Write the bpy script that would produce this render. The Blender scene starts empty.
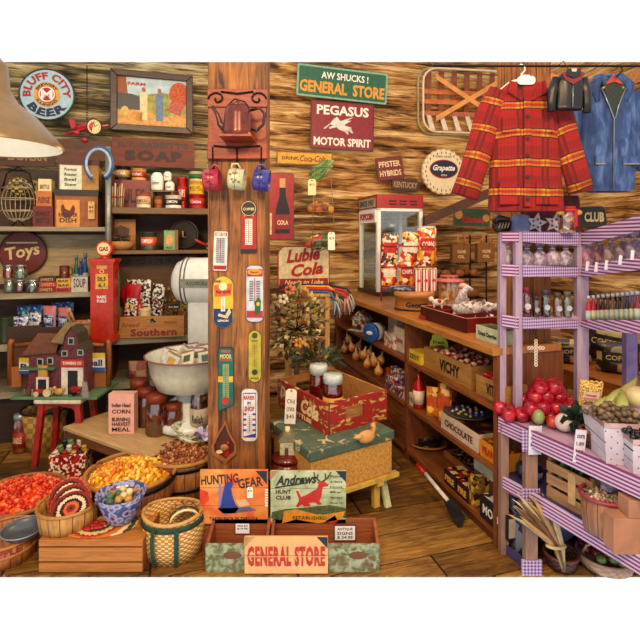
import bpy, math, random
from mathutils import Vector, Matrix
random.seed(7)
PI = math.pi
F = 484.0; EY = 237.0; EH = 1.6            # focal length in px, horizon row, eye height
RC, RS = 0.9588, 0.284                      # the room is turned 16.5 degrees
RA = math.radians(16.5)
COL = bpy.context.scene.collection
def X(px, d): return (px - 320) / F * d
def Z(py, d): return EH - (py - EY) / F * d
def at(px, py, d): return Vector((X(px, d), d, Z(py, d)))
def room(xr, yr, z=0): return Vector((xr * RC - yr * RS, xr * RS + yr * RC, z))
def dp(px, yr): return yr / (RC - RS * (px - 320) / F)     # depth of the room plane y=yr

# ---------------------------------------------------------------- materials
def lin(h):
    if not isinstance(h, str): return tuple(h)[:3] + (1,)
    h = h.lstrip('#'); o = []
    for i in (0, 2, 4):
        c = int(h[i:i+2], 16) / 255
        o.append(c / 12.92 if c <= .04045 else ((c + .055) / 1.055) ** 2.4)
    return (*[q ** 1.16 for q in o], 1)
_mc = {}
def cached(fn):
    def w(*a, **k):
        key = (fn.__name__, repr(a), repr(sorted(k.items())))
        if key not in _mc: _mc[key] = fn(*a, **k)
        return _mc[key]
    return w
class NB:
    def __init__(s, name):
        s.m = bpy.data.materials.new(name); s.m.use_nodes = True; s.t = s.m.node_tree
        s.b = s.t.nodes['Principled BSDF']; s.tc = s.t.nodes.new('ShaderNodeTexCoord')
        s.obj = s.tc.outputs['Object']; s._sep = None
    def lk(s, v, sock):
        if isinstance(v, bpy.types.NodeSocket): s.t.links.new(v, sock)
        else: sock.default_value = v
    def mt(s, op, a, b=None, c=None):
        n = s.t.nodes.new('ShaderNodeMath'); n.operation = op
        for i, v in enumerate((a, b, c)):
            if v is not None: s.lk(v, n.inputs[i])
        return n.outputs[0]
    def xyz(s):
        if not s._sep:
            n = s.t.nodes.new('ShaderNodeSeparateXYZ'); s.t.links.new(s.obj, n.inputs[0]); s._sep = n.outputs
        return s._sep
    def mapv(s, sc, vec=None):
        n = s.t.nodes.new('ShaderNodeMapping'); n.inputs['Scale'].default_value = sc
        s.t.links.new(vec or s.obj, n.inputs[0]); return n.outputs[0]
    def comb(s, a, b, c):
        n = s.t.nodes.new('ShaderNodeCombineXYZ')
        for i, v in enumerate((a, b, c)): s.lk(v, n.inputs[i])
        return n.outputs[0]
    def noise(s, sc=5, vec=None, det=4, dist=0, rough=.55):
        n = s.t.nodes.new('ShaderNodeTexNoise'); n.inputs['Scale'].default_value = sc
        n.inputs['Detail'].default_value = det; n.inputs['Distortion'].default_value = dist; n.inputs['Roughness'].default_value = rough
        s.t.links.new(vec or s.obj, n.inputs['Vector']); return n.outputs['Fac']
    def vor(s, sc=5, vec=None):
        n = s.t.nodes.new('ShaderNodeTexVoronoi'); n.inputs['Scale'].default_value = sc
        s.t.links.new(vec or s.obj, n.inputs['Vector']); return n
    def ramp(s, fac, stops, const=False):
        n = s.t.nodes.new('ShaderNodeValToRGB'); cr = n.color_ramp
        if const: cr.interpolation = 'CONSTANT'
        while len(cr.elements) < len(stops): cr.elements.new(.5)
        for e, (p, c) in zip(cr.elements, stops): e.position = p; e.color = lin(c)
        s.lk(fac, n.inputs[0]); return n.outputs[0]
    def mix(s, fac, a, b, mode='MIX'):
        n = s.t.nodes.new('ShaderNodeMix'); n.data_type = 'RGBA'; n.blend_type = mode
        s.lk(fac, n.inputs[0])
        for v, i in ((a, 6), (b, 7)):
            s.lk(v if isinstance(v, bpy.types.NodeSocket) else lin(v), n.inputs[i])
        return n.outputs[2]
    def bump(s, h, st=.3, dist=.01):
        n = s.t.nodes.new('ShaderNodeBump'); n.inputs['Strength'].default_value = st; n.inputs['Distance'].default_value = dist
        s.t.links.new(h, n.inputs['Height']); s.t.links.new(n.outputs[0], s.b.inputs['Normal'])
    def done(s, col, r=.6, metal=0, **kw):
        s.lk(col if isinstance(col, bpy.types.NodeSocket) else lin(col), s.b.inputs['Base Color'])
        s.b.inputs['Roughness'].default_value = r; s.b.inputs['Metallic'].default_value = metal
        for k, v in kw.items(): s.b.inputs[k].default_value = v
        return s.m
def dark(c, k):
    l = lin(c); return (l[0] * k, l[1] * k, l[2] * k)
@cached
def P(c, r=.55, metal=0, v=.72, ns=25):
    n = NB('paint'); f = n.noise(ns)
    return n.done(n.ramp(f, [(.35, dark(c, v)), (.6, c)]), r, metal)
@cached
def WD(c1, c2, sc=(2, 25, 25), r=.6, k=1.0, lo=.3, hi=.7, b=.35, dk=None):
    n = NB('wood'); v = n.mapv(sc); f = n.noise(2.2 * k, v, 6, 1.2, .65)
    g = n.noise(1.6, n.mapv((1.3, 3, 3)), 3)
    f2 = n.mt('ADD', n.mt('MULTIPLY', f, .72), n.mt('MULTIPLY', g, .28))
    st = [(lo, c2), (hi, c1)]
    if dk: st = [(lo - .04, dk), (lo + .02, c2), (hi, c1)]
    n.bump(f, b, .006)
    return n.done(n.ramp(f2, st), r)
@cached
def PRINT(cols, sc=60, r=.35):
    n = NB('print'); v = n.vor(sc); sp = n.t.nodes.new('ShaderNodeSeparateColor'); n.t.links.new(v.outputs['Color'], sp.inputs[0])
    return n.done(n.ramp(sp.outputs[0], [(i / len(cols), c) for i, c in enumerate(cols)], True), r)
@cached
def WEAVE(c1, c2, na=40, kz=60, r=.6):
    n = NB('weave'); x, y, z = n.xyz(); a = n.mt('MULTIPLY', n.mt('ARCTAN2', y, x), na / PI)
    ck = n.t.nodes.new('ShaderNodeTexChecker'); ck.inputs['Scale'].default_value = 1
    n.t.links.new(n.comb(a, n.mt('MULTIPLY', z, kz), .5), ck.inputs[0])
    w = n.mt('ABSOLUTE', n.mt('SINE', n.mt('MULTIPLY', z, kz * PI)))
    f = n.mt('ADD', n.mt('MULTIPLY', ck.outputs[1], .5), n.mt('MULTIPLY', w, .5))
    n.bump(f, .6, .004)
    return n.done(n.ramp(f, [(.1, dark(c2, .5)), (.45, c2), (.9, c1)]), r)
@cached
def FLATWEAVE(c1, c2, k=60, r=.6):
    n = NB('flat_weave'); ck = n.t.nodes.new('ShaderNodeTexChecker'); ck.inputs['Scale'].default_value = k
    x, y, z = n.xyz(); n.t.links.new(n.comb(n.mt('ADD', x, y), .003, z), ck.inputs[0])
    w = n.noise(90); n.bump(ck.outputs[1], .5, .003)
    return n.done(n.mix(n.mt('MULTIPLY', ck.outputs[1], w), c1, c2), r)
@cached
def STAVE(c1, c2, n_=16, r=.55):
    n = NB('staves'); x, y, z = n.xyz(); a = n.mt('MULTIPLY', n.mt('ARCTAN2', y, x), n_ / PI / 2)
    fr = n.mt('FRACT', a); line = n.mt('LESS_THAN', n.mt('ABSOLUTE', n.mt('SUBTRACT', fr, .5)), .04)
    g = n.noise(3, n.mapv((14, 14, 2)), 5, 1)
    return n.done(n.mix(line, n.ramp(g, [(.3, c2), (.65, c1)]), dark(c2, .3)), r)
@cached
def GING(k=90, c='#7d4a86', w='#d9c8dd', only=None):
    n = NB('gingham'); x, y, z = n.xyz()
    a = n.mt('GREATER_THAN', n.mt('FRACT', n.mt('MULTIPLY', n.mt('ADD', x, y), k)), .5)
    b = n.mt('GREATER_THAN', n.mt('FRACT', n.mt('MULTIPLY', z, k)), .5)
    f = n.mt('MULTIPLY', n.mt('ADD', a, b), .5) if not only else b
    return n.done(n.mix(f, w, c), .8)
@cached
def PLAID():
    n = NB('plaid_wool'); x, y, z = n.xyz()
    wz = n.noise(4, None, 2); fz = n.mt('FRACT', n.mt('ADD', n.mt('MULTIPLY', z, 7.2), n.mt('MULTIPLY', wz, .3)))
    fx = n.mt('FRACT', n.mt('MULTIPLY', x, 8.5))
    band = n.ramp(fz, [(0, '#8e0f0e'), (.30, '#a01410'), (.60, '#1d1008'), (.635, '#b8741c'), (.70, '#a8321a'), (.80, '#b8741c'), (.865, '#1d1008'), (.9, '#9a120e')], True)
    band2 = n.ramp(fz, [(0, '#6e0a0a'), (.60, '#120c06'), (.635, '#c9962c'), (.70, '#a8601c'), (.80, '#c9962c'), (.865, '#120c06'), (.9, '#6e0a0a')], True)
    mk = n.ramp(fx, [(0, '#000000'), (.6, '#ffffff'), (.72, '#000000'), (.8, '#ffffff'), (.92, '#000000')], True)
    th = n.mt('LESS_THAN', n.mt('FRACT', n.mt('MULTIPLY', x, 68)), .22)
    nz = n.noise(140); n.bump(n.noise(60), .5, .004)
    c = n.mix(mk, band, band2); c = n.mix(n.mt('MULTIPLY', th, .35), c, '#5a0808'); c = n.mix(n.mt('MULTIPLY', nz, .35), c, '#6a1408')
    return n.done(c, .9)
@cached
def DENIM():
    n = NB('denim'); f = n.noise(9, n.mapv((3, 3, 1)), 6, .6); g = n.noise(160)
    n.bump(g, .35, .003)
    c = n.ramp(f, [(.3, '#1c3054'), (.5, '#38568a'), (.7, '#6484b4')]); c = n.mix(n.mt('MULTIPLY', g, .45), c, '#2a3f66')
    return n.done(c, .85)
@cached
def LOGS(c1='#c8a468', c2='#6e4c22', c3='#2a1808', kx=1.0, ky=2, k3=4):
    n = NB('log_wall'); f = n.noise(2.0, n.mapv((.7 * kx, ky, 6)), 8, 1.4, .62); g = n.noise(1.1, n.mapv((.7 * kx, ky * .4, 2.4)), 3, .4)
    h = n.noise(5, n.mapv((1.0 * kx, k3, 22)), 5, .8)
    s = n.mt('ADD', n.mt('ADD', n.mt('MULTIPLY', f, .5), n.mt('MULTIPLY', g, .2)), n.mt('MULTIPLY', h, .3))
    n.bump(f, .9, .03); x = n.xyz()[0]
    gold = n.ramp(s, [(.39, '#281405'), (.445, '#70491f'), (.515, '#bd9254'), (.6, '#e8cd98')]); grey = n.ramp(s, [(.38, '#201a10'), (.45, '#5c5238'), (.52, '#a3946a'), (.61, '#d3c8a0')])
    return n.done(n.mix(n.mt('SMOOTH_MIN', n.mt('MAXIMUM', n.mt('MULTIPLY', n.mt('ADD', x, .1), .8), 0), 1, .2), grey, gold), .8)
@cached
def FLOORW():
    n = NB('floor_planks'); x, y, z = n.xyz(); yk = n.mt('MULTIPLY', y, 4.6); row = n.mt('FLOOR', yk); fr = n.mt('FRACT', yk)
    xs = n.mt('ADD', n.mt('MULTIPLY', x, .55), n.mt('MULTIPLY', row, .37)); seg = n.mt('FLOOR', xs); fx = n.mt('FRACT', xs)
    wn = n.t.nodes.new('ShaderNodeTexWhiteNoise'); n.t.links.new(n.comb(row, seg, 0), wn.inputs['Vector'])
    g = n.noise(2.2, n.mapv((2.2, 20, 1), n.comb(n.mt('ADD', x, wn.outputs['Value']), y, z)), 7, 1.3, .65)
    k = n.noise(2.2, None, 3)
    s = n.mt('ADD', n.mt('ADD', n.mt('MULTIPLY', g, .55), n.mt('MULTIPLY', wn.outputs['Value'], .16)), n.mt('MULTIPLY', k, .3))
    gap = n.mt('MAXIMUM', n.mt('LESS_THAN', fr, .025), n.mt('LESS_THAN', fx, .006))
    n.bump(g, .25, .006)
    return n.done(n.mix(gap, n.ramp(s, [(.36, '#3c280e'), (.5, '#7d5824'), (.66, '#b88e48')]), '#241204'), .5)
@cached
def GLASS(tint='#ffffff', a=.8):
    m = bpy.data.materials.new('clear_glass'); m.use_nodes = True; t = m.node_tree; t.nodes.clear()
    o = t.nodes.new('ShaderNodeOutputMaterial'); mx = t.nodes.new('ShaderNodeMixShader'); tr = t.nodes.new('ShaderNodeBsdfTransparent'); g = t.nodes.new('ShaderNodeBsdfGlossy')
    tr.inputs[0].default_value = lin(tint); g.inputs['Roughness'].default_value = .12; mx.inputs[0].default_value = 1 - a
    t.links.new(tr.outputs[0], mx.inputs[1]); t.links.new(g.outputs[0], mx.inputs[2]); t.links.new(mx.outputs[0], o.inputs[0]); return m
@cached
def CELLO(cols=('#c9b0c8', '#e8e0ee', '#6a5a78'), a=.35):
    n = NB('cellophane'); f = n.noise(26, None, 3, 2.5); n.bump(f, .9, .01)
    m = n.done(n.ramp(f, [(.3, cols[2]), (.5, cols[0]), (.65, cols[1])]), .12); n.b.inputs['Alpha'].default_value = a; return m
@cached
def BRAID(cols, k=55):
    n = NB('braid'); x, y, z = n.xyz(); rr = n.mt('SQRT', n.mt('ADD', n.mt('MULTIPLY', x, x), n.mt('MULTIPLY', y, y)))
    a = n.mt('ARCTAN2', y, x); f = n.mt('FRACT', n.mt('MULTIPLY', n.mt('ADD', rr, n.mt('MULTIPLY', n.mt('SINE', n.mt('MULTIPLY', a, 26)), .002)), k))
    w = n.noise(70); f = n.mt('ADD', n.mt('MULTIPLY', f, .8), n.mt('MULTIPLY', w, .2)); n.bump(f, .6, .006)
    return n.done(n.ramp(f, [(i / len(cols), c) for i, c in enumerate(cols)], True), .9)
BLK = P('#17120e', .5); WHT = P('#ece6da', .5, v=.9); RED = P('#b3140f', .45); CRM = P('#e6d3a2', .6, v=.85); IRON = P('#1d1a18', .45, .6)
OAK = WD('#b98448', '#6d4318', (22, 22, 2)); OAKX = WD('#b98448', '#6d4318'); PINE = WD('#d2a766', '#94652e'); PINEZ = WD('#d2a766', '#94652e', (22, 22, 2))
CHER = WD('#9c5a28', '#4d230c'); CHERY = WD('#9c5a28', '#4d230c', (22, 2, 22)); PALE = WD('#d9bd8c', '#a98350')
SILV = P('#b9bcc0', .3, .8); TINLID = P('#cfd2cf', .35, .5, v=.85); PAPER = P('#e9e3d2', .8, v=.9)

# ---------------------------------------------------------------- mesh builder
class MB:
    def __init__(s): s.v = []; s.f = []; s.fm = []; s.sm = []; s.ms = []; s.T = Matrix()
    def mi(s, m):
        if m not in s.ms: s.ms.append(m)
        return s.ms.index(m)
    def add(s, vs, fs, m, smooth=False):
        o = len(s.v); T = s.T; s.v += [T @ Vector(p) for p in vs]; i = s.mi(m)
        for f in fs: s.f.append([o + k for k in f]); s.fm.append(i); s.sm.append(smooth)
        return s
    def box(s, x0, x1, y0, y1, z0, z1, m):
        return s.hexa([(x0, y0, z0), (x1, y0, z0), (x1, y1, z0), (x0, y1, z0), (x0, y0, z1), (x1, y0, z1), (x1, y1, z1), (x0, y1, z1)], m)
    def hexa(s, p, m):
        return s.add(p, [(0, 3, 2, 1), (4, 5, 6, 7), (0, 1, 5, 4), (1, 2, 6, 5), (2, 3, 7, 6), (3, 0, 4, 7)], m)
    def slab(s, q, off, m):            # q: four points in order, off: thickness vector
        q = [Vector(a) for a in q]; o = Vector(off); return s.hexa(q + [a + o for a in q], m)
    def prism(s, poly, y0, y1, m, smooth=False):      # poly in x,z
        n = len(poly); vs = [(a, y0, b) for a, b in poly] + [(a, y1, b) for a, b in poly]
        return s.add(vs, [list(range(n)), list(range(2 * n - 1, n - 1, -1))] + [[i, i + n, (i + 1) % n + n, (i + 1) % n] for i in range(n)], m)
    def flat(s, poly, z0, z1, m):                     # poly in x,y
        n = len(poly); vs = [(a, b, z1) for a, b in poly] + [(a, b, z0) for a, b in poly]
        return s.add(vs, [list(range(n)), list(range(2 * n - 1, n - 1, -1))] + [[i, i + n, (i + 1) % n + n, (i + 1) % n] for i in range(n)], m)
    def lathe(s, prof, m, c=(0, 0, 0), seg=20, sx=1, sy=1, smooth=True, fn=None, cap=None):
        if cap is None: cap = not (len(prof) == 4 and min(q[0] for q in prof) > .7 * max(q[0] for q in prof))
        vs = []; fs = []; n = len(prof)
        for i, (r, z) in enumerate(prof):
            for k in range(seg):
                a = 2 * PI * k / seg; q = r * (fn(a, i / (n - 1)) if fn else 1)
                vs.append((c[0] + q * math.cos(a) * sx, c[1] + q * math.sin(a) * sy, c[2] + z))
        for i in range(n - 1):
            for k in range(seg):
                k2 = (k + 1) % seg; fs.append((i * seg + k, i * seg + k2, (i + 1) * seg + k2, (i + 1) * seg + k))
        s.add(vs, fs, m, smooth)
        caps = []
        if prof[0][0] > 1e-5: caps.append(list(range(seg - 1, -1, -1)))
        if prof[-1][0] > 1e-5: caps.append([(n - 1) * seg + k for k in range(seg)])
        if caps and cap:
            o = len(s.v) - len(vs); i = s.mi(m)
            for f in caps: s.f.append([o + k for k in f]); s.fm.append(i); s.sm.append(False)
        return s
    def cyl(s, r, z0, z1, m, c=(0, 0), seg=20): return s.lathe([(r, z0), (r, z1)], m, (c[0], c[1], 0), seg)
    def ball(s, c, r, m, sc=(1, 1, 1), seg=12, rings=8):
        T = s.T; s.T = T @ Matrix.Translation(Vector(c)) @ Matrix.Diagonal((*sc, 1))
        s.lathe([(max(0, r * math.sin(PI * i / rings)), -r * math.cos(PI * i / rings)) for i in range(rings + 1)], m, seg=seg); s.T = T; return s
    def tube(s, pts, r, m, seg=8, closed=False, flat=1.0, up=(0, 1, 0)):
        pts = [Vector(p) for p in pts]; n = len(pts); vs = []; fs = []
        rr = r if isinstance(r, (list, tuple)) else [r] * n
        for i, p in enumerate(pts):
            a = pts[(i - 1) % n] if closed or i > 0 else p; b = pts[(i + 1) % n] if closed or i < n - 1 else p
            t = (b - a).normalized() if (b - a).length > 1e-9 else Vector((0, 0, 1)); u = Vector(up)
            if abs(t.dot(u)) > .95: u = Vector((1, 0, .1))
            w = t.cross(u).normalized(); u = w.cross(t).normalized()
            for k in range(seg):
                q = 2 * PI * k / seg; vs.append(p + w * math.cos(q) * rr[i] + u * math.sin(q) * rr[i] * flat)
        for i in range(n if closed else n - 1):
            for k in range(seg):
                i2 = (i + 1) % n; k2 = (k + 1) % seg; fs.append((i * seg + k, i * seg + k2, i2 * seg + k2, i2 * seg + k))
        if not closed: fs += [list(range(seg - 1, -1, -1)), [(n - 1) * seg + k for k in range(seg)]]
        return s.add(vs, fs, m, True)
    def ring(s, c, R, r, m, ax='y', seg=24, sx=1, sz=1):
        pts = []
        for k in range(seg):
            a = 2 * PI * k / seg; u, v = R * math.cos(a) * sx, R * math.sin(a) * sz
            pts.append((c[0] + u, c[1], c[2] + v) if ax == 'y' else (c[0] + u, c[1] + v, c[2]) if ax == 'z' else (c[0], c[1] + u, c[2] + v))
        return s.tube(pts, r, m, 6, True)
    def grid(s, fn, nu, nv, m, smooth=True):
        vs = [fn(i / nu, j / nv) for j in range(nv + 1) for i in range(nu + 1)]
        fs = [(j * (nu + 1) + i, j * (nu + 1) + i + 1, (j + 1) * (nu + 1) + i + 1, (j + 1) * (nu + 1) + i) for j in range(nv) for i in range(nu)]
        return s.add(vs, fs, m, smooth)
    def text(s, body, w, h, c, m, bold=.0, dep=.0015, arc=None, cyl=None, slant=0, rot=0, track=1.0):
        cu = bpy.data.curves.new('t', 'FONT'); cu.body = body; cu.size = 1; cu.resolution_u = 2; cu.offset = bold; cu.space_character = track; cu.shear = slant
        ob = bpy.data.objects.new('t', cu); me = bpy.data.meshes.new_from_object(ob)
        vs = [v.co.copy() for v in me.vertices]; fs = [list(p.vertices) for p in me.polygons]
        bpy.data.objects.remove(ob); bpy.data.meshes.remove(me); bpy.data.curves.remove(cu)
        if not vs: return s
        x0 = min(v.x for v in vs); x1 = max(v.x for v in vs); y0 = min(v.y for v in vs); y1 = max(v.y for v in vs)
        kx = w / (x1 - x0); ky = h / (y1 - y0); out = []; cr, sr = math.cos(rot), math.sin(rot)
        for v in vs:
            x = (v.x - (x0 + x1) / 2) * kx; z = (v.y - (y0 + y1) / 2) * ky; y = 0
            if arc:      # bend round a circle, radius arc (>0 over the top, <0 along the bottom)
                R = abs(arc); a = x / R
                if arc > 0: x, z = (R + z) * math.sin(a), (R + z) * math.cos(a)
                else: x, z = (R - z) * math.sin(a), -(R - z) * math.cos(a)
            x, z = x * cr - z * sr, x * sr + z * cr
            if cyl: x, y = cyl * math.sin(x / cyl), -cyl * math.cos(x / cyl)
            out.append((c[0] + x, c[1] + y, c[2] + z))
        n = len(out)
        dx = Vector((0, dep, 0))
        edges = {}
        for f in fs:
            for i in range(len(f)):
                e = (f[i], f[(i + 1) % len(f)]); edges[e] = edges.get(e, 0) + 1
        rim = [e for e in edges if (e[1], e[0]) not in edges]
        return s.add(out + [tuple(Vector(p) + dx) for p in out], fs + [[a, a + n, b + n, b] for a, b in rim], m)
    def build(s, name, parent=None, loc=None, rz=0, bev=0, sub=0, rot=None):
        me = bpy.data.meshes.new(name); me.from_pydata([tuple(v) for v in s.v], [], s.f)
        for m in s.ms: me.materials.append(m)
        me.polygons.foreach_set('material_index', s.fm); me.polygons.foreach_set('use_smooth', s.sm); me.update()
        o = bpy.data.objects.new(name, me); COL.objects.link(o)
        if parent: o.parent = parent
        if loc is not None: o.location = loc
        o.rotation_euler = rot if rot else (0, 0, rz)
        if bev:
            b = o.modifiers.new('bevel', 'BEVEL'); b.width = bev; b.segments = 2; b.limit_method = 'ANGLE'; b.angle_limit = math.radians(50)
        if sub: b = o.modifiers.new('sub', 'SUBSURF'); b.levels = b.render_levels = sub
        return o
def tag(o, label, cat, group=None, stuff=False):
    o['label'] = label; o['category'] = cat
    if group: o['group'] = group
    if stuff: o['kind'] = 'stuff'
    return o
def root(name, label, cat, loc, rz=0, group=None, rot=None):
    o = bpy.data.objects.new(name, None); COL.objects.link(o); o.empty_display_size = .05; o.location = loc
    o.rotation_euler = rot if rot else (0, 0, rz)
    return tag(o, label, cat, group)
def copy_tree(o, loc=None, rz=None, label=None, parent=None, mats=None):
    c = o.copy(); COL.objects.link(c); c.parent = parent
    if loc is not None: c.location = loc
    if rz is not None: c.rotation_euler = (0, 0, rz)
    if label: c['label'] = label
    for ch in list(o.children): copy_tree(ch, parent=c)
    return c
def struct(o): o['kind'] = 'structure'; return o
def rrect(w, h, r, n=4, cx=0, cz=0):
    p = []
    for (sx, sz, a0) in ((1, 1, 0), (-1, 1, 90), (-1, -1, 180), (1, -1, 270)):
        for i in range(n + 1):
            a = math.radians(a0 + 90 * i / n); p.append((cx + sx * (w / 2 - r) + r * math.cos(a), cz + sz * (h / 2 - r) + r * math.sin(a)))
    return p
def ell(rx, rz, n=28, cx=0, cz=0): return [(cx + rx * math.cos(2 * PI * i / n), cz + rz * math.sin(2 * PI * i / n)) for i in range(n)]

# ---------------------------------------------------------------- kinds of goods
def carton(name, label, cat, x0, x1, yt, z, d, dep, m, txt=None, tm=None, rz=0, group=None, lid=None, panel=None, th=.35, parts=None):
    """printed box standing at height z, front face at depth d; txt: list of (words, height fraction)"""
    w = (x1 - x0) / F * d; h = Z(yt, d) - z; b = MB(); b.box(-w / 2, w / 2, 0, dep, 0, h, m)
    if panel: b.box(-w * .42, w * .42, -.0015, 0, h * .12, h * .86, panel)
    if txt:
        for s_, f in txt: b.text(s_, w * .72, h * th * .5 if len(txt) > 1 else h * th, (0, -.0035, h * f), tm, .015)
    loc = Vector((X((x0 + x1) / 2, d), d, z))
    if lid:
        r = root(name, label, cat, loc, rz, group); b.build('box_body', r)
        MB().box(-w * .52, w * .52, -.006, dep + .006, h * .84, h * 1.0 + .002, lid).build('lid', r); return r
    return tag(b.build(name, loc=loc, rz=rz, bev=min(.004, w * .05)), label, cat, group)
def can(name, label, cat, x0, x1, yt, z, d, m, band=None, txt=None, tm=None, group=None, lidm=None, sy=1):
    r = (x1 - x0) / F * d / 2; h = Z(yt, d) - z; b = MB()
    b.lathe([(r * .96, 0), (r, h * .03), (r, h * .05), (r * .97, h * .06), (r * .97, h * .94), (r, h * .95), (r, h * .98), (r * .9, h), (r * .88, h * .97), (0, h * .97)], m, seg=24)
    if band: b.lathe([(r * .98, h * .25), (r * .985, h * .25), (r * .985, h * .72), (r * .98, h * .72)], band, seg=24)
    if lidm: b.lathe([(r * 1.01, h * .86), (r * 1.02, h * .87), (r * 1.02, h * .985), (r * .9, h * 1.005), (0, h * 1.005)], lidm, seg=24)
    if txt: b.text(txt, r * 1.5, h * .24, (0, 0, h * .5), tm or WHT, .015, cyl=r * .99)
    return tag(b.build(name, loc=(X((x0 + x1) / 2, d), d + r, z)), label, cat, group)
def jar(name, label, cat, x0, x1, yt, z, d, fill, lid=TINLID, lab=None, txt=None, group=None, neck=.8, lidh=.16, tint='#ffffff', ltm=None):
    r = (x1 - x0) / F * d / 2; h = Z(yt, d) - z; t = root(name, label, cat, (X((x0 + x1) / 2, d), d + r, z), 0, group)
    g = MB(); g.lathe([(r * .9, 0), (r, h * .04), (r, h * .7), (r * neck, h * (1 - lidh) - .001), (r * neck, h * .97)], GLASS(tint), seg=20); g.build('glass', t)
    c = MB(); c.lathe([(r * .86, h * .01), (r * .94, h * .05), (r * .94, h * .68), (r * neck * .9, h * (1 - lidh) * .97), (0, h * (1 - lidh) * .97)], fill, seg=20); c.build('contents', t)
    l = MB(); l.lathe([(r * neck * 1.06, h * (1 - lidh)), (r * neck * 1.08, h * (1 - lidh * .3)), (r * neck * 1.0, h), (0, h)], lid, seg=20); l.build('lid', t)
    if lab and name == 'jam_jar':
        q = MB(); q.prism(ell(r * .62, r * .62, 18, 0, h * .36), -r * 1.04, -r * .8, lab); q.build('paper_label', t)
    elif lab:
        q = MB(); q.lathe([(r * 1.0, h * .15), (r * 1.015, h * .15), (r * 1.015, h * .55), (r * 1.0, h * .55)], lab, seg=20)
        if txt: q.text(txt, r * 1.3, h * .16, (0, 0, h * .35), ltm or BLK, .02, cyl=r * 1.03)
        q.build('paper_label', t)
    return t
def bottle(name, label, cat, px, w, yt, z, d, m, cap=None, lab=None, group=None, neck=.32, off=0):
    r = w / F * d / 2; h = Z(yt, d) - z; t = root(name, label, cat, (X(px, d) , d + r, z), 0, group)
    b = MB(); b.lathe([(r * .9, 0), (r, h * .03), (r, h * .5), (r * .85, h * .6), (r * neck, h * .74), (r * neck, h * .92), (0, h * .92)], m, seg=16); b.build('glass', t)
    c = MB(); c.lathe([(r * neck * 1.25, h * .88), (r * neck * 1.25, h), (0, h)], cap or TINLID, seg=12); c.build('cap', t)
    if lab: q = MB(); q.lathe([(r * 1.0, h * .12), (r * 1.03, h * .12), (r * 1.03, h * .46), (r * 1.0, h * .46)], lab, seg=16); q.build('paper_label', t)
    return t
def pouch(name, label, cat, x0, x1, yt, z, d, m, txt=None, tm=None, band=None, rz=0, group=None, tilt=0, lean=0, thick=.38):
    w = (x1 - x0) / F * d; h = Z(yt, d) - z; t = min(w, h) * thick; b = MB(); sd = random.random() * 9
    def f(sgn):
        def q(u, v):
            a, c = 2 * u - 1, 2 * v - 1; k = max(0, 1 - abs(a) ** 3) ** .5 * max(0, 1 - abs(c) ** 6) ** .5
            wr = 1 + .10 * math.sin(9 * a + sd) * math.sin(7 * c + sd * 2)
            edge = 1 + .03 * math.cos(14 * a + sd) * (abs(c) > .9)
            return (a * w / 2 * (1 - .07 * (1 - abs(c))), sgn * t / 2 * k * wr - .0005 * sgn, h / 2 + c * h / 2 * edge)
        return q
    b.grid(f(-1), 10, 12, m); b.grid(lambda u, v: f(1)(1 - u, v), 10, 12, m)
    if band: b.grid(lambda u, v: (lambda p: (p[0], p[1] - .002, p[2]))(f(-1)(.1 + .8 * u, .38 + .34 * v)), 8, 5, band)
    if txt: b.text(txt, w * .62, h * .16, (0, -t / 2 * 1.12 - .002, h * .55), tm or WHT, .02)
    o = b.build(name, loc=(X((x0 + x1) / 2, d), d + t / 2, z), rot=(lean, tilt, rz)); return tag(o, label, cat, group)
def basket(name, label, cat, px, rpx, yr, z, d, m, rimm, taper=.85, group=None, rimr=.008, sy=1, hoops=(), liner=None, seg=36, rz=0, hm=None):
    """round or oval basket: rim centre row yr, centre depth d"""
    r = rpx / F * d; h = Z(yr, d) - z; t = root(name, label, cat, (X(px, d), d, z), rz, group)
    b = MB(); p = [(r * taper, 0), (r * (taper + 1) / 2 * 1.01, h * .5), (r, h), (r * .96, h), (r * (taper + 1) / 2 * .95, h * .5), (r * taper * .94, h * .04), (0, h * .04)]
    b.lathe([(0, 0)] + p, m, seg=seg, sy=sy); b.build('basket_body', t)
    q = MB()
    q.tube([(r * 1.0 * math.cos(a), r * 1.0 * math.sin(a) * sy, h) for a in [2 * PI * i / seg for i in range(seg)]], rimr, rimm, 6, True, 1.0); q.build('rim', t)
    for f in hoops:
        k = MB(); rr = r * (taper + (1 - taper) * f) * 1.012
        k.lathe([(rr * 1.0, h * f - rimr), (rr + .004, h * f - rimr), (rr + .004, h * f + rimr), (rr, h * f + rimr)], hm or rimm, seg=seg, sy=sy); k.build('hoop', t)
    t['_r'] = r; t['_h'] = h; t['_sy'] = sy
    return t
def heap(name, label, cat, t, cols, n, s, mound=.35, kind='ball', rr=.92, base=.88, group=None, jit=.3):
    """uncountable small goods filling basket t, heaped over its rim"""
    r = t['_r'] * rr; h = t['_h']; sy = t['_sy']; b = MB(); ms = [P(c, .35, 0, .8) for c in cols]
    b.lathe([(r * .98, h * base), (r * .8, h * base + r * mound * .35), (r * .4, h * base + r * mound * .85), (0, h * base + r * mound)], ms[0], seg=24, sy=sy)
    for i in range(n):
        q = math.sqrt(random.random()); a = random.random() * 2 * PI; zz = h * base + r * mound * (1 - q ** 1.8) + random.uniform(0, s * .8)
        p = (r * q * math.cos(a), r * q * math.sin(a) * sy, zz); k = s * random.uniform(1 - jit, 1 + jit); mm = random.choice(ms)
        T = b.T; b.T = Matrix.Translation(p) @ Matrix.Rotation(random.random() * 6, 4, 'Z') @ Matrix.Rotation(random.random() * 3, 4, 'X')
        b.lathe([(0, -k), (k * .8, -k * .3), (k * .75, k * .4), (0, k)] if kind == 'ball' else [(0, -k), (k * .45, -k * .6), (k * .5, k * .6), (0, k)], mm, seg=5); b.T = T
    o = b.build(name, loc=t.location, rz=t.rotation_euler.z); return tag(o, label, cat, group, True)
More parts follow.
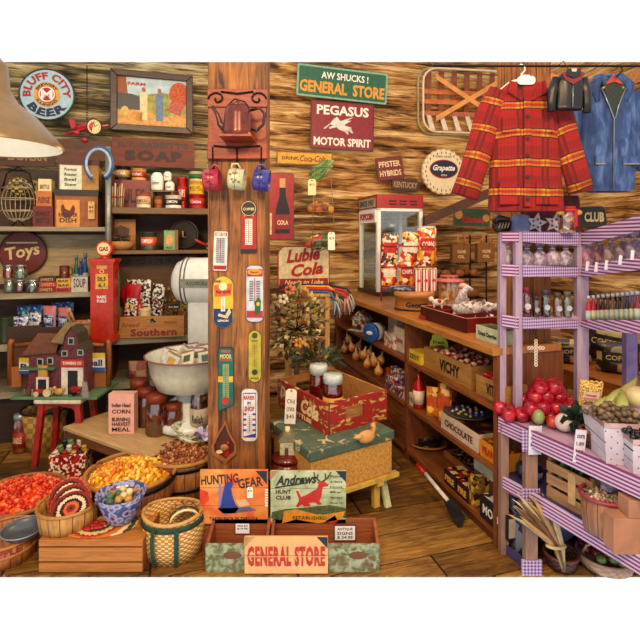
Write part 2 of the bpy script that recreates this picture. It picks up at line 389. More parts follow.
def leafy(b, c, n, R, L, ms, flat=1, rng=random, wd=.28):
    for i in range(n):
        v = Vector((rng.gauss(0, 1), rng.gauss(0, 1), rng.gauss(0, 1))); v.normalize(); p = Vector(c) + Vector((v.x * R[0], v.y * R[1], v.z * R[2])) * rng.uniform(.3, 1)
        dr = (v + Vector((rng.uniform(-.6, .6), rng.uniform(-.6, .6), rng.uniform(-.4, .8)))).normalized(); sd = dr.cross(Vector((rng.uniform(-1, 1), -1, rng.uniform(-1, 1)))).normalized()
        l = L * rng.uniform(.6, 1.3); up = dr.cross(sd) * l * .12
        b.add([p, p + dr * l * .5 + sd * l * wd + up, p + dr * l, p + dr * l * .5 - sd * l * wd + up], [(0, 1, 2, 3)], rng.choice(ms))
def tagcard(name, label, x0, x1, y0, y1, d, txt, tm, rot=0, m=None, string=None, cat='price tag', rz=0, dy=0):
    w = (x1 - x0) / F * d; h = (y1 - y0) / F * d; b = MB(); m = m or PAPER
    c = w * .22; b.prism([(-w / 2, -h), (w / 2, -h), (w / 2, -c), (w / 2 - c, 0), (-w / 2 + c, 0), (-w / 2, -c)], 0, .002, m)
    b.ring((0, -.001, -c * .8), w * .07, w * .03, IRON, seg=8)
    for i, s_ in enumerate(txt): b.text(s_, w * .7, h * .13, (0, -.0018, -h * (.35 + .22 * i)), tm)
    if string: b.tube([(0, -.001, -c * .8), (0, 0, string)], .001, P('#8a6a3a'), 4)
    return tag(b.build(name, loc=at((x0 + x1) / 2, y0, d), rot=(0, rot, rz)), label, cat)
# ================================================================ the room
def cut_top(o, room_local=True):
    """trim a wall or post along the shed roof line, which climbs away from the shop front"""
    import bmesh
    bm = bmesh.new(); bm.from_mesh(o.data)
    k = 175 / F
    if room_local: no = Vector((-k * RS, -k * RC, 1))
    else: no = Vector((0, -k, 1))
    bmesh.ops.bisect_plane(bm, geom=bm.verts[:] + bm.edges[:] + bm.faces[:], plane_co=(0, 0, EH), plane_no=no, clear_outer=True)
    bm.to_mesh(o.data); bm.free()
def log_wall(name, length, m, hs, loc, rz, bulge=.085):
    b = MB(); z = 0; rng = random.Random(name)
    for h in hs:
        sag = rng.uniform(.7, 1.2); ph = rng.uniform(0, 6)
        def f(u, v, z=z, h=h, sag=sag, ph=ph):
            x = u * length; y = -bulge * sag * (math.sin(PI * min(max(v, .0), 1)) ** .5) + .010 * math.sin(x * 3 + ph) + .006 * math.sin(v * 9 + x * 7)
            return (x, y, z + v * h + .012 * math.sin(x * 1.4 + ph) * (0 < v < 1))
        b.grid(f, 60, 8, m); z += h
    b.box(0, length, .02, .12, 0, z, m)
    o = b.build(name, loc=loc, rz=rz); return struct(o)
hs = [.25, .22, .28, .2, .26, .22, .24, .2, .25, .21, .26, .2, .23, .27, .2, .24, .22, .28, .2, .24]
o = log_wall('wall_back', 6.7, LOGS(), hs, (0, 0, 0), 0); 
for v in o.data.vertices: v.co.x -= 2.25; v.co.y += 4.9
cut_top(o); o.rotation_euler.z = RA
o = log_wall('wall_right', 4.2, LOGS('#b98544', '#6a421a', '#2a1708', 4, .7, 1), hs, (0, 0, 0), 0)
for v in o.data.vertices: v.co.x, v.co.y = 4.4 + v.co.y, 4.9 - v.co.x
cut_top(o); o.rotation_euler.z = RA
o = log_wall('wall_left', 2.6, LOGS(), hs, (0, 0, 0), 0)
for v in o.data.vertices: v.co.x, v.co.y = -2.2 - v.co.y, 2.3 + v.co.x
cut_top(o); o.rotation_euler.z = RA
def to_room(p): return (p[0] * RC + p[1] * RS, -p[0] * RS + p[1] * RC)
fl = [to_room(p) for p in ((-2.75, 2.287), (1.52, 2.287), (1.02, 1.5), (3.2, 1.5))] + [(4.5, .9), (4.5, 5.0), (-2.2, 5.0), to_room((-2.75, 2.9))]
b = MB(); b.flat(fl, -.008, 0, FLOORW()); o = struct(b.build('floor')); o.rotation_euler.z = RA

# timber post standing behind the produce stand, with its braces (part of the frame of the building)
b = MB(); b.box(-.098, .098, -.1, .1, 0, 4.2, WD('#bf7c34', '#4a230a', (20, 20, 1.2), .7, 1.0, .36, .62, .8))
p = Vector((X(531, 2.62), 2.72, 0)); o = b.build('trim_1')
for v in o.data.vertices: q = Matrix.Rotation(RA, 3, 'Z') @ v.co; v.co = q + p
cut_top(o, False); struct(o)
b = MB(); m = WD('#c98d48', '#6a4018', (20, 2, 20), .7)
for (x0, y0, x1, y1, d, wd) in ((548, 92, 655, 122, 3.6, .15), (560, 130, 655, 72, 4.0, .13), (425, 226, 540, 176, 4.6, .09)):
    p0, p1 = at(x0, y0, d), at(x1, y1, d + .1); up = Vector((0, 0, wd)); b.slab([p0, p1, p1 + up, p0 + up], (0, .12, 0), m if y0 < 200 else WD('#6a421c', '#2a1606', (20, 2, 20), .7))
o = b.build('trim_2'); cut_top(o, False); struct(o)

# ================================================================ left wall shelves
def L(px, back=0): return dp(px, 4.24 + back)
DKW = WD('#4a2c16', '#1c0f07'); SHW = WD('#8f7350', '#4a3520'); GRYW = WD('#b3a88c', '#6c624a'); BKW = WD('#6b4522', '#2c180a', (2, 22, 8))
su = root('shelf_unit', 'long brown wall shelf unit crowded with tins, toys and candy bags', 'shelf', (0, 0, 0), RA)
for x0, x1, z, mm, th in ((-1.75, -.545, 1.68, GRYW, .035), (-.50, .3, 1.84, SHW, .05), (-.50, .3, 1.49, SHW, .03), (-1.75, -.545, 1.165, GRYW, .04), (-1.75, .3, .78, GRYW, .05), (-1.75, .3, .42, GRYW, .05)):
    MB().box(x0, x1, 4.2, 4.62, z - th, z, mm).build('shelf', su, bev=.004)
for x0, x1 in ((-.545, -.50), (-1.80, -1.75), (.3, .35)): MB().box(x0, x1, 4.22, 4.62, 0, 2.12, BKW).build('upright', su)
MB().box(-1.8, .35, 4.62, 4.66, 0, 2.15, BKW).build('back_panel', su)
MB().box(-1.75, .3, 4.3, 4.34, 0, .37, DKW).build('kick_board', su)
z0 = 1.165
tag(MB().box(-1.7, -.6, 4.595, 4.615, 1.21, 1.62, WD('#d3c29a', '#8d7a52')).build('plank_board', rz=RA), 'pale whitewashed plank board behind the round toys sign', 'board')
tag(MB().cyl(.022, 0, 1.15, P('#9a9c94', .4, .5)).build('metal_pole', loc=room(-.523, 4.18, 1.17)), 'grey metal pole in front of the shelf upright, rising from the red gas pump', 'pole')

# --- wall signs above the shelves
def round_sign(name, label, px, py, rx, d, rz, mats, parts, cat='sign'):
    r = rx / F * d; t = root(name, label, cat, at(px, py, d), rz)
    b = MB(); b.prism(ell(r, r, 40), 0, .02, mats[0]); b.ring((0, 0, 0), r, r * .035, mats[1], seg=40); b.build('disc', t)
    parts(t, r); return t
def bluff(t, r):
    b = MB(); red, nav = P('#b01a12', .4), P('#221c50', .4)
    b.text('BLUFF CITY', r * 2.5, r * .3, (0, -.004, 0), red, .04, arc=r * .73, track=1.1); b.text('BEER', r * 1.45, r * .32, (0, -.004, 0), nav, .05, arc=-r * .72, track=1.1)
    b.build('lettering', t)
    c = MB(); c.prism(ell(r * .48, r * .48, 32), -.003, .002, P('#e0a53a', .4)); c.prism(ell(r * .33, r * .33, 32), -.006, .002, red); c.text('BREWERY', r * .9, r * .1, (0, -.006, 0), BLK, .02, arc=r * .405); c.text('ILLINOIS', r * .85, r * .1, (0, -.006, 0), BLK, .02, arc=-r * .405)
    c.text('M', r * .42, r * .36, (0, -.008, 0), WHT, .02); c.ring((0, -.007, 0), r * .28, r * .03, WHT); c.build('emblem', t)
d = dp(47, 4.74); round_sign('beer_sign', 'round pale blue beer sign with red and navy curved lettering, on the log wall', 47, 94.5, 25.5, d, RA * .6, (P('#a9c9cf', .3, v=.85), P('#3b4a50', .4, .4)), bluff)
d = dp(23, 4.56); 
def toys(t, r): MB().text('Toys', r * 1.45, r * .75, (0, -.003, -.0), CRM, .025, rot=.2, slant=.15).box(-r * .7, r * .62, -.0032, 0, r * .45, r * .53, CRM).build('lettering', t)
round_sign('toys_sign', 'round dark red sign reading toys, leaning at the back of the middle left shelf', 23, 253, 21, d, RA, (P('#7e1d12', .4), P('#4e120b', .4)), toys)
# framed picture
d = dp(152, 4.76); W_, H_ = 78 / F * d, 60 / F * d; t = root('framed_picture', 'dark framed farm picture with an old car and two standing people, on the log wall', 'picture', at(152.5, 102.5, d), RA, rot=(0, .0, RA))
fm = WD('#4a2c1c', '#1c0e08', r=.35); b = MB()
for q in (((-W_/2, -H_/2), (W_/2, -H_/2), (W_/2 - .06, -H_/2 + .06), (-W_/2 + .06, -H_/2 + .06)), ((-W_/2, H_/2), (-W_/2 + .06, H_/2 - .06), (W_/2 - .06, H_/2 - .06), (W_/2, H_/2)), ((-W_/2, -H_/2), (-W_/2 + .06, -H_/2 + .06), (-W_/2 + .06, H_/2 - .06), (-W_/2, H_/2)), ((W_/2, -H_/2), (W_/2, H_/2), (W_/2 - .06, H_/2 - .06), (W_/2 - .06, -H_/2 + .06))): b.prism(list(q), -.025, .02, fm)
b.build('frame', t, bev=.006)
b = MB(); w, h = W_ / 2 - .055, H_ / 2 - .055; pt = lambda ps, m, k: b.prism([(a * w, c * h) for a, c in ps], .002 - k * .0008, .006, m)
pt([(-1, -1), (1, -1), (1, 1), (-1, 1)], P('#b7cfd6', .5, ns=9), 0); pt([(-1, -1), (1, -1), (1, .25), (.3, .45), (-.2, .3), (-1, .2)], P('#a9a558', .6, ns=20, v=.5), 1)
pt([(-.6, -1), (1, -1), (1, -.4), (.2, -.6), (-.2, -.3), (-1, -.4), (-1, -1)], P('#d8a860', .6, ns=30, v=.6), 2); pt([(a * .3 + .78, c * .5 + .42) for a, c in ell(1, 1, 14)], P('#c9683a', .7, ns=50, v=.4), 3)
pt([(-1, -.35), (-.35, -.35), (-.35, .2), (-.6, .3), (-1, .3)], P('#26323a', .4), 3); pt([(a * .11 - .78, c * .2 - .42) for a, c in ell(1, 1, 14)], P('#d8b45a', .5), 4); pt([(-1, .3), (-.7, .3), (-.75, 1), (-1, 1)], P('#9a5c30', .6), 3)
for cx, cc in ((-.25, '#e3d2a0'), (.2, '#6e8aa4')): pt([(cx - .1, -.75), (cx + .1, -.75), (cx + .11, .3), (cx, .42), (cx - .11, .3)], P(cc, .6), 5); pt([(a * .055 + cx, c * .1 + .5) for a, c in ell(1, 1, 10)], P('#a86c44', .6), 6)
pt([(.4, -.3), (.8, -.5), (.95, 0), (.55, .1)], P('#c56a5a', .6, ns=60, v=.4), 4); pt([(-.45, -.8), (-.3, -.8), (-.28, -.45), (-.47, -.45)], P('#c98a20', .6), 5)
b.text('FARM', w * .5, h * .12, (-w * .45, -.004, h * .72), RED, .03); b.build('picture', t)
# airplane clock on a chain
d = dp(86, 4.6); s = d / F; t = root('airplane_clock', 'small red toy airplane clock hanging on a chain under the beer sign', 'clock', at(87, 128, d), RA * .5)
rd = P('#c4283c', .35); b = MB(); b.tube([(-.13, .05, .0), (-.05, .03, .01), (.05, -.02, .0), (.085, -.04, -.005)], [.012, .032, .06, .055], rd, 14); b.build('fuselage', t)
MB().hexa([(-.2, .02, -.06), (.0, -.05, -.02), (.02, 0, -.02), (-.16, .07, -.05), (-.2, .02, -.052), (0, -.05, -.008), (.02, 0, -.008), (-.16, .07, -.042)], rd).hexa([(.03, 0, .0), (.17, .02, .03), (.15, .07, .03), (.02, .05, .0), (.03, 0, .012), (.17, .02, .042), (.15, .07, .042), (.02, .05, .012)], rd).build('wing', t)
MB().prism([(-.14, 0), (-.1, .0), (-.11, .07), (-.16, .08)], .03, .042, rd).build('tail', t)
b = MB(); b.T = Matrix.Translation((.075, -.055, 0)) @ Matrix.Rotation(.35, 4, 'Z'); b.prism(ell(.062, .07, 24), -.008, .01, IRON); b.prism(ell(.052, .06, 24), -.011, .01, CRM)
b.prism([(-.003, 0), (.003, 0), (.002, .045), (-.002, .045)], -.013, -.01, BLK); b.prism([(0, -.003), (.032, .015), (.03, .02), (0, .003)], -.013, -.01, BLK)
for k in range(12): a = k * PI / 6; b.ball((.042 * math.sin(a), -.012, .049 * math.cos(a)), .004, BLK, seg=5, rings=3)
b.build('clock_face', t)
b = MB(); zt = 0.06
while zt < 62 * s: b.ring((0, 0, zt + .014), .008, .0022, IRON, 'y' if int(zt * 1000) % 2 else 'x', 8, 1, 1.8); zt += .024
b.build('chain', t)
for x_, z_ in ((-.075, -.05), (-.01, -.11)): MB().ball((x_, -.03, z_), .022, rd, (1.3, 1, .9)).build('wheel', t)
# soap crate panel and dark old signs standing on the shelf unit's top
d = dp(154, 4.66); w = 76 / F * d; h = 27 / F * d; b = MB(); sm = WD('#8a3c18', '#431708'); b.box(-w/2, w/2, 0, .02, -h/2, h/2, sm)
b.text("B.T. BABBITT'S", w * .85, h * .2, (0, -.002, h * .28), BLK, .03); b.text('SOAP', w * .7, h * .38, (0, -.002, -h * .12), P('#3a1206', .6), .07, track=1.2)
tag(b.build('crate_panel', loc=at(154, 153, L(154, .3)), rz=RA), 'dark red wooden crate panel with worn soap lettering, above the tins', 'sign')
for x0, x1, y0, y1, c1, c2, tx, lb in ((3, 52, 148, 166, '#6c3a1e', '#34180c', 'EASTERN', 'dark wooden plank sign with faint lettering behind the lamp'), (28, 58, 170, 205, '#4e3a26', '#22150b', 'RN', 'dark wooden board with pale letters behind the stacked little boxes'), (190, 207, 150, 168, '#b09a62', '#5e4a26', '', 'small yellowed board at the right end of the soap panel'), (58, 112, 140, 160, '#7a4a28', '#351a0c', '', 'plain dark brown board behind the blue horseshoe')):
    d = L((x0 + x1) / 2, .34); w = (x1 - x0) / F * d; h = (y1 - y0) / F * d; b = MB(); b.box(-w/2, w/2, 0, .015, -h/2, h/2, WD(c1, c2))
    if tx: b.text(tx, w * .7, h * .4, (0, -.002, 0), P('#a8884a', .7), .03)
    tag(b.build('board_sign', loc=at((x0 + x1) / 2, (y0 + y1) / 2, d), rz=RA), lb, 'sign')
# blue horseshoe shaped loop hung on the pole
d = L(99, -.1); b = MB(); pts = [(.11 * math.sin(a) * 1.0, 0, .135 * math.cos(a) - .01) for a in [math.radians(-150 + 300 * i / 24) for i in range(25)]]
for k, cc in ((0, '#2f5d94'), (1, '#a9bccf')): b.tube([(p[0] * (1 - .14 * k), -.012 * k, p[2] * (1 - .14 * k)) for p in pts], .011, P(cc, .4), 8)
tag(b.build('horse_harness_hoop', loc=at(99, 163, d)), 'blue and white horseshoe shaped hoop hanging on the grey pole', 'hoop')

# --- lamp, hanging close to the camera at upper left
d = 1.75; s = d / F; t = root('pendant_lamp', 'large tan metal pendant lamp hanging at the upper left corner', 'lamp', at(-10, 147.5, d)); R = 66 * s
b = MB(); b.lathe([(R, 0), (R * 1.0, .012), (R * .9, .045), (R * .62, .12), (R * .38, .165), (R * .27, .21), (R * .23, .30), (R * .12, .33), (0, .33)], P('#8a7350', .35, .4, v=.85), seg=48, cap=False); b.build('lamp_shade', t)
b = MB(); b.lathe([(R * .98, .003), (R * .86, .045), (R * .58, .11), (R * .3, .17), (0, .18)], P('#f4eedc', .4, v=.95), seg=48, cap=False); b.build('lamp_lining', t)
b = MB(); em = NB('bulb'); em = em.done('#ffe9b8', **{'Emission Color': lin('#ffe2a8'), 'Emission Strength': 6.0}); b.ball((0, 0, .08), .045, em); b.build('bulb', t); MB().tube([(0, 0, .33), (0, 0, .62)], .006, BLK).build('cord', t)

# --- top left shelf (A) z 1.68
zA = 1.68
t = root('wire_egg_basket', 'round wire egg basket with a patterned ball on the top left shelf', 'basket', (X(10, L(10)), L(10) + .1, zA)); b = MB(); wm = P('#c9b896', .4, .5)
for k in range(12):
    a = PI * k / 12; b.tube([(.155 * math.cos(a) * math.sin(q), .1 * math.sin(a) * math.sin(q), .2 - .16 * math.cos(q)) for q in [PI * i / 12 for i in range(13)]], .0035, wm, 5)
for q in (.5, 1.1, 1.7, 2.3): b.ring((0, 0, .2 - .16 * math.cos(q)), .155 * math.sin(q), .004, wm, 'z', 24, 1, .65)
b.tube([(-.13, 0, .28), (-.09, 0, .42), (0, 0, .47), (.09, 0, .42), (.13, 0, .28)], .006, IRON); b.tube([(-.06, 0, 0), (0, 0, .05), (.06, 0, 0)], .006, IRON); b.build('wire_frame', t)
d = L(20, .1); tag(MB().ball((0, 0, .0), .09, WEAVE('#cdb45a', '#2c1c10', 9, 45), (1, 1, .95), 20, 12).build('patterned_ball', loc=at(19, 188, L(20, .25))), 'black and straw patterned ball in the top left wire basket', 'ball')
carton('small_box', 'small maroon box at the bottom of the three stacked little boxes', 'box', 34, 52, 206, zA, L(43), .1, P('#7a1d18'), [('PEANUT', .62), ('BRITTLE', .3)], P('#2a0808'), RA, th=.5)
zz = Z(206, L(43)) ; carton('small_box', 'small orange box in the middle of the three stacked little boxes', 'box', 37, 51, 191, zz, L(44), .085, P('#c4762a'), [('FUDGE', .4)], P('#5a2408'), RA, th=.4)
zz = Z(191, L(44)); carton('small_box', 'small cream box on top of the three stacked little boxes', 'box', 39, 50.5, 179, zz, L(45), .07, CRM, [('BRITTLE', .35)], P('#6a4a30'), RA, th=.35)
t = carton('gift_box', 'large brown carton with a rooster front and dark lid on the top left shelf', 'box', 57, 96, 190, zA, L(77), .2, P('#a0622c', .6), None, None, RA, lid=P('#24281e'))
d = L(77); b = MB(); s = d / F; b.box(-18 * s, 3 * s, -.004, 0, 0, 27 * s, P('#d99a4a')); b.prism([(a * s, c * s) for a, c in ((-13, 12), (-14, 20), (-12, 23), (-10, 18), (-6, 16), (-3, 22), (-1, 19), (-2, 13), (-6, 9), (-11, 9))], -.006, -.003, P('#6a2416')); b.text('ROOSTER', 17 * s, 4 * s, (-7.5 * s, -.0065, 12 * s), BLK, .02); b.text('DISH', 15 * s, 4.5 * s, (-7.5 * s, -.0065, 6.5 * s), BLK, .02); b.build('front_panel', t)
zz = Z(190, L(77)) + .003
t = carton('gift_box', 'brown and white carton with a plum lid, on top of the rooster carton', 'box', 61, 97, 160, zz, L(79), .18, P('#b38a50', .6), None, None, RA, lid=P('#5c2420'))
b = MB(); b.box(-17 * s, 2.5 * s, -.004, 0, 0, 24 * s, P('#d9ddc8'));
for i, tx in enumerate(('Previous', 'Roaster', 'Beef', 'Stew')): b.text(tx, 11 * s, 3 * s, (-7.5 * s, -.006, (20 - 5 * i) * s), BLK, .02)
b.build('front_panel', t)
tagcard('hang_tag', 'small tan tag hanging on the rooster carton', 88, 94.5, 201, 219, L(91) - .03, ['$4', '95'], BLK, 0, P('#d8b273'), .05)
# --- tins on the right upper shelf z 1.84
zB = 1.84
def lc(px, back=.0): return L(px, back)
dd = lc(130, .12); carton('red_tin_box', 'wide dark red tin box behind the bundle of sticks', 'box', 111, 149, 180, zB, dd, .14, P('#7e1511', .4), [('MULES', .45)], P('#3a0806'), RA, th=.5)
zz = Z(180, dd) + .001
can('tin', 'short black and yellow tin standing on the red tin box at its left end', 'tin', 113, 127.5, 165.5, zz, dd + .02, P('#1a1512', .4), P('#caa24a'), 'STAR')
can('tin', 'short red and yellow tin standing on the red tin box at its right end', 'tin', 129, 143.5, 168, zz, dd + .02, P('#c9a050', .4), P('#b02417'), 'TONIC')
b = MB()
for k in range(9): x_ = -.045 + .011 * k; b.tube([(x_, 0.01 * (k % 3), 0), (x_ * 1.15 + .004, .01 * (k % 3), .16 + .012 * (k % 4))], .006, P('#d8c29a' if k % 2 else '#a88a60'), 5)
b.ring((0, .01, .085), .05, .005, RED, 'z', 12, 1, .5); tag(b.build('stick_bundle', loc=(X(116, lc(116) - .03), lc(116) - .02, zB)), 'bundle of pale candy sticks leaning at the left end of the tin shelf', 'candy sticks')
can('tin', 'cream and red tin with a flared red lid in front of the red tin box', 'tin', 134, 148, 194, zB, lc(141) - .05, P('#d8cdb0', .4), P('#d2b48a'), 'PUMPKIN', P('#7a2a1a'), lidm=P('#b03020'))
for x0, x1, y0, yb, tx, lb in ((149, 161.5, 172, 190, 'Crackers', 'larger white enamel canister above the low tins'), (162, 169.5, 171, 180, 'Tea', 'tiny white canister at top right of the canister group'), (163.5, 172.5, 181, 190.5, 'Salt', 'tiny white canister below the other tiny one')):
    d = lc(160, .05); w = (x1 - x0) / F * d; h = (yb - y0) / F * d; b = MB(); b.lathe([(w * .46, 0), (w * .5, h * .06), (w * .5, h * .8), (w * .36, h * .93), (w * .3, h), (0, h)], P('#e9e5d8', .25, v=.92), seg=16); b.text(tx, w * .6, h * .22, (0, 0, h * .42), BLK, .02, cyl=w * .505)
    tag(b.build('canister', loc=(X((x0 + x1) / 2, d), d + .05, Z(yb, d))), lb, 'canister')
d = lc(160, .05); tag(MB().box(-.1, .11, -.0, .12, -.012, 0, SHW).box(-.09, -.07, 0, .1, Z(191, d) * -1 + zB, -.012, SHW).box(.085, .1, 0, .1, zB - Z(191, d), -.012, SHW).build('riser', loc=(X(161, d), d, Z(190.4, d))), 'little wooden riser carrying the white canisters', 'riser')
can('tin', 'amber squat tin under the canister riser', 'tin', 153, 161, 196, zB, lc(157), P('#8e4a1c', .4), P('#b06a2c'), None)
can('tin', 'white and black wide tin under the canister riser', 'tin', 163, 179, 195, zB, lc(171) - .04, P('#dedac8', .4), P('#16120f'), 'LEMON', WHT)
can('tall_can', 'tall bright red can right of the white canisters', 'can', 176, 186, 177, zB, lc(181, .13), P('#b81a16', .35), P('#c92a20'), 'CHIPS')
dd = lc(195); can('tin', 'red tin carrying the green and yellow tin, at the right end of the shelf', 'tin', 187.5, 203, 194, zB, dd, P('#b01c16', .35), P('#c42a20'), 'Cocoa')
zz = Z(194, dd) + .0005; can('tin', 'yellow tin with a green top band standing on the red tin', 'tin', 187, 202, 181, zz, dd, P('#d8a824', .35), P('#e0b62c'), 'MUSTARD', BLK)
zz = Z(181, dd) + .0005; can('tin', 'green and cream tin, topmost of the stack at the right end of the shelf', 'tin', 187.5, 201.5, 171, zz, dd, P('#c8c49a', .35), P('#2a6a34'), None)
# --- shelf z 1.49
zC = 1.49; dd = lc(121, .16)
tag(MB().box(-.115, .115, 0, .01, 0, .26, P('#b08244', ns=60)).prism([(-.05, .1), (.06, .12), (.07, .18), (.0, .21), (-.07, .17)], -.002, 0, P('#5a3a1c')).build('picture_card', loc=(X(121, dd), dd, zC), rz=RA), 'tan card with a dark drawing behind the wooden bowl', 'card')
d = lc(120) + .05; t = root('wooden_bowl', 'small wooden bowl of dark twisted sticks on the lower tin shelf', 'bowl', (X(120, d), d, zC))
MB().lathe([(.07, 0), (.1, .03), (.115, .075), (.108, .075), (.09, .035), (0, .02)], WD('#c0925a', '#8a5c2c', (4, 4, 30)), seg=24).build('bowl_body', t)
b = MB()
for k in range(9): a = k * 2.1; b.tube([(-.07 * math.cos(a), -.05 * math.sin(a), .06), (.02 * math.cos(a), .02, .085 + .004 * k), (.08 * math.cos(a), .06 * math.sin(a), .08 + .006 * k)], .008, P('#5a4a30' if k % 2 else '#2a2014'), 5)
tag(b.build('carved_sticks', loc=(X(120, d), d, zC)), 'dark twisted sticks lying in the small wooden bowl', 'sticks')
can('tin', 'green and cream tin with a big orange dot on the lower tin shelf', 'tin', 138, 154, 232, zC, lc(146), P('#3a4a34', .4), P('#d86a3a'), 'PUMPKIN', WHT)
t = carton('card_box', 'little green box with a peach picture leaning by the dark metal disc', 'box', 164, 178, 230, zC, lc(171) - .03, .04, P('#8a6a3a'), None, None, RA); s = lc(171) / F
b = MB(); b.box(-6.5 * s, 3.5 * s, -.003, 0, .004, 19 * s, P('#7fae6e')); b.prism(ell(.028, .045, 16, -.012, .085), -.005, -.002, P('#e0a070')); b.text('MILLET', .055, .014, (-.012, -.0055, .022), BLK, .02)
t2 = b.build('printed_front', loc=t.location, rz=RA); t2.parent = t; t2.location = (0, 0, 0); t2.rotation_euler = (0, 0, 0)
d = lc(184, .14); t = root('metal_disc', 'round dark metal disc standing at the back of the lower tin shelf', 'wheel', (X(184, d), d, zC + .133), 0)
b = MB(); b.prism(ell(.128, .128, 32), 0, .03, P('#3a322a', .5, .4)); b.ring((0, 0, 0), .12, .012, P('#4c443a', .4, .5), seg=32); b.build('disc', t); MB().tube([(0, -.04, .03), (.0, -.04, -.02), (.02, 0, -.03)], .008, P('#a88a60')).ball((0, -.02, 0), .02, IRON).build('crank', t)
t = root('hand_saw', 'red handled saw lying beside the dark metal disc', 'saw', (X(197, lc(197)), lc(197) + .0, zC + .01), RA); MB().tube([(-.02, -.02, .08), (.03, 0, .05), (.10, .0, .02)], .014, P('#a81e14', .4)).build('handle', t); MB().prism([(.08, 0), (.24, -.005), (.24, .012), (.08, .05)], 0, .003, SILV).build('blade', t)
# box with lettering between shelves (crate behind pump), below tin shelf
d = dp(150, 4.5); carton('wooden_crate', 'wide brown wooden crate with small black lettering, below the bowl and tins', 'crate', 110, 196, 256, 1.003, d, .1, WD('#7c5a2e', '#4a3114'), [('WEATHER IS THE FROSTY', .92)], BLK, RA, th=.16)
b = MB().box(-.38, .38, 0, .05, 0, .22, WD('#a5772e', '#5a3a14')).box(-.37, -.05, -.04, 0, .12, .2, WD('#d0a868', '#9a7434')).box(.0, .37, -.035, 0, .06, .21, WD('#c8a95e', '#8d6a30'))
tag(b.build('lumber_stack', loc=room(-.1, 4.5, .80), rz=RA), 'pale wooden boards stacked behind the red and white coffee bags', 'boards')

# --- middle left shelf z 1.165
zD = 1.165
def square_jar(x0, x1, y0, z, d, cm, lb):
    w = (x1 - x0) / F * d; h = Z(y0, d) - z; t = root('glass_jar', lb, 'jar', (X((x0 + x1) / 2, d), d + w / 2, z), RA)
    MB().lathe([(w * .42, 0), (w * .5, h * .12), (w * .5, h * .7), (w * .38, h * .84), (w * .38, h * .97)], GLASS('#e8f0ea', .75), seg=12).build('glass', t); MB().lathe([(w * .4, .004), (w * .44, h * .12), (w * .44, h * .66), (0, h * .7)], cm, seg=12).build('contents', t)
    MB().lathe([(w * .41, h * .84), (w * .42, h), (0, h)], SILV, seg=16).build('lid', t)
grn, blc = PRINT(('#6b8a72', '#aab8a0', '#4e6450', '#8d9c88'), 80), PRINT(('#4a6878', '#9ab0b4', '#c8d0c8'), 70)
dd = L(20); wires = []
for x0, x1, cm, lb in ((1, 11, grn, 'glass jar with grey green contents, front left of the jar group below the toys sign'), (11, 22, P('#6e1410', .3), 'glass jar with dark red contents in the front row below the toys sign'), (23, 35, PRINT(('#5a6660', '#8a9488', '#2e3a36'), 80), 'glass jar of grey sweets, right end of the front row below the toys sign')): square_jar(x0, x1, 280, zD, dd, cm, lb)
zz = Z(280, dd) + .001
tag(MB().box(-.16, .13, 0, .1, 0, .004, GLASS()).build('glass_tray', loc=(X(17, dd), dd, zz), rz=RA * .5), 'thin clear glass tray between the two layers of jars', 'tray')
for x0, x1, cm, lb in ((0, 10, P('#c4281c', .3), 'glass jar of bright red candy in the upper layer below the toys sign'), (11, 23, grn, 'glass jar of pale green candy in the upper layer below the toys sign')): square_jar(x0, x1, 265, zz + .005, dd + .02, cm, lb)
for x0, x1, y0, c, tx, lb in ((38, 56, 286, '#c6b8a0', '', 'small pale box of sweets at the foot of the candy bar stack'), (40, 57, 276, '#8e2018', 'CANDY', 'dark red candy box on the middle left shelf'), ):
    pass
b = MB(); s = L(55) / F
for i, (x0, x1, zz, c) in enumerate(((38, 54, 0, '#7a1b1e'), (40, 56, 5, '#b8242a'), (39, 55, 10, '#3a1220'))):
    carton('candy_box', ['flat maroon candy box at the bottom of the flat stack', 'flat red candy box in the middle of the flat stack', 'flat dark plum candy box on top of the flat stack'][i], 'box', x0, x1, 287 - zz, zD + i * 5 * s, L(47) + .01 * i, .1, P(c), [('SWEETS', .5)], P('#d8b060'), RA, th=.55)
for i, (x0, x1, y0, c) in enumerate(((56, 70, 287.5, '#c23a24'), (57, 71, 283, '#e2a92c'), (57, 70, 278.5, '#d8b13a'))):
    carton('candy_bar', ['red wrapped candy bar, lowest of the bars beside the flat boxes', 'orange wrapped candy bar, middle of the bars beside the flat boxes', 'yellow wrapped candy bar, topmost of the bars beside the flat boxes'][i], 'candy bar', x0, x1, y0, zD + (i * 4.4) * s, L(64) + .01, .08, P(c), [('BAR', .5)], BLK, RA, th=.5)
zz = zD + 13.4 * s; t = root('glass_mug', 'brown glass mug standing on the candy bars', 'mug', (X(64.5, L(64) + .05), L(64) + .05, zz)); MB().lathe([(.036, 0), (.038, .005), (.036, .1), (.033, .1), (.033, .01), (0, .01)], P('#6e3a1e', .2), seg=16).build('mug_body', t); MB().tube([(.034, 0, .09), (.062, 0, .08), (.062, 0, .035), (.034, 0, .02)], .006, P('#6e3a1e', .2)).build('handle', t)
carton('soup_carton', 'low pale carton with dark lettering under the blue bottles', 'box', 72, 87, 277, zD, L(79) - .03, .09, P('#c9c6b4'), [('SOUP', .6)], P('#4a2a3a'), RA, th=.6)
for i, (px, c, y0) in enumerate(((75, '#3f7a6a', 255), (79.5, '#2d3a8e', 258), (84, '#2c5f8a', 253))):
    bottle('glass_bottle', ['slim green bottle, left of the three beside the gas pump', 'slim deep blue bottle, middle of the three beside the gas pump', 'slim teal bottle, nearest to the gas pump'][i], 'bottle', px, 5.5, y0, zD, L(px, .12), P(c, .15), P('#7a8a9a'), P('#c0c8c0'), neck=.5)
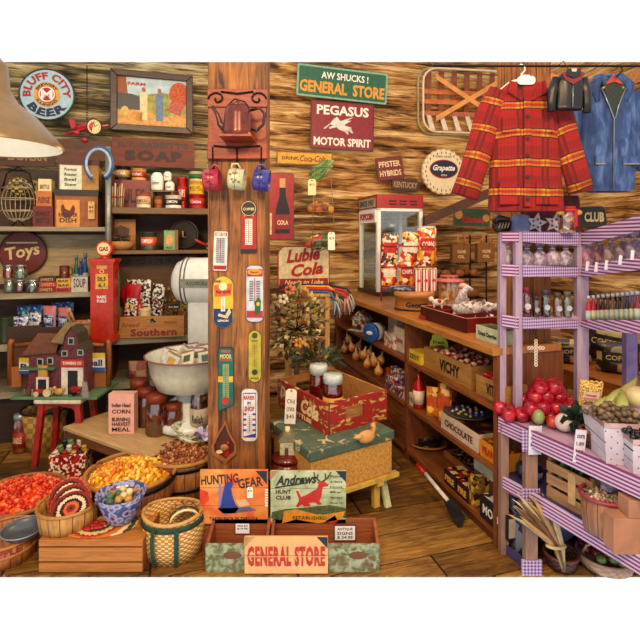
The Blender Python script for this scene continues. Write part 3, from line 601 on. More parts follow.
# gas pump
d = L(99, -.16); s = d / F; zg = .785; t = root('gas_pump', 'red toy gas pump with a round globe standing on the lower shelf', 'toy gas pump', (X(101, d), d + .07, zg), RA * .3); rp = P('#c23a1c', .35)
h = Z(262, d) - zg; b = MB(); b.box(-11 * s, 11 * s, -.07, .07, 0, h, rp); b.box(-11.6 * s, 11.6 * s, -.075, .075, h - 2.5 * s, h, rp); b.box(-12 * s, 12 * s, -.08, .08, 0, .03, rp)
b.box(-6 * s, 6 * s, -.073, -.07, h - 27 * s, h - 12 * s, P('#d8b24a')); b.box(-5 * s, 5 * s, -.0735, -.07, h - 7 * s, h - 3.5 * s, P('#c8a050')); b.ring((0, -.073, h - 9.5 * s), 1.8 * s, .003, CRM, seg=14)
b.text('20.5', 8 * s, 4 * s, (0, -.076, h - 17 * s), BLK, .02); b.text('6.1', 6 * s, 4 * s, (0, -.076, h - 23 * s), BLK, .02); b.text('RARE', 9 * s, 3 * s, (0, -.0735, h - 35 * s), WHT, .03); b.text('FUELS', 9 * s, 3 * s, (0, -.0735, h - 39 * s), WHT, .03); b.build('pump_body', t, bev=.006)
b = MB(); b.box(-13 * s, 13 * s, -.08, .08, h, h + 3 * s, rp); b.lathe([(6 * s, h + 3 * s), (3.5 * s, h + 5 * s), (3.5 * s, h + 8 * s)], rp, seg=16); b.build('pump_top', t)
b = MB(); b.prism(ell(8 * s, 8 * s, 28, 0, h + 13 * s), -.028, .028, rp); b.prism(ell(6.4 * s, 6.4 * s, 28, 0, h + 13 * s), -.032, .03, CRM); b.text('GAS', 9 * s, 4.5 * s, (0, -.0335, h + 13 * s), P('#7e2410'), .03); b.build('globe', t)
b = MB(); b.tube([(12 * s, 0, h - .06), (14.5 * s, -.02, h - .12), (15 * s, -.02, .2), (13 * s, 0, .08)], .006, P('#2c5c38', .4)); b.build('hose', t)
# --- shelf C z .78 left
zE = .785; d = L(35) - .02; s = d / F; bkm = FLATWEAVE('#4a2c1a', '#1a0e08', 60)
def candy_crate(x0, x1, yt, lb):
    d = L((x0 + x1) / 2) - .02; w = (x1 - x0) / F * d; h = Z(yt, d) - zE; t = root('wicker_box', lb, 'basket', (X((x0 + x1) / 2, d), d, zE), RA)
    for a in ((-w/2, w/2, 0, .012), (-w/2, w/2, .158, .17), (-w/2, -w/2 + .012, .012, .158), (w/2 - .012, w/2, .012, .158)): MB().box(*a, 0, h, bkm).build('side', t)
    MB().box(-w/2 + .01, w/2 - .01, .01, .16, 0, .01, bkm).build('bottom', t)
candy_crate(8, 40, 326, 'dark wicker box under the blue bags at the left'); candy_crate(42, 66, 327, 'dark wicker box under the pink and blue bags')
blu = PRINT(('#2a5c9a', '#9fc0de', '#1c3c74', '#3c7ab8'), 55); wb = PRINT(('#c8cede', '#4c3a5c', '#8c9ab0', '#e8e8ee'), 70); pk = P('#d88a8c', .35)
for i, (x0, x1, y0, m, tx, bk, lb) in enumerate(((16, 29, 306, blu, 'HERB', .13, 'blue candy bag at the back left of the dark wicker box'), (29, 42, 305, blu, 'MINT', .13, 'blue candy bag at the back right of the dark wicker box'), (11, 27, 317, wb, '', .04, 'purple and white candy bag in front of the left blue bag'), (26, 40, 313, wb, 'CHEWS', .06, 'purple and white candy bag in front of the right blue bag'), (42, 55, 306, pk, 'TAFFY', .05, 'pink and blue taffy bag, left of the two in the right wicker box'), (57, 70, 308, pk, 'TAFFY', .05, 'pink and blue taffy bag, right of the two in the right wicker box'), (51, 62, 303, blu, '', .13, 'blue bag standing behind the pink taffy bags'), (62, 73, 302, blu, '', .13, 'blue bag standing at the right behind the pink taffy bags'))):
    d = L((x0 + x1) / 2) + bk; pouch('candy_bag', lb, 'bag', x0, x1, y0, zE + .012, d, m, tx, WHT, blu if m == pk else None, thick=.3)
# wicker basket right of them
d = L(87) - .05; t = basket('wicker_basket', 'oval tan wicker basket of pink candies in front of the gas pump', 'basket', 88, 16.5, 322, zE, d, WEAVE('#cfa365', '#8a5c2a', 30, 110), P('#b98a4c'), .85, sy=.5)
b = MB(); r = t['_r']
b.tube([(-r, 0, t['_h']), (-r * 1.25, 0, t['_h'] + .05), (-r * 1.1, 0, t['_h'] + .09), (-r * .8, 0, t['_h'] + .0)], .009, P('#c89a58')).build('handle', t)
b = MB(); b.tube([(r * .8, 0, t['_h']), (r * 1.25, 0, t['_h'] + .09), (r * 1.35, 0, t['_h'] + .06), (r * 1, 0, t['_h'] - .02)], .009, P('#c89a58')).build('handle', t)
for i in range(9):
    a = i * 2.4; q = .75 * math.sqrt((i + .5) / 9) * r; b = MB(); b.lathe([(0, -.03), (.02, -.02), (.02, .02), (0, .03)], P('#d8968e' if i % 3 else '#e6dcd0', .4), seg=8)
    tag(b.build('wrapped_candy', loc=(t.location.x + q * math.cos(a), t.location.y + q * .5 * math.sin(a), zE + t['_h'] * .93), rot=(1.2, i, a)), 'pink wrapped candy in the oval wicker basket by the gas pump', 'candy', 'wrapped candies in the oval wicker basket')
can('dark_pot', 'green plant pot half hidden at the far left of the lower shelf', 'pot', -4, 8, 318, zE, L(2), P('#3a4a2c'), None)
# Southern bread crate and bags
d = dp(150, 4.16); s = d / F; t = root('bread_crate', 'pale wooden crate with red lettering holding red bags', 'crate', (X(150, d), d, zE), RA * .55); cw = WD('#d39a50', '#95602a'); w, h = 33 * s, 21 * s
b = MB(); hole = rrect(.07, .03, .014, 4, .01, h - .035)
b.box(-w, w, 0, .016, 0, h - .055, cw); b.box(-w, w, 0, .016, h - .018, h, cw); b.box(-w, -.03, 0, .016, h - .055, h - .018, cw); b.box(.05, w, 0, .016, h - .055, h - .018, cw)
b.text('bread', .14, .035, (-w * .55, -.002, h * .62), P('#9a3a1c'), .01, slant=.3); b.text('Southern', .36, .06, (.03, -.002, h * .24), P('#8e3018'), .045, track=1.1); b.text('ENRICHED', .1, .016, (.16, -.002, h * .68), P('#9a4a24'), .02); b.build('front_board', t)
for x_ in (-w, w - .016): MB().box(x_, x_ + .016, .016, .26, 0, h, cw).build('end_board', t)
MB().box(-w, w, .26, .276, 0, h, cw).build('back_board', t); MB().box(-w + .016, w - .016, .016, .26, 0, .01, cw).build('bottom_board', t)
rb = P('#b8161a', .3); bw = PRINT(('#d8d0c4', '#1c1614', '#e8e4dc', '#5a5048'), 60)
for i, (x0, x1, y0, m, bk, tl, lb) in enumerate(((120, 136, 284, rb, .05, .1, 'red and black coffee bag at the left in the bread crate'), (134, 152, 285, rb, .07, -.35, 'red and black coffee bag tilted to the right in the bread crate'), (126, 150, 280, bw, .15, .0, 'grey and white bag standing behind the red bags in the bread crate'), (148, 160, 284, bw, .18, .1, 'black and white bag at the back right of the bread crate'))):
    p = pouch('coffee_bag', lb, 'bag', x0, x1, y0, zE + .012, dp(140, 4.18) + bk, m, 'BOLD' if m == rb else None, P('#e0b24a'), bw if m == rb else None, 0, thick=.25, tilt=tl)
can('coffee_roll', 'cream round roll lying low in front of the coffee bags', 'roll', 137, 149, 309, zE + .012, dp(141, 4.16) + .03, CRM, P('#e2c884'), None)
d = dp(172, 4.3); b = MB(); rg = random.Random(3)
for k in range(6): b.tube([(rg.uniform(-.04, .04), 0, 0), (rg.uniform(-.1, .1), rg.uniform(-.04, .04), .16), (rg.uniform(-.15, .15), rg.uniform(-.04, .04), rg.uniform(.22, .34))], .004, P('#4a3018'), 5)
leafy(b, (0, 0, .2), 110, (.13, .06, .14), .04, [P('#8a7a34'), P('#b8923c'), P('#4a4a20'), P('#9a4a24')], rng=rg)
tag(b.build('dried_vine_bouquet', loc=(X(168, d), d, zE + .02)), 'loose dried vine and berry bouquet at the right end of the bread crate', 'dried plant')
carton('black_card_box', 'small black box with white script beside the enamel scale', 'box', 167, 180, 305, zE + .22, dp(174, 4.2), .05, BLK, [('Our Best', .5)], WHT, RA, th=.5)
# --- below: cushion on lowest shelf
d = dp(138, 4.28); s = d / F; t = root('patchwork_cushion', 'little pink patchwork cushion with two stars on the lowest shelf', 'cushion', (X(136.5, d), d + .02, .42), RA * .3); w = 8.6 * s
cs = (P('#c07a68', .9), P('#dfb592', .9))
for i in range(2):
    for j in range(2):
        b = MB(); b.grid(lambda u, v: (-w + (i + u) * w, -.035 * (1 - (abs(-1 + i + u)) ** 4) * (1 - abs(-1 + j + v) ** 4), .004 + (j + v) * w), 6, 6, cs[(i + j) % 2])
        if (i + j) == 1 or i == j == 0:
            cx, cz = -w + (i + .5) * w, .004 + (j + .5) * w; y_ = -.05
            if (i, j) in ((0, 0), (1, 1), (1, 0)): 
                if (i, j) != (1, 0): b.prism([(cx + (.022 if k % 2 == 0 else .009) * math.sin(k * PI / 5), cz + (.022 if k % 2 == 0 else .009) * math.cos(k * PI / 5)) for k in range(10)], y_, y_ + .012, P('#8e1a14'))
        b.build('patch', t)
b = MB(); b.prism([(-w, 0), (w, 0), (w, 2 * w), (-w, 2 * w)], .0, .03, cs[0]); b.build('cushion_back', t, bev=.01)
# ================================================================ left, on the floor in front of the shelves
BSK = STAVE('#b5793a', '#7a4a1e', 22); RIM = WD('#c9974c', '#8a5a26', (6, 6, 20))
# red stool with green board and toy barn
d = 3.42; s = d / F; zs = Z(397, d); t = root('stool', 'red painted stool with a white edged top under the toy barn', 'stool', (X(62, d), 3.50, 0), 0)
sr = P('#b02c1a', .5, v=.6)
for sx in (-1, 1):
    for sy in (-1, 1): MB().hexa([(sx * .165 - .018, sy * .125 - .018, 0), (sx * .165 + .018, sy * .125 - .018, 0), (sx * .165 + .018, sy * .125 + .018, 0), (sx * .165 - .018, sy * .125 + .018, 0), (sx * .125 - .02, sy * .1 - .02, zs - .03), (sx * .125 + .02, sy * .1 - .02, zs - .03), (sx * .125 + .02, sy * .1 + .02, zs - .03), (sx * .125 - .02, sy * .1 + .02, zs - .03)], sr).build('leg', t)
for sy in (-1, 1): MB().prism([(-.12, zs - .03), (-.12, zs - .10), (-.08, zs - .07), (0, zs - .055), (.08, zs - .07), (.12, zs - .10), (.12, zs - .03)], sy * .1 - .008, sy * .1 + .008, sr).build('apron', t)
MB().box(-.165, .165, -.145, .145, zs - .03, zs, P('#d9d3c0', .5)).build('seat', t, bev=.008)
t = root('green_board', 'pale green board lying on the red stool', 'board', (X(60, d), d + .14, zs), 0); MB().box(-.31, .29, -.205, .19, 0, .02, P('#6a8f66', .5, v=.75)).build('board', t, bev=.004)
t.location.z += .0005; zb = zs + .0215
# tray frame standing behind the barn
t = root('copper_tray', 'brown rope edged wooden tray standing upright behind the toy barn', 'tray', (X(58, 3.56), 3.58, zb)); cp = WD('#b5703a', '#6a3a18', (20, 20, 3), .4)
w, h = 49 * 3.6 / F, Z(341, 3.58) - zb; MB().box(-w, w, .012, .03, .0, h * .94, WD('#7a4a28', '#40220f')).build('tray_back', t)
for q in ([(-w, 0, 0), (-w, 0, h * .9), (-w * .96, 0, h)], [(w, 0, 0), (w, 0, h * .93), (w * .97, 0, h * .98)]): MB().tube([(a, c, e + .012) for a, c, e in q], .02, cp).build('side_rail', t)
MB().tube([(-w + .04, 0, h - .03), (-w * .4, 0, h - .015), (w * .3, 0, h - .02), (w - .03, 0, h - .03)], .014, cp).build('top_rail', t)
for x0, x1 in ((-w + .0, -w + .085), (w - .13, w)): MB().box(x0, x1, -.01, .01, 0.003, .15, FLATWEAVE('#b5763c', '#7a4420', 90)).build('rope_panel', t)
for x0, x1, y0, y1, tx, lb in ((19, 29, 358, 374, 'B', 'yellow and blue letter card at the left of the barn'), (86, 105, 353, 371, 'ball', 'yellow and blue card with a jar advert right of the barn')):
    dd = 3.53; w_ = (x1 - x0) / F * dd; h_ = (y1 - y0) / F * dd; b = MB(); b.box(-w_/2, w_/2, 0, .004, 0, h_, P('#e3e0cc')); b.box(-w_/2, w_/2, -.001, 0, h_ * .72, h_, P('#e2c02c')); b.box(-w_/2, w_/2, -.001, 0, 0, h_ * .2, P('#2c5fa0')); b.text(tx, w_ * .7, h_ * .36, (0, -.002, h_ * .46), P('#1c3a6e'), .03)
    tag(b.build('printed_card', loc=(X((x0 + x1) / 2, dd), dd, Z(y1, dd))), lb, 'card')
# barn
bd = 3.4; s = bd / F; t = root('toy_barn', 'maroon toy barn and farm shed with rusty roof on the green board', 'toy barn', (X(62, bd), bd + .02, zb)); bm_ = NB('barn_boards'); xx, yy, zz_ = bm_.xyz()
bm_ = bm_.done(bm_.mix(bm_.mt('LESS_THAN', bm_.mt('FRACT', bm_.mt('MULTIPLY', xx, 75)), .15), bm_.ramp(bm_.noise(30), [(.3, '#5a2830'), (.6, '#7c3e48')]), '#2c1014'), .7); wt = P('#ded8c8', .6, v=.75); rust = WD('#8a5534', '#43210f', (30, 30, 3)); px = lambda a: (a - 62) * s; pz = lambda a: Z(a, bd) - zb
b = MB(); body = [(px(59), 0), (px(84), 0), (px(84), pz(352)), (px(78), pz(345)), (px(76.5), pz(335)), (px(70), pz(328)), (px(64), pz(336)), (px(62), pz(346)), (px(58), pz(353)), (px(59), pz(355))]
b.prism(body, 0, .13, bm_); b.build('main_barn', t)
b = MB(); rl = [body[i] for i in (2, 3, 4, 5, 6, 7, 8)]
for p, q in zip(rl, rl[1:]): b.slab([(p[0] * 1.0, -.012, p[1]), (q[0], -.012, q[1]), (q[0], .14, q[1]), (p[0], .14, p[1])], (0, 0, .007), P('#4a4a38'))
b.build('barn_roof', t)
MB().prism([(px(26), 0), (px(59), 0), (px(59), pz(358)), (px(54), pz(354)), (px(28), pz(356))], .0, .11, bm_).build('shed', t)
MB().slab([(px(22), -.02, pz(356)), (px(56), -.02, pz(353)), (px(52), .1, pz(338)), (px(28), .1, pz(338))], (0, 0, .01), rust).build('shed_roof', t)
MB().slab([(px(48), .02, pz(344)), (px(62), .02, pz(346)), (px(66), .12, pz(328)), (px(56), .12, pz(327))], (0, 0, .01), P('#8a7040')).build('shed_roof', t)
MB().box(px(22), px(56), -.05, .0, pz(369), pz(367), P('#5c7a58')).build('porch_roof', t)
for x0, y0, w_, h_ in ((67, 338, 6, 7), (60.5, 351, 6, 6), (76.5, 350, 6, 6), (36, 359, 6, 7), (46, 358, 6, 7)):
    b = MB(); a, c = px(x0), pz(y0 + h_); b.box(a, a + w_ * s, -.008, 0, c, c + h_ * s, P('#a9b0a4')); wn_ = b.build('window', t); MB().box(a + s, a + (w_ - 1) * s, -.009, -.007, c + s, c + (h_ - 1) * s, P('#1c2228', .2)).build('pane', wn_)
b = MB(); b.box(px(60), px(83), -.012, 0, pz(367), pz(360), P('#c0442c')); b.text('TOWING CO', 19 * s, 3.2 * s, (px(71.5), -.014, pz(363.5)), WHT, .02); b.build('name_board', t)
MB().box(px(60.5), px(82), -.01, 0, 0, pz(368), wt).box(px(67), px(77), -.011, 0, 0, pz(371), BLK).build('barn_door', t)
MB().box(px(39), px(51), -.055, -.045, 0, pz(376), wt).box(px(41), px(49), -.057, -.05, 0, pz(378), BLK).build('porch_front', t); MB().box(px(40), px(49), -.045, -.03, pz(376), pz(365), P('#c99a40')).build('hay', t)
for x0, c in ((34, '#b3231c'),):
    q = root('toy_tractor', 'red toy tractor with cream wheels in front of the barn', 'toy', (X(43, 3.37), 3.375, zb)); u = 3.3 / F; MB().box(-8 * u, 3 * u, -.015, .015, 3.5 * u, 7.5 * u, P(c)).box(-6 * u, 8 * u, -.012, .012, 3 * u, 5 * u, P(c)).build('body', q, bev=.003)
    for x_, r_ in ((5 * u, 4 * u), (-6 * u, 2.6 * u)): MB().prism(ell(r_, r_, 14, x_, r_), -.022, -.016, P('#d8c89a')).build('wheel', q); MB().prism(ell(r_, r_, 14, x_, r_), .016, .022, P('#d8c89a')).build('wheel', q)
q = root('toy_wheelbarrow', 'red toy wheelbarrow before the barn door', 'toy', (X(76, 3.37), 3.38, zb)); MB().hexa([(-.022, -.02, .03), (.02, -.02, .03), (.02, .02, .03), (-.022, .02, .03), (-.04, -.03, .06), (.035, -.03, .055), (.035, .03, .055), (-.04, .03, .06)], P('#b3231c')).build('tub', q); MB().tube([(.03, 0, .03), (.012, 0, .008)], .004, IRON).ring((-.02, 0, .011), .01, .004, IRON, seg=10).build('wheel', q)
b = MB(); b.ball((0, 0, .03), .026, P('#c9a052'), (1.3, .8, .9)).ball((-.03, 0, .055), .013, P('#c9a052')).tube([(.02, 0, .03), (.045, 0, .055)], [.012, .004], P('#b58a3c')).tube([(0, 0, .02), (0, 0, 0)], .006, P('#b58a3c')); tag(b.build('toy_hen', loc=(X(58, 3.37), 3.38, zb)), 'small straw coloured toy hen between the tractor and the barn door', 'toy')
for i, (x0, c) in enumerate(((24, '#8a6a48'), (28.5, '#6e4630'), (32, '#a08a70'))): tag(MB().lathe([(.008, 0), (.01, .02), (.006, .035), (.008, .045), (0, .05)], P(c), seg=8).build('toy_figure', loc=(X(x0, 3.37), 3.375, zb)), ['tan toy figure, leftmost before the shed', 'brown toy figure, middle of the three before the shed', 'pale toy figure nearest to the tractor'][i], 'toy')
tag(MB().slab([(-.03, -.01, 0), (.02, -.01, 0), (-.0, -.01, .11), (-.03, -.01, .11)], (0, .01, 0), WD('#a9a59a', '#6e6a60')).build('toy_fence', loc=(X(87, 3.34), 3.34, zb)), 'grey weathered board leaning at the right of the barn door', 'board')
# under the shelf: jar candle, wicker tub
d = 3.62; t = jar('jar_candle', 'glass jar candle with a red label on the floor at the left', 'candle', 9.5, 23.5, 416, 0, 3.56, P('#8a2a18'), P('#b8c4cc', .3, .5), P('#a52a1c'), 'CANDLE', neck=.86, lidh=.14, ltm=CRM)
t = basket('wicker_tub', 'checked yellow and dark wicker tub in the shade beneath the shelf', 'basket', 45, 21, 408, 0, 3.70, FLATWEAVE('#c9a258', '#2c1c10', 26), P('#2a1a10'), .8)
tag(MB().cyl(.05, 0, .1, BLK).build('dark_jar', loc=(X(36, 3.72), 3.72, .02)), 'dark jar inside the checked wicker tub', 'jar')
# low tissue house box with little jars
d = 3.12; s = d / F; t = root('gift_crate', 'small red striped gift crate packed with little jars on the floor', 'crate', (X(67, d), d, 0), .15)
w = 17 * s; gm = PRINT(('#b5281c', '#e8dcc0', '#7a1a14'), 70); zt = Z(455, d)
for a in ((-w, w, 0, .01), (-w, w, .16, .17), (-w, -w + .01, .01, .16), (w - .01, w, .01, .16)): MB().box(*a, 0, zt, gm).build('side', t)
MB().box(-w, w, 0, .17, 0, .008, gm).build('bottom', t)
cc = [P('#e3dfc8'), P('#b3271c'), P('#d6a83a'), P('#3a2c4a'), P('#7a9a5a')]
for i in range(12):
    b = MB(); b.lathe([(.019, 0), (.02, .03), (.015, .04), (.017, .042), (.017, .05), (0, .05)], cc[i % 5], seg=8); tag(b.build('sample_jar', loc=(X(67, d) - w * .75 + (i % 4) * w * .48, d + .035 + .045 * (i // 4), zt - .035 + .018 * (i // 4)), rot=(.2, .15 * ((i % 3) - 1), 0)), 'tiny filled jar packed in the red striped gift crate', 'jar', 'tiny jars in the striped gift crate')
# low pine table and what stands on it
tt = root('low_table', 'low pale pine table with jars of preserves on it', 'table', (X(118, 3.32), 3.32, 0), math.radians(-32)); zt = .30
MB().box(-.32, .56, -.2, .24, zt - .025, zt, PALE).build('tabletop', tt, bev=.004)
for x_, y_ in ((-.29, -.17), (.53, -.17), (-.29, .21), (.53, .21)): MB().box(x_ - .02, x_ + .02, y_ - .02, y_ + .02, 0, zt - .025, P('#c6cbb2')).build('leg', tt)
MB().box(-.30, .40, -.19, -.175, zt - .085, zt - .025, WD('#8a5a30', '#50300f')).build('apron', tt); MB().box(-.31, -.295, -.2, .2, zt - .085, zt - .025, WD('#8a5a30', '#50300f')).build('apron', tt)
carton('cornmeal_box', 'pink and white cornmeal carton with dark letters on the low table', 'box', 108.5, 134, 394, zt, 3.2, .07, P('#e2b0a0', .6, v=.9), [('Indian Head', .72), ('CORN', .56), ('BURNING', .36), ('HARVEST', .24), ('MEAL', .11)], P('#2a1a1a'), 0, th=.2)
mf = PRINT(('#6a2414', '#8e3a1e', '#43160c'), 40); bl = P('#8e3f22', .5, .2)
for x0, x1, y0, d_, lb in ((126, 146, 382, 3.36, 'tall brown preserve jar furthest back beside the cornmeal carton'), (133, 152, 391, 3.28, 'brown preserve jar in the middle of the row behind the front jar'), (142, 164, 397, 3.13, 'large brown preserve jar nearest the camera on the low table'), (162, 180, 406, 3.16, 'short brown preserve jar at the right of the low table')):
    jar('preserve_jar', lb, 'jar', x0, x1, y0, zt, d_, mf, bl, None, neck=.88, lidh=.2, tint='#f0c8a8')
# enamel stand, bowl with packets, scale body
en = P('#dfe3dc', .18, v=.9); enb = P('#6a6a68', .3)
d = 3.55; s = d / F; t = root('enamel_scale', 'white enamel drum shaped scale standing behind the enamel bowl', 'scale', (X(196, d), d + .25, .3), 0)
z = lambda y: Z(y, d) - .3
b = MB(); b.T = Matrix.Translation((0, 0, z(284))); R = 25 * s; Tm = b.T
b.T = Tm @ Matrix.Rotation(PI / 2, 4, 'Y'); b.lathe([(0, -.24), (R * .5, -.235), (R * .82, -.2), (R, -.13), (R, .12), (R * .9, .17), (0, .19)], en, seg=32); b.T = Tm
for x_ in (-.14, -.11): b.ring((x_, 0, 0), R * 1.0, .006, enb, 'x', 32)
b.build('drum', t); b = MB(); b.T = Tm; b.box(-.13, .1, -R * 1.03, -R * .8, -.035, .03, P('#8a9078', .3)); b.text('ACCUSCALE', .16, .028, (-.01, -R * 1.035, -.002), P('#30342c'), .02); b.build('reading_window', t)
b = MB(); b.box(-.11, .12, -.09, .09, z(388), z(300), en); b.build('column', t, bev=.02); MB().lathe([(.26, 0), (.27, .02), (.22, .05), (.1, .09), (.09, z(388))], en, seg=28).build('base', t)
t2 = root('white_pedestal', 'low white enamel pedestal box hidden beneath the scale', 'pedestal', (X(196, d), d + .25, 0)); MB().box(-.2, .2, -.2, .25, 0, .298, en).build('box', t2)
d = 3.32; s = d / F; zb_ = Z(408, d) ; t = root('enamel_bowl', 'big white enamel bowl full of seed packets by the timber post', 'bowl', (X(190, d), d, .308)); r = 43 * s; h1 = Z(354, d) - .308; h0 = Z(388, d) - .308
b = MB(); b.lathe([(r * .6, 0), (r * .72, .012), (r * .7, .05), (r * .3, .08), (r * .3, h0)], en, seg=36); b.build('foot', t)
b = MB(); b.lathe([(r * .55, h0), (r * .74, h0 + .02), (r * .88, h0 + (h1 - h0) * .5), (r * .95, h1), (r * 1.02, h1 + .004), (r * .93, h1 - .004), (r * .85, h0 + (h1 - h0) * .5), (r * .6, h0 + .03), (0, h0 + .02)], P('#cfd2c2', .25, v=.85), seg=40); b.ring((0, 0, h1 + .002), r * 1.0, .006, P('#9a6a5a', .4), 'z', 40); b.build('bowl_body', t)
for i in range(9):
    a = i * 2.4; q = r * .66 * math.sqrt((i + .4) / 9); b = MB(); c = ('#dcd9cc', '#c9cfc6', '#e3dcc6')[i % 3]; b.box(-.05, .05, -.006, .006, -.05, .06, P(c)); b.box(-.028, .028, -.0065, .0065, -.02, .03, P(('#6a6a4a', '#c9a23a', '#5a6a5c')[i % 3])); b.box(-.05, .05, -.0066, .0066, .045, .06, P('#9a7a70'))
    tag(b.build('seed_packet', loc=(t.location.x + q * math.cos(a), t.location.y + q * math.sin(a), .308 + h1 - .012), rot=(-.5 + .25 * math.sin(i * 3), .4 * math.sin(i * 2), .6 * math.sin(i * 5)), bev=.003), 'white printed seed packet in the big enamel bowl', 'packet', 'seed packets in the enamel bowl')
# spice jar, speckled bowl, tags in front of the post's left side
d = 3.02
for x0, x1, y0, yb, d_, lb in ((189, 207, 378, 440, 3.3, 'dark jar with a white lid at the back by the timber post'), (188, 206, 387, 424, 3.14, 'dark jar with a white lid and script label in front of the other one')):
    jar('pickle_jar', lb, 'jar', x0, x1, y0, .30, d_, PRINT(('#4a2418', '#7a4a2c', '#2c120c'), 40), P('#dfe2d8', .3), P('#c9b9a0') if y0 > 380 else None, 'Relish', neck=.9, lidh=.17)
b = MB(); b.lathe([(.05, 0), (.09, .02), (.13, .06), (.12, .06), (.08, .03), (0, .02)], PRINT(('#c8cdb0', '#8a9078', '#dcdcc6'), 60, .3), seg=24); tag(b.build('speckled_bowl', loc=(X(192, 3.2), 3.1, .301), rot=(0, .35, 0)), 'speckled pale green bowl tilted behind the basket of nuts', 'bowl')
b = MB(); b.grid(lambda u, v: (-.06 + .12 * u, -.05 + .1 * v, .03 * math.sin(u * 7) * math.cos(v * 6) + .03), 12, 12, PRINT(('#b9a4c4', '#d8cfe0', '#8a74a0'), 60)); b.grid(lambda u, v: (-.06 + .12 * v, -.05 + .1 * u, .03 * math.sin(v * 7) * math.cos(u * 6) + .026), 12, 12, P('#b9a4c4')); tag(b.build('lace_sachet', loc=(X(201, 2.98), 3.06, .33)), 'crumpled lilac lace sachet beside the timber post', 'sachet')
# bushel baskets of sweets
t = basket('bushel_basket', 'bushel basket heaped with brown candied nuts left of the timber post', 'basket', 184, 38, 449, 0, 3.0, BSK, RIM, .84, rimr=.012, hoops=(.45, .88), hm=P('#1c1410', .5)); heap('candied_nuts', 'heap of brown candied nuts in a bushel basket', 'nuts', t, ('#b0703a', '#8e5028', '#c99058', '#6e3a1a'), 620, .0125, .28)
t = basket('bushel_basket', 'bushel basket heaped with yellow and orange candies, in front of the jars', 'basket', 132, 43, 470, 0, 2.76, BSK, RIM, .84, rimr=.013, hoops=(.45, .88), hm=P('#1c1410', .5)); heap('yellow_candies', 'heap of wrapped yellow and orange candies in a bushel basket', 'candy', t, ('#e8a818', '#f0c43a', '#d8761a', '#f2d872'), 520, .0155, .28)
t = basket('bushel_basket', 'bushel basket of bright orange candies at the far left', 'basket', 20, 42, 494, 0, 2.82, BSK, WD('#b07a4c', '#74441f', (6, 6, 20)), .86, rimr=.013, hoops=(.5,)); heap('orange_candies', 'heap of bright orange candies in the far left bushel basket', 'candy', t, ('#e2421c', '#f06a28', '#c9301a', '#f08a58'), 430, .0165, .2)
# slatted crate with the mat, the bowl and the chip basket
zc = .155; t = root('slatted_crate', 'orange pine slatted crate at the bottom left under the braided mat', 'crate', (X(90, 2.3), 2.305, 0)); sl = WD('#c98a3c', '#935820'); w = 52 * 2.3 / F
for zz0, zz1 in ((.003, .046), (.054, .118), (.126, .147)): MB().box(-w, w, 0, .014, zz0, zz1, sl).build('front_slat', t, bev=.002)
for k in range(3): MB().box(-w, w, .003 + k * .1, .095 + k * .1, .147, zc, sl).build('top_slat', t)
for x_ in (-w, w - .02): MB().box(x_, x_ + .02, .014, .30, 0, .147, WD('#a8662c', '#6a3a14')).build('end_board', t)
MB().box(-w, w, .285, .3, 0, .147, sl).build('back_board', t); MB().box(-w + .02, w - .02, .03, .28, .0, .12, BLK).build('shade_block', t)  # black block stands in for the shade inside the crate
d = 2.43; b = MB(); md = BRAID(('#b8481f', '#c9742c', '#e0c48a', '#4a4a2c', '#d8b878', '#8a2818'), 9); b.lathe([(0, .008), (.19, .008), (.2, .004), (.195, 0), (0, 0)], md, seg=40, sy=.6); tag(b.build('braided_mat', loc=(X(98, d), 2.435, zc)), 'oval orange and cream braided mat on the slatted crate', 'mat')
b = MB()
for k in range(14): a = k * 1.9; b.ball((.05 * math.cos(a) + .05 * math.sin(k), .03 * math.sin(a), .006), .014, P('#b5201c', .6), (1.4, 1, .5), 8, 5)
tag(b.build('red_ribbon_trim', loc=(X(86, 2.38), 2.4, zc + .009)), 'row of red knots lying on the braided mat', 'trim')
d = 2.45; t = root('floral_bowl', 'blue and maroon floral bowl of sweets standing on the braided mat', 'bowl', (X(121, d), d, zc + .01)); r = 23.5 / F * d; h = Z(492, d) - zc - .01
fb = NB('floral_glaze'); v = fb.vor(30); fb.m = fb.done(fb.ramp(v.outputs['Distance'], [(.2, '#7a1c34'), (.4, '#8c8fb8'), (.55, '#a9b0cc'), (.7, '#4a5a8e')]), .15); fb = fb.m
fl_ = lambda a, f: 1 + .03 * math.cos(a * 8) * f
MB().lathe([(r * .45, 0), (r * .55, .01), (r * .72, h * .35), (r * .9, h * .75), (r * 1.03, h), (r * .99, h), (r * .86, h * .75), (r * .6, h * .2), (0, h * .12)], fb, seg=32, fn=fl_).build('bowl_body', t)
t['_r'] = r; t['_h'] = h; t['_sy'] = 1
for i in range(8):
    a = i * 2.4; q = r * .6 * math.sqrt((i + .3) / 8); b = MB(); b.lathe([(0, -.02), (.018, -.012), (.018, .012), (0, .02)], (CRM, P('#5a7a5a'), P('#c9a050'))[i % 3], seg=8); tag(b.build('mint', loc=(t.location.x + q * math.cos(a), t.location.y + q * math.sin(a), zc + h * .93), rot=(1, i, 0)), 'wrapped sweet lying in the floral bowl', 'sweet', 'sweets in the floral bowl')
t = basket('chip_basket', 'round pine chip basket of braided coasters on the slatted crate', 'basket', 69, 28.5, 502, zc, 2.455, STAVE('#c99a52', '#9a6a2c', 16), RIM, .93, rimr=.008)
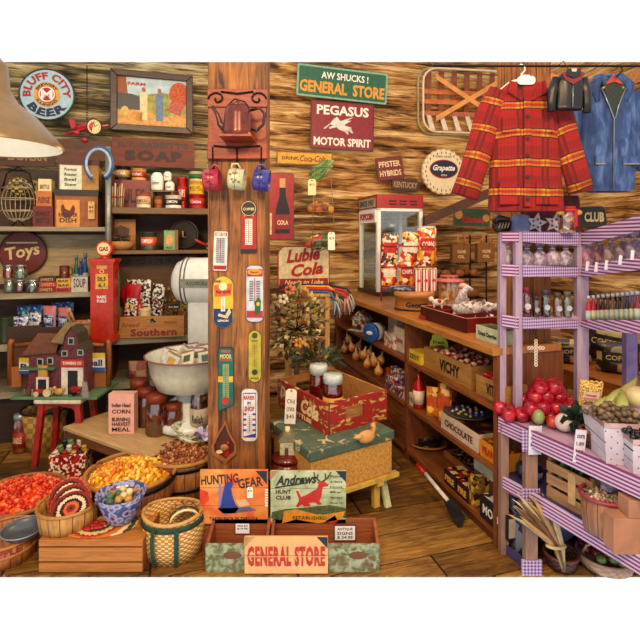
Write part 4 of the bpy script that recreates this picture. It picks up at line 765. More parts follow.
for i, (dx, dy, rr, tl) in enumerate(((-.02, .03, .1, .9), (.01, .0, .098, .7), (.03, -.035, .095, .55))):
    b = MB(); b.lathe([(0, .006), (rr * .95, .006), (rr, 0), (rr * .95, -.006), (0, -.006)], BRAID(('#3a1410', '#8e2a1a', '#c9683a', '#2c1410', '#d8c8a8', '#5a1c14'), 14), seg=32)
    tag(b.build('braided_coaster', loc=(t.location.x + dx, t.location.y + dy, zc + t['_h'] + .005 - .01 * i), rot=(tl, .1, 0)), ['dark red braided coaster, furthest back in the chip basket', 'dark red braided coaster in the middle of the chip basket', 'dark red braided coaster, front one in the chip basket'][i], 'coaster')
# apple basket and frying pan
d = 2.44; t = basket('apple_basket', 'half bushel basket lettered apple at the bottom left corner', 'basket', 6, 29, 533, 0, d, STAVE('#c07a3a', '#8a4e20', 18), WD('#c98a48', '#8a5524', (6, 6, 20)), .95, rimr=.008, hoops=(.55,))
MB().text('APPLE', .135, .034, (0, 0, .085), P('#9a2418'), .02, cyl=t['_r'] * 1.015).build('lettering', t, rot=(0, 0, .55))
d = 2.44; s = d / F; t = root('frying_pan', 'small black iron frying pan lying on the apple basket', 'pan', (X(22, 2.4), 2.41, .122), rot=(.02, 0, 0)); ir = P('#6a6e72', .3, .3)
MB().lathe([(0, 0), (.075, 0), (.095, .028), (.1, .032), (.096, .032), (.088, .022), (.074, .006), (0, .006)], ir, seg=36).ring((0, 0, .032), .098, .003, P('#9a9ea2', .3, .3), 'z', 36).build('pan_body', t); MB().tube([(.06, .07, .028), (.09, .11, .036), (.115, .145, .042)], [.008, .007, .011], ir, 8, flat=.5, up=(0, 0, 1)).build('handle', t)
# pack basket
d = 2.46; t = root('pack_basket', 'tall woven pack basket with dark green straps at the front', 'basket', (X(173, d), d, 0)); r = 29.5 / F * d; h = Z(511, d); wv = WEAVE('#ecca88', '#b98a48', 24, 85)
MB().lathe([(0, .002), (r * .9, 0), (r * 1.02, h * .3), (r * 1.06, h * .6), (r * .97, h), (r * .92, h), (r * 1.0, h * .6), (r * .86, .01), (.001, .01)], wv, seg=40, sy=.85).build('basket_body', t)
MB().tube([(r * .98 * math.cos(a), r * .83 * math.sin(a), h + .002 + .006 * math.cos(2 * a)) for a in [2 * PI * i / 36 for i in range(36)]], .009, P('#cfa562'), 6, True).build('rim', t)
gs = P('#1f4a34', .7); MB().lathe([(r * 1.05, h * .82), (r * 1.055, h * .82), (r * 1.02, h * .94), (r * 1.01, h * .94)], gs, seg=40, sy=.86).build('strap', t)
def rb_(v): return r * (.015 / r + (.9 + .4 * v if v < .3 else 1.02 + .133 * (v - .3) if v < .6 else 1.06 - .225 * (v - .6)))
for a0 in (-1.92, -1.22):
    b = MB(); b.grid(lambda u, v: (rb_(v * .9) * math.cos(a0 + (u - .5) * .13), rb_(v * .9) * .87 * math.sin(a0 + (u - .5) * .13), h * .9 * v + .001), 3, 12, gs); b.build('strap', t)
b = MB(); b.grid(lambda u, v: (.07 * math.cos(PI * u) + .0, -.05 + .1 * v, .055 * math.sin(PI * u)), 12, 3, WEAVE('#c99a58', '#8a5c2a', 8, 90)); b.tube([(.07 * math.cos(PI * i / 12), -.05, .055 * math.sin(PI * i / 12)) for i in range(13)], .006, CRM); b.tube([(.07 * math.cos(PI * i / 12), -.02, .057 * math.sin(PI * i / 12)) for i in range(13)], .005, gs)
tag(b.build('small_wicker_scoop', loc=(X(184, 2.46), 2.46, h - .025), rz=.35), 'small arched wicker scoop inside the pack basket', 'basket')
# ================================================================ the big timber post and what hangs on it
PD = 2.72; s = PD / F
b = MB(); b.box(X(208, PD), X(265, PD), PD, PD + .26, 0, 3.0, WD('#bd8040', '#3e1c0c', (12, 12, .9), .65, 1.0, .38, .66, .9)); o = b.build('trim_3'); cut_top(o, False); struct(o)
b = MB(); b.box(X(211, PD), X(219, PD), PD - .004, PD, 1.6, 2.5, WD('#8a5a34', '#4a2810', (16, 16, 1.1))); 
FD = PD - .001
def on_post(x, y, back=.0): v = at(x, y, FD); v.y -= back; return v
rk = WD('#b44c22', '#64280f', (3, 20, 20), .45)
t = root('kettle_rack', 'red brown wooden rack with iron scroll and hooks, high on the big post', 'rack', on_post(238, 160)); 
q = lambda x, y: ((x - 238) * s, (160 - y) * s)
def brd(x0, x1, y0, y1, th=.02): (a, c), (e, f) = q(x0, y1), q(x1, y0); return MB().box(a, e, -th, 0, c, f, rk)
brd(208, 268, 90, 108).build('top_board', t, bev=.004); brd(208, 268, 143, 160, .03).build('hook_board', t, bev=.006); brd(209, 266, 108, 143, .01).build('back_board', t)
b = MB()
for sx in (-1, 1):
    cx, cz = q(238 + sx * 20, 100); b.tube([(cx + sx * .05 * (1 - k / 14) * math.cos(k * .55), -.028, cz + .04 * (1 - k / 16) * math.sin(k * .55)) for k in range(13)], .005, IRON, 6)
b.tube([(*[q(222, 93)[0]], -.028, q(222, 93)[1]), (0, -.03, q(0, 95)[1]), (q(254, 93)[0], -.028, q(254, 93)[1])], .005, IRON); b.build('iron_scroll', t)
MB().tube([(q(215, 147)[0], -.036, q(0, 147)[1]), (0, -.04, q(0, 149)[1]), (q(261, 147)[0], -.036, q(0, 147)[1])], .005, IRON).build('iron_bar', t)
hooks = [(214, 168), (238, 167), (262, 168)]
for hx, hy in hooks:
    a, c = q(hx, 148); MB().tube([(a, -.035, c), (a, -.035, q(0, hy)[1]), (a + .008, -.05, q(0, hy + 3)[1]), (a + .016, -.06, q(0, hy - 1)[1])], .004, IRON, 6).build('hook', t)
for hx, hy in ((216, 101), (260, 101), (216, 147), (260, 147)): a, c = q(hx, hy); MB().ball((a, -.022, c), .006, IRON, seg=8, rings=5).build('nail', t)
# kettle
t = root('coffee_pot', 'old brown enamel coffee pot standing on the rack of the big post', 'coffee pot', on_post(241, 141, .11)); kb = P('#783424', .25, .15, v=.6); r = 14 * s; h = 30 * s
MB().lathe([(r * .98, 0), (r * 1.03, .006), (r * .96, .03), (r * .9, h * .7), (r * .8, h * .93), (r * .62, h)], kb, seg=28).build('pot_body', t); MB().lathe([(r * .8, h * .94), (r * .6, h * 1.03), (r * .12, h * 1.08), (r * .12, h * 1.16), (0, h * 1.18)], kb, seg=20).build('lid', t)
MB().tube([(-r * .85, 0, h * .25), (-r * 1.2, 0, h * .4), (-r * 1.38, 0, h * .7), (-r * 1.75, 0, h * .98)], [.02, .016, .011, .009], P('#6a5048', .3, .6), 10).build('spout', t)
MB().tube([(r * .85, 0, h * .85), (r * 1.5, 0, h * .92), (r * 1.85, 0, h * .75), (r * 1.75, 0, h * .4), (r * 1.3, 0, h * .2), (r * .9, 0, h * .25)], .008, P('#3a3432', .3, .6)).build('handle', t)
MB().tube([(-r * .7, 0, h * 1.0), (-r * .2, 0, h * 1.22), (r * .5, 0, h * 1.12), (r * .7, 0, h * .98)], .004, IRON).build('bail', t)
z = t.location.z; MB().box(-.06, .06, -.09, .0, -.008, 0, rk)
tag(MB().box(-.085, .085, -.16, .0, -.012, 0, rk).build('pot_shelf', loc=on_post(241, 141, .032)), 'narrow wooden ledge under the brown coffee pot', 'ledge')
# mugs
for (hx, hy), c, c2, lb, tl in zip(hooks, ('#b53c52', '#c9c9a8', '#4a4c9a'), ('#7e1f34', '#8a8a68', '#2a2a6e'), ('pink mug hanging from the left hook of the post rack', 'speckled cream mug hanging from the middle hook of the post rack', 'blue mug hanging from the right hook of the post rack'), (.25, -.15, -.1)):
    t = root('mug', lb, 'mug', on_post(hx + 1, hy + 14, .085), rot=(0, tl, 0)); m = P(c, .25, 0, .75, 60); b = MB(); b.T = Matrix.Rotation(PI / 2 * (.82 if hx < 220 else 1.15), 4, 'Y') @ Matrix.Rotation(0, 4, 'X'); R = 10.5 * s
    b.lathe([(R * .9, -.04), (R, -.03), (R, .045), (R * .93, .045), (R * .9, -.03), (0, -.03)], m, seg=24); b.ring((0, 0, 0), R * 1.0, .002, P(c2), 'z'); b.build('mug_body', t)
    b = MB(); 
    for k in range(7): a = -.9 - .3 * k; b.ball((.028 * math.sin(k * 3), -R * .98, .028 * math.cos(k * 2)), .006, P(c2), (1.3, .4, 1), 6, 4)
    b.build('painted_dots', t); MB().tube([(-.02, .0, R * .9), (-.01, 0, R * 1.45), (.02, 0, R * 1.4), (.03, 0, R * .9)], .006, m).build('handle', t)
# thermometers
def thermo(lb, x0, x1, y0, y1, poly, base, edge, fn, rot=0):
    t = root('wall_thermometer', lb, 'thermometer', on_post((x0 + x1) / 2, (y0 + y1) / 2), rot=(0, rot, 0)); w, h = (x1 - x0) * s, (y1 - y0) * s
    pl = poly(w, h); b = MB(); b.prism(pl, -.008, 0, edge); b.prism([(a * .93, c * .975) for a, c in pl], -.010, -.002, base); b.build('backing', t)
    g = MB(); fn(g, w, h); g.build('printed_face', t); return t
def pill(w, h): return rrect(w, h, w * .49, 6)
def scale(g, cx, z0, z1, w, m, tube=True):
    g.box(cx - w / 2, cx + w / 2, -.0115, -.009, z0, z1, m)
    n = int((z1 - z0) / .012)
    for k in range(n + 1): zz = z0 + (z1 - z0) * (k + .5) / (n + 1); g.box(cx - w * .42, cx - w * .15, -.0122, -.011, zz, zz + .0022, BLK); g.box(cx + w * .15, cx + w * .42, -.0122, -.011, zz, zz + .0022, BLK)
    g.tube([(cx, -.0125, z0 + .01), (cx, -.0125, z1 - .005)], .0016, RED, 6)
def f1(g, w, h): g.prism(ell(w * .5, w * .5, 24, 0, h * .5 - w * .42), -.014, 0, P('#2a1c18', .4)); g.ring((0, -.013, h * .5 - w * .42), w * .44, .002, CRM); g.box(-w * .3, w * .3, -.0125, -.009, h * .22, h * .27, CRM); g.text('COFFEE', w * .7, w * .16, (0, -.015, h * .5 - w * .45), CRM, .02); scale(g, 0, -h * .34, h * .17, w * .45, P('#e6e0cc')); g.box(-w * .5, w * .5, -.0105, -.009, -h * .5, -h * .42, BLK)
thermo('red thermometer with a round dark top, beneath the blue mug', 241, 257, 202, 253, lambda w, h: [(-w * .5, -h * .5), (w * .5, -h * .46), (w * .5, h * .33), (-w * .5, h * .33)], P('#b0281c', .3), P('#7e1a12'), f1)
def f2(g, w, h): g.box(-w * .42, w * .42, -.0115, -.009, h * .38, h * .46, RED); g.text('FARM TEA', w * .7, w * .2, (0, -.0125, h * .42), WHT, .02); scale(g, 0, -h * .3, h * .33, w * .62, P('#a9adb4')); g.box(-w * .44, w * .44, -.0112, -.009, -h * .46, -h * .36, RED)
thermo('white thermometer with red top and foot bands, left side of the post', 213.5, 228, 231, 271, lambda w, h: rrect(w, h, w * .12), P('#e3ddd0', .3), P('#8a8078'), f2, .03)
def f3(g, w, h):
    g.prism([(a, c) for a, c in pill(w * .9, h * .96) if c < -h * .14] + [(w * .45, -h * .14), (-w * .45, -h * .14)][::-1], -.0112, -.009, P('#1c3a6a', .3)) if False else g.box(-w * .45, w * .45, -.0112, -.009, -h * .32, -h * .13, P('#1c3a6a', .3)); g.prism([(w * .45 * math.cos(a), -h * .32 + w * .42 * math.sin(a)) for a in [-PI * i / 12 for i in range(13)]][::-1], -.0112, -.009, P('#1c3a6a', .3))
    g.prism([(-w * .4, h * .1), (w * .38, h * .13), (w * .42, h * .36), (-w * .42, h * .32)], -.0125, -.009, P('#d8682c', .3)); g.prism(ell(w * .2, w * .2, 16, 0, h * .3), -.0135, -.009, P('#ecd9b0')); g.text('Bar Grill', w * .66, w * .16, (0, -.0145, h * .2), P('#6e1c14'), .02); g.box(-w * .1, w * .1, -.0135, -.009, -h * .18, h * .1, P('#e8e2d0')); g.tube([(0, -.0145, -h * .16), (0, -.0145, h * .08)], .0015, RED, 6)
    g.prism([(-w * .2, -h * .22), (w * .1, -h * .26), (w * .3, -h * .1), (w * .38, -h * .2), (w * .2, -h * .32), (-w * .25, -h * .27)], -.013, -.009, P('#d8c8a0')); g.text('LEMON', w * .5, w * .1, (0, -.0125, -h * .36), WHT, .02); g.text('DRINK', w * .3, w * .1, (-w * .25, -.0125, h * .4), BLK, .02)
thermo('yellow and blue oval thermometer with an orange square', 213, 234, 276, 327.5, pill, P('#e0b92c', .3), P('#7a8a6a'), f3, .0)
def f4(g, w, h):
    g.prism(ell(w * .4, h * .055, 20, 0, h * .38), -.0135, -.009, P('#d89a24')); g.box(-w * .44, w * .44, -.0112, -.009, h * .3, h * .43, RED); g.text('Sauer', w * .5, w * .13, (0, -.0145, h * .38), P('#7a1c10'), .02); g.box(-w * .45, w * .45, -.0112, -.009, -h * .42, -h * .3, P('#b3242c'))
    for k in range(12): g.box(-w * .3, -w * .08, -.0115, -.009, -h * .12 + k * h * .03, -h * .108 + k * h * .03, IRON); g.box(w * .08, w * .3, -.0115, -.009, -h * .12 + k * h * .03, -h * .108 + k * h * .03, IRON)
    g.tube([(0, -.0125, -h * .2), (0, -.0125, h * .27)], .0018, RED, 6); g.prism([(0, -h * .36), (w * .3, -h * .36), (w * .34, -h * .12), (w * .2, -h * .06), (w * .02, -h * .14)], -.013, -.009, P('#2a6a2c')); g.ball((w * .18, -.012, -h * .18), w * .12, P('#d8c42c'), (1, .3, 1), 8, 5)
thermo('white and red long thermometer with a green bottle picture', 246, 264, 265, 322, lambda w, h: rrect(w, h, w * .3), P('#c9cbd4', .3), P('#6a6a70'), f4)
def f5(g, w, h): g.prism(ell(w * .22, w * .22, 12, 0, h * .4), -.0125, -.009, P('#4a4a1c')); g.text('SODA', w * .5, w * .14, (0, -.0125, h * .3), P('#6a3a18'), .02); scale(g, 0, -h * .24, h * .26, w * .5, P('#b9b03a')); g.prism(ell(w * .22, w * .22, 12, 0, -h * .3), -.0125, -.009, P('#3a3418')); g.text('BITTERS', w * .6, w * .12, (0, -.0125, -h * .42), P('#7a2c18'), .02)
thermo('narrow mustard yellow thermometer below the white and red one', 248.5, 261.5, 330, 382, pill, P('#b5ac30', .3), P('#6e6a1c'), f5)
def f6(g, w, h): g.text('FEEDS', w * .6, w * .16, (0, -.0125, h * .44), P('#d8742c'), .02); g.text('MOOR', w * .75, w * .3, (0, -.0125, h * .36), P('#d8c88a'), .03); g.box(-w * .4, w * .4, -.0115, -.009, h * .29, h * .32, P('#b5502c')); g.box(-w * .5, w * .46, -.0113, -.009, -h * .04, h * .05, P('#d8b23a')); scale(g, 0, -h * .3, h * .24, w * .4, P('#8fae7a')); g.prism(ell(w * .24, w * .24, 16, -w * .02, -h * .33), -.0135, -.009, P('#c0301c'))
thermo('green slanted thermometer with a yellow band, left side of the post', 218.5, 234, 347, 411, lambda w, h: [(-w * .5, -h * .5), (w * .5, -h * .4), (w * .5, h * .46), (w * .3, h * .5), (-w * .4, h * .5), (-w * .5, h * .46)], P('#156a5c', .3), P('#0c3a30'), f6)
def f7(g, w, h):
    g.box(-w * .4, w * .4, -.0113, -.009, -h * .42, h * .42, P('#5a5a9a')); g.box(-w * .36, w * .36, -.0118, -.009, -h * .4, h * .4, P('#d9d6d4')); g.text('BARBER', w * .66, w * .24, (0, -.013, h * .33), P('#b3303c'), .03); g.text('BY', w * .25, w * .16, (0, -.013, h * .23), P('#3a3a8a'), .03); g.text('SHOP', w * .62, w * .3, (0, -.013, h * .12), P('#b3303c'), .04)
    for k in range(4): g.box(-w * .36, -w * .18, -.0125, -.009, h * (.0 - .1 * k), h * (.04 - .1 * k), P(('#b3303c', '#3a3a9a')[k % 2])); g.box(w * .18, w * .36, -.0125, -.009, h * (.0 - .1 * k), h * (.04 - .1 * k), P(('#3a3a9a', '#b3303c')[k % 2]))
    scale(g, 0, -h * .34, h * .03, w * .3, P('#e6e2d8')); g.prism([(-w * .36, -h * .4), (w * .36, -h * .34), (w * .36, -h * .4)], -.0125, -.009, P('#3a3a9a'))
thermo('white barber shop thermometer, lowest on the post', 241.5, 258, 388, 441, lambda w, h: rrect(w, h, w * .3), P('#ddd6c6', .3), P('#8a8478'), f7)
# kite shaped rooster frame
t = root('rooster_plaque', 'kite shaped wooden plaque with a little rooster, low on the post', 'plaque', on_post(225, 441)); kp = [(1 * s, 22 * s), (-6 * s, 10 * s), (-13 * s, -4 * s), (-12 * s, -12 * s), (1 * s, -21 * s), (12 * s, -11 * s), (12 * s, -2 * s), (5 * s, 10 * s)]
kw = WD('#b5703c', '#7a4420'); b = MB()
for i in range(8): p, q_ = Vector((kp[i][0], 0, kp[i][1])), Vector((kp[(i + 1) % 8][0], 0, kp[(i + 1) % 8][1])); b.slab([p, q_, q_ * .8, p * .8], (0, -.02, 0), kw)
b.build('frame', t); MB().prism([(a * .85, c * .85) for a, c in kp], -.006, 0, P('#5c2a14')).build('back', t)
b = MB(); b.ball((0, -.016, -.03), .022, P('#b5783c'), (1.1, .4, .9)).ball((.02, -.016, -.005), .01, P('#a82c1c'), (1, .5, 1)).prism([(-.05, -.07), (-.01, -.06), (-.015, -.045), (-.045, -.05)], -.014, -.006, CRM).prism([(0, -.085), (.03, -.075), (.025, -.045), (0, -.055)], -.014, -.006, RED); b.build('rooster', t)
# ================================================================ crates and plank signs in front of the post
GG = NB('worn_paint'); GG = GG.done(GG.ramp(GG.noise(28, None, 6, .8), [(.38, '#7a5a30'), (.46, '#6e7a5c'), (.6, '#a2a88a')]), .8)
RB = WD('#b0683a', '#74381a')
d = 2.31; s = d / F; zt = Z(545, d)
for x0, x1, lb in ((205, 268, 'grey green drawer box with a red inside, at the bottom left of the big post'), (269, 380, 'grey green drawer box with a red inside, below the stag sign')):
    t = root('drawer_box', lb, 'drawer box', (X((x0 + x1) / 2, d), d, 0)); w = (x1 - x0) / 2 * s - .002
    b = MB().box(-w, w, 0, .016, 0, zt, GG); cx = (-.02 if x0 < 210 else .16); b.prism(ell(.045, .018, 16, cx, zt * .62), -.002, 0, P('#7a4a28')); b.build('front_board', t, bev=.002)
    for x_ in (-w, w - .014): MB().hexa([(x_, .016, 0), (x_ + .014, .016, 0), (x_ + .014, .15, 0), (x_, .15, 0), (x_, .016, zt), (x_ + .014, .016, zt), (x_ + .014, .15, zt + .03), (x_, .15, zt + .03)], RB).build('side_board', t)
    MB().box(-w, w, .15, .164, 0, zt + .035, RB).build('back_board', t); MB().box(-w + .014, w - .014, .016, .15, 0, .01, RB).build('bottom_board', t)
def ticket(x0, x1, y0, y1, d, tx, lb):
    w, h = (x1 - x0) / F * d, (y1 - y0) / F * d; b = MB(); b.box(-w/2, w/2, 0, .002, -h, 0, BLK); b.box(-w * .46, w * .46, -.001, 0, -h * .94, -h * .06, P('#f4f6fa', .5, v=.95))
    for i, q in enumerate(tx): b.text(q, w * .7, h * .18, (0, -.002, -h * (.25 + .26 * i)), BLK, .01)
    tag(b.build('price_ticket', loc=at((x0 + x1) / 2, y0, d)), lb, 'price ticket')
ticket(235, 250, 523, 534, 2.455, ['WAS $24', '$19.95'], 'white price ticket on the back of the left drawer box'); ticket(334, 356, 525, 541, 2.455, ['ANTIQUE', 'SIGNS', '$ 24.95'], 'black edged price ticket on the back of the right drawer box')
t2 = root('plinth', 'plain timber plinth behind the drawer boxes carrying the plank signs', 'plinth', (X(275, 2.5), 2.475, 0)); MB().box(-.37, .37, 0, .09, 0, .118, RB).build('block', t2)
def plank_sign(name, lb, x0, x1, y0, y1, d, base, n, art, cat='sign'):
    s = d / F; w, h = (x1 - x0) * s, (y1 - y0) * s; t = root(name, lb, cat, (X((x0 + x1) / 2, d), d, Z(y1, d)))
    for k in range(n): MB().box(-w/2, w/2, 0, .014, h * k / n + .001, h * (k + 1) / n - .001, base).build('plank', t, bev=.0015)
    b = MB(); art(b, w, h, lambda px, py: ((px - (x0 + x1) / 2) * s, (y1 - py) * s)); b.build('painting', t); return t
OR = NB('orange_stain'); OR = OR.done(OR.ramp(OR.noise(7, None, 5, .6), [(.3, '#c9401c'), (.5, '#d8843c'), (.68, '#d8a35c')]), .6)
GS = NB('sage_paint'); GS = GS.done(GS.ramp(GS.noise(14, None, 5, .6), [(.3, '#8a8a5c'), (.45, '#a9b48e'), (.65, '#c0c8a4')]), .6)
def art1(b, w, h, q):
    b.text('HUNTING', w * .55, h * .17, (-w * .21, -.002, h * .83), P('#3a2012'), .02, arc=None, rot=.07); b.text('GEAR', w * .36, h * .18, (w * .24, -.002, h * .77), P('#3a2012'), .02, rot=.12)
    blue = P('#23449a', .5); f = lambda ps, m, y=-.003: b.prism([q(*p) for p in ps], y, 0, m)
    f([(221, 505), (223, 492), (225, 484), (227, 482), (231, 482), (233, 485), (231, 488), (233, 498), (236, 505), (239, 508), (235, 513), (223, 513), (218, 509)], blue); f([(218, 508), (250, 507), (256, 510), (224, 514)], P('#6a6a8a')); f([(236, 500), (246, 499), (250, 505), (240, 507)], P('#d8b48a'))
    f([(219, 508), (219, 484), (221, 484), (221, 508)], P('#7a8ac0'), -.0025); b.text("TAKEN BACK IN THE U.S.A.", w * .72, h * .06, (0, -.002, h * .1), P('#3a2012'), .01); f([(256, 471), (267, 471), (267, 484)], P('#1c2a3a')); f([(200, 471), (206, 471), (201, 480)], P('#c9984c')); f([(200, 489), (208, 492), (209, 500), (203, 505), (200, 503)], P('#d8401c', .6), -.001)
    for k in range(7): f([(265, 489 + k * 2.6), (268, 489 + k * 2.6), (268, 490.3 + k * 2.6), (265, 490.3 + k * 2.6)], WHT)
plank_sign('plank_sign', 'orange plank sign about hunting gear with a blue seated dog figure', 200, 268, 470, 524, 2.46, OR, 3, art1)
def art2(b, w, h, q):
    f = lambda ps, m, y=-.003: b.prism([q(*p) for p in ps], y, 0, m); rd = P('#c02c1c', .5); bk = P('#2a2a1c')
    b.text('Andrews', w * .55, h * .18, (-w * .16, -.0035, h * .84), bk, .03, slant=.35, rot=.06); f([(275, 487), (308, 482), (308, 483), (275, 488.2)], bk); b.text('HUNT', w * .2, h * .075, (-w * .33, -.002, h * .61), P('#5a2018'), .03); b.text('CLUB', w * .2, h * .075, (-w * .33, -.002, h * .5), P('#5a2018'), .03)
    for i, tx in enumerate(('Fine', 'A Game', 'Hunt', 'By', 'Woodland', 'Since 12')): b.text(tx, w * .16, h * .035, (w * .37, -.002, h * (.9 - .1 * i)), P('#3a4a2c'), .0)
    f([(296, 491), (298, 490.5), (301, 497), (307, 494.5), (313, 491), (317, 488.5), (318.5, 484), (317, 481.5), (319.5, 482), (322, 480.5), (325, 482), (328.5, 484.5), (328, 486), (323, 486.5), (322, 490), (321.5, 496), (319, 501), (322, 504), (318, 504.5), (315, 502), (308, 502.5), (311, 506), (304, 506), (302, 504), (298, 507), (296, 506), (299, 501), (298.5, 497)], rd)
    for ps in ([(320, 481), (315, 477), (314, 472)], [(323, 481), (328, 477), (331, 472)], [(317, 479), (318, 474)], [(326, 479), (325, 473)]): b.tube([(q(*p)[0], -.004, q(*p)[1]) for p in ps], .003, P('#5a2a18'), 5)
    f([(272, 512), (285, 509), (300, 508), (330, 505), (346, 508), (346, 518), (320, 514), (290, 516), (280, 520), (271, 518)], P('#5c6a38', .6, ns=60, v=.4), -.002); f([(284, 511), (296, 509), (320, 515), (345, 511), (342, 519), (318, 523), (296, 519), (282, 523)], P('#d8982c')); b.text('ESTABLISHED', w * .45, h * .06, (w * .02, -.0045, h * .125), P('#6a3a14'), .01, rot=-.02)
    f([(325, 521), (335, 515), (338, 521), (332, 524)], rd); f([(336, 471), (346, 471), (346, 482)], P('#1c2a3a')); f([(270, 471), (278, 471), (270, 480)], P('#b8905a'))
plank_sign('plank_sign', 'sage green plank sign with a red stag and script lettering', 270.5, 346, 471, 524, 2.46, GS, 3, art2)
def art3(b, w, h, q):
    rd = P('#c0341c', .5); b.text('GENERAL STORE', w * .93, h * .54, (0, -.002, h * .48), rd, .045, track=1.12); b.box(-w * .48, w * .48, -.0035, -.001, h * .47, h * .485, P('#e0b27c'))
    b.prism([q(*p) for p in ((244, 537), (254, 537), (244, 547))], -.003, 0, P('#b8905a')); b.prism([q(*p) for p in ((317, 537), (327.5, 537), (327.5, 548))], -.003, 0, P('#1c2a3a'))
plank_sign('plank_sign', 'cream plank sign with big red letters reading general store, at the bottom', 244.5, 328, 537, 574, 2.293, P('#e0b27c', .6, ns=12, v=.85), 2, art3)
tagcard('hang_tag', 'little white tag hanging on the hunting gear sign', 247, 253, 487, 498, 2.455, ['$39'], BLK)
# brown jug, house lantern
d = 2.80; s = d / F; t = root('brown_jar', 'glazed brown crock standing at the right foot of the big post', 'crock', (X(287, d), d, 0)); r = 15.5 * s; h = Z(453, d); br = P('#7a2c14', .2, v=.5)
MB().lathe([(r * .7, 0), (r, h * .12), (r * 1.05, h * .6), (r * .98, h * .8), (r * .8, h * .9)], br, seg=28).build('crock_body', t); MB().lathe([(r * .95, h * .9), (r * .98, h * .95), (r * .5, h), (0, h)], br, seg=28).build('lid', t)
t = root('bird_house_bottle', 'small white village house ornament standing on the brown crock', 'ornament', (X(287.5, d), d, h)); MB().box(-.042, .042, -.035, .035, 0, .085, P('#c9c2a4', .5, ns=60, v=.5)).box(-.014, .008, -.037, -.03, 0, .045, P('#6a5038')).build('house', t, bev=.004); MB().prism([(-.052, .082), (.052, .082), (.02, .125), (-.02, .125)], -.045, .045, P('#8a8468')).build('roof', t); MB().cyl(.014, .12, .15, CRM).build('chimney', t)
can('brown_crock', 'brown lidded crock partly hidden behind the post and the house ornament', 'crock', 270, 286, 438, 0, 3.0, br)
# trestle, tan box with green lid, red crate
K_ = 1.0754; near = Vector((-.048, 2.613, 0)); ang = math.radians(31); t = root('luggage_stand', 'folding luggage stand with yellow and green slats under the tan box', 'stand', near, ang); ylw = P('#d8b85a', .6, v=.7); dg = P('#3c4a30', .6)
for x_, mm in ((.04, dg), (.46, ylw)):
    for y_ in (.03, .42): MB().box(x_ - .02, x_ + .02, y_ - .015, y_ + .015, 0, .142, ylw).build('leg', t)
    MB().box(x_ - .022, x_ + .022, -.02, .47, .142, .164, mm).build('rail', t)
MB().box(-.02, .60, -.02, .02, .164, .187, ylw).build('slat', t); MB().box(-.02, .62, .02, .05, .164, .184, dg).build('slat', t); MB().box(-.02, .56, .40, .44, .164, .187, ylw).build('slat', t); MB().slab([(.5, -.02, .0), (.54, -.02, 0), (.56, .06, .142), (.52, .06, .142)], (0, .02, 0), P('#c9d0a4')).build('leg', t)
t = root('tan_box', 'worn tan cardboard box with a dark green lid under the red crate', 'box', near + Vector((0, 0, .189)), ang); t.scale = (K_, K_, K_); tan = NB('worn_card'); tan = tan.done(tan.ramp(tan.noise(60, None, 5), [(.3, '#a87a34'), (.6, '#cfa254')]), .8); grl = NB('worn_green'); grl = grl.done(grl.ramp(grl.noise(18, None, 6, .8), [(.35, '#c0b488'), (.43, '#4e6250'), (.7, '#5e7462')]), .6)
MB().box(0, .52, 0, .46, 0, .2, tan).build('box_body', t, bev=.004); MB().box(-.01, .53, -.01, .47, .185, .238, grl).build('lid', t, bev=.006)
zt = .446; cn = Vector((.0376, 2.818, zt)); ca = math.radians(33); t = root('red_crate', 'worn red wooden drinks crate with faded lettering and two jars inside', 'crate', cn, ca); t.scale = (K_, K_, K_)
wr = NB('worn_red'); f = wr.noise(16, wr.mapv((1, 1, 2.2)), 7, .9); wr = wr.done(wr.ramp(f, [(.38, '#d0aa60'), (.44, '#8e4030'), (.5, '#9a241a'), (.7, '#aa2c1e')]), .6); wn = WD('#c9985a', '#7c5428'); hh = .17; wl, wd_ = .43, .565
# right face (near end board with the hand hole), left face (long side with lettering)
fl_ = [((0, wl), (0, .055)), ((0, wl), (.125, hh)), ((0, .13), (.055, .125)), ((.26, wl), (.055, .125))]
b = MB()
for (x0, x1), (z0, z1) in fl_: b.box(x0, x1, 0, .016, z0, z1, wr)
b.build('end_board', t); b = MB(); [b.box(x0, x1, wd_ - .016, wd_, z0, z1, wn) for (x0, x1), (z0, z1) in fl_]; b.build('end_board', t)
b = MB(); b.box(-.002, .014, .016, wd_ - .016, 0, hh, wr); b.T = Matrix.Rotation(-PI / 2, 4, 'Z'); b.text('Drink', .2, .07, (-.42, -.004, hh * .62), CRM, .03, slant=.3); b.text('Cola', .19, .085, (-.17, -.004, hh * .52), CRM, .04, slant=.3); b.text('IN BOTTLES', .3, .024, (-.3, -.004, hh * .14), CRM, .03); b.build('side_board', t)
MB().box(wl - .016, wl, .016, wd_ - .016, 0, hh, wn).build('side_board', t); MB().box(.014, wl - .016, .016, wd_ - .016, 0, .012, wn).build('bottom_board', t); MB().box(.014, .02, -.003, .0, 0, hh, P('#5a5a50', .5, .4)).build('metal_edge', t)
for x0, x1, y0, d_, lb in ((309, 328, 367, 3.07, 'glass jar of dark red preserves at the back in the red crate'), (323, 343.5, 377, 2.93, 'glass jar of red preserves with a yellow label, nearer one in the red crate')):
    jar('preserve_jar', lb, 'jar', x0, x1, y0, zt + .014, d_, P('#7a1c14', .25), P('#c3ccc8', .3), P('#d8a83a') if y0 > 370 else None, 'Jam', neck=.92, lidh=.18, tint='#f4d8d0')
tagcard('hang_tag', 'long white tag hanging on the lettered side of the red crate', 286, 297, 389, 424, 2.96, ['Old', 'crate', '$45'], BLK, .05)
d = 2.545; t = root('bread_duck', 'little tan dough duck ornament lying on the green lid', 'ornament', (.245, 2.635 - .02, zt + .02), .5); bd = P('#d2a060', .6, v=.8)
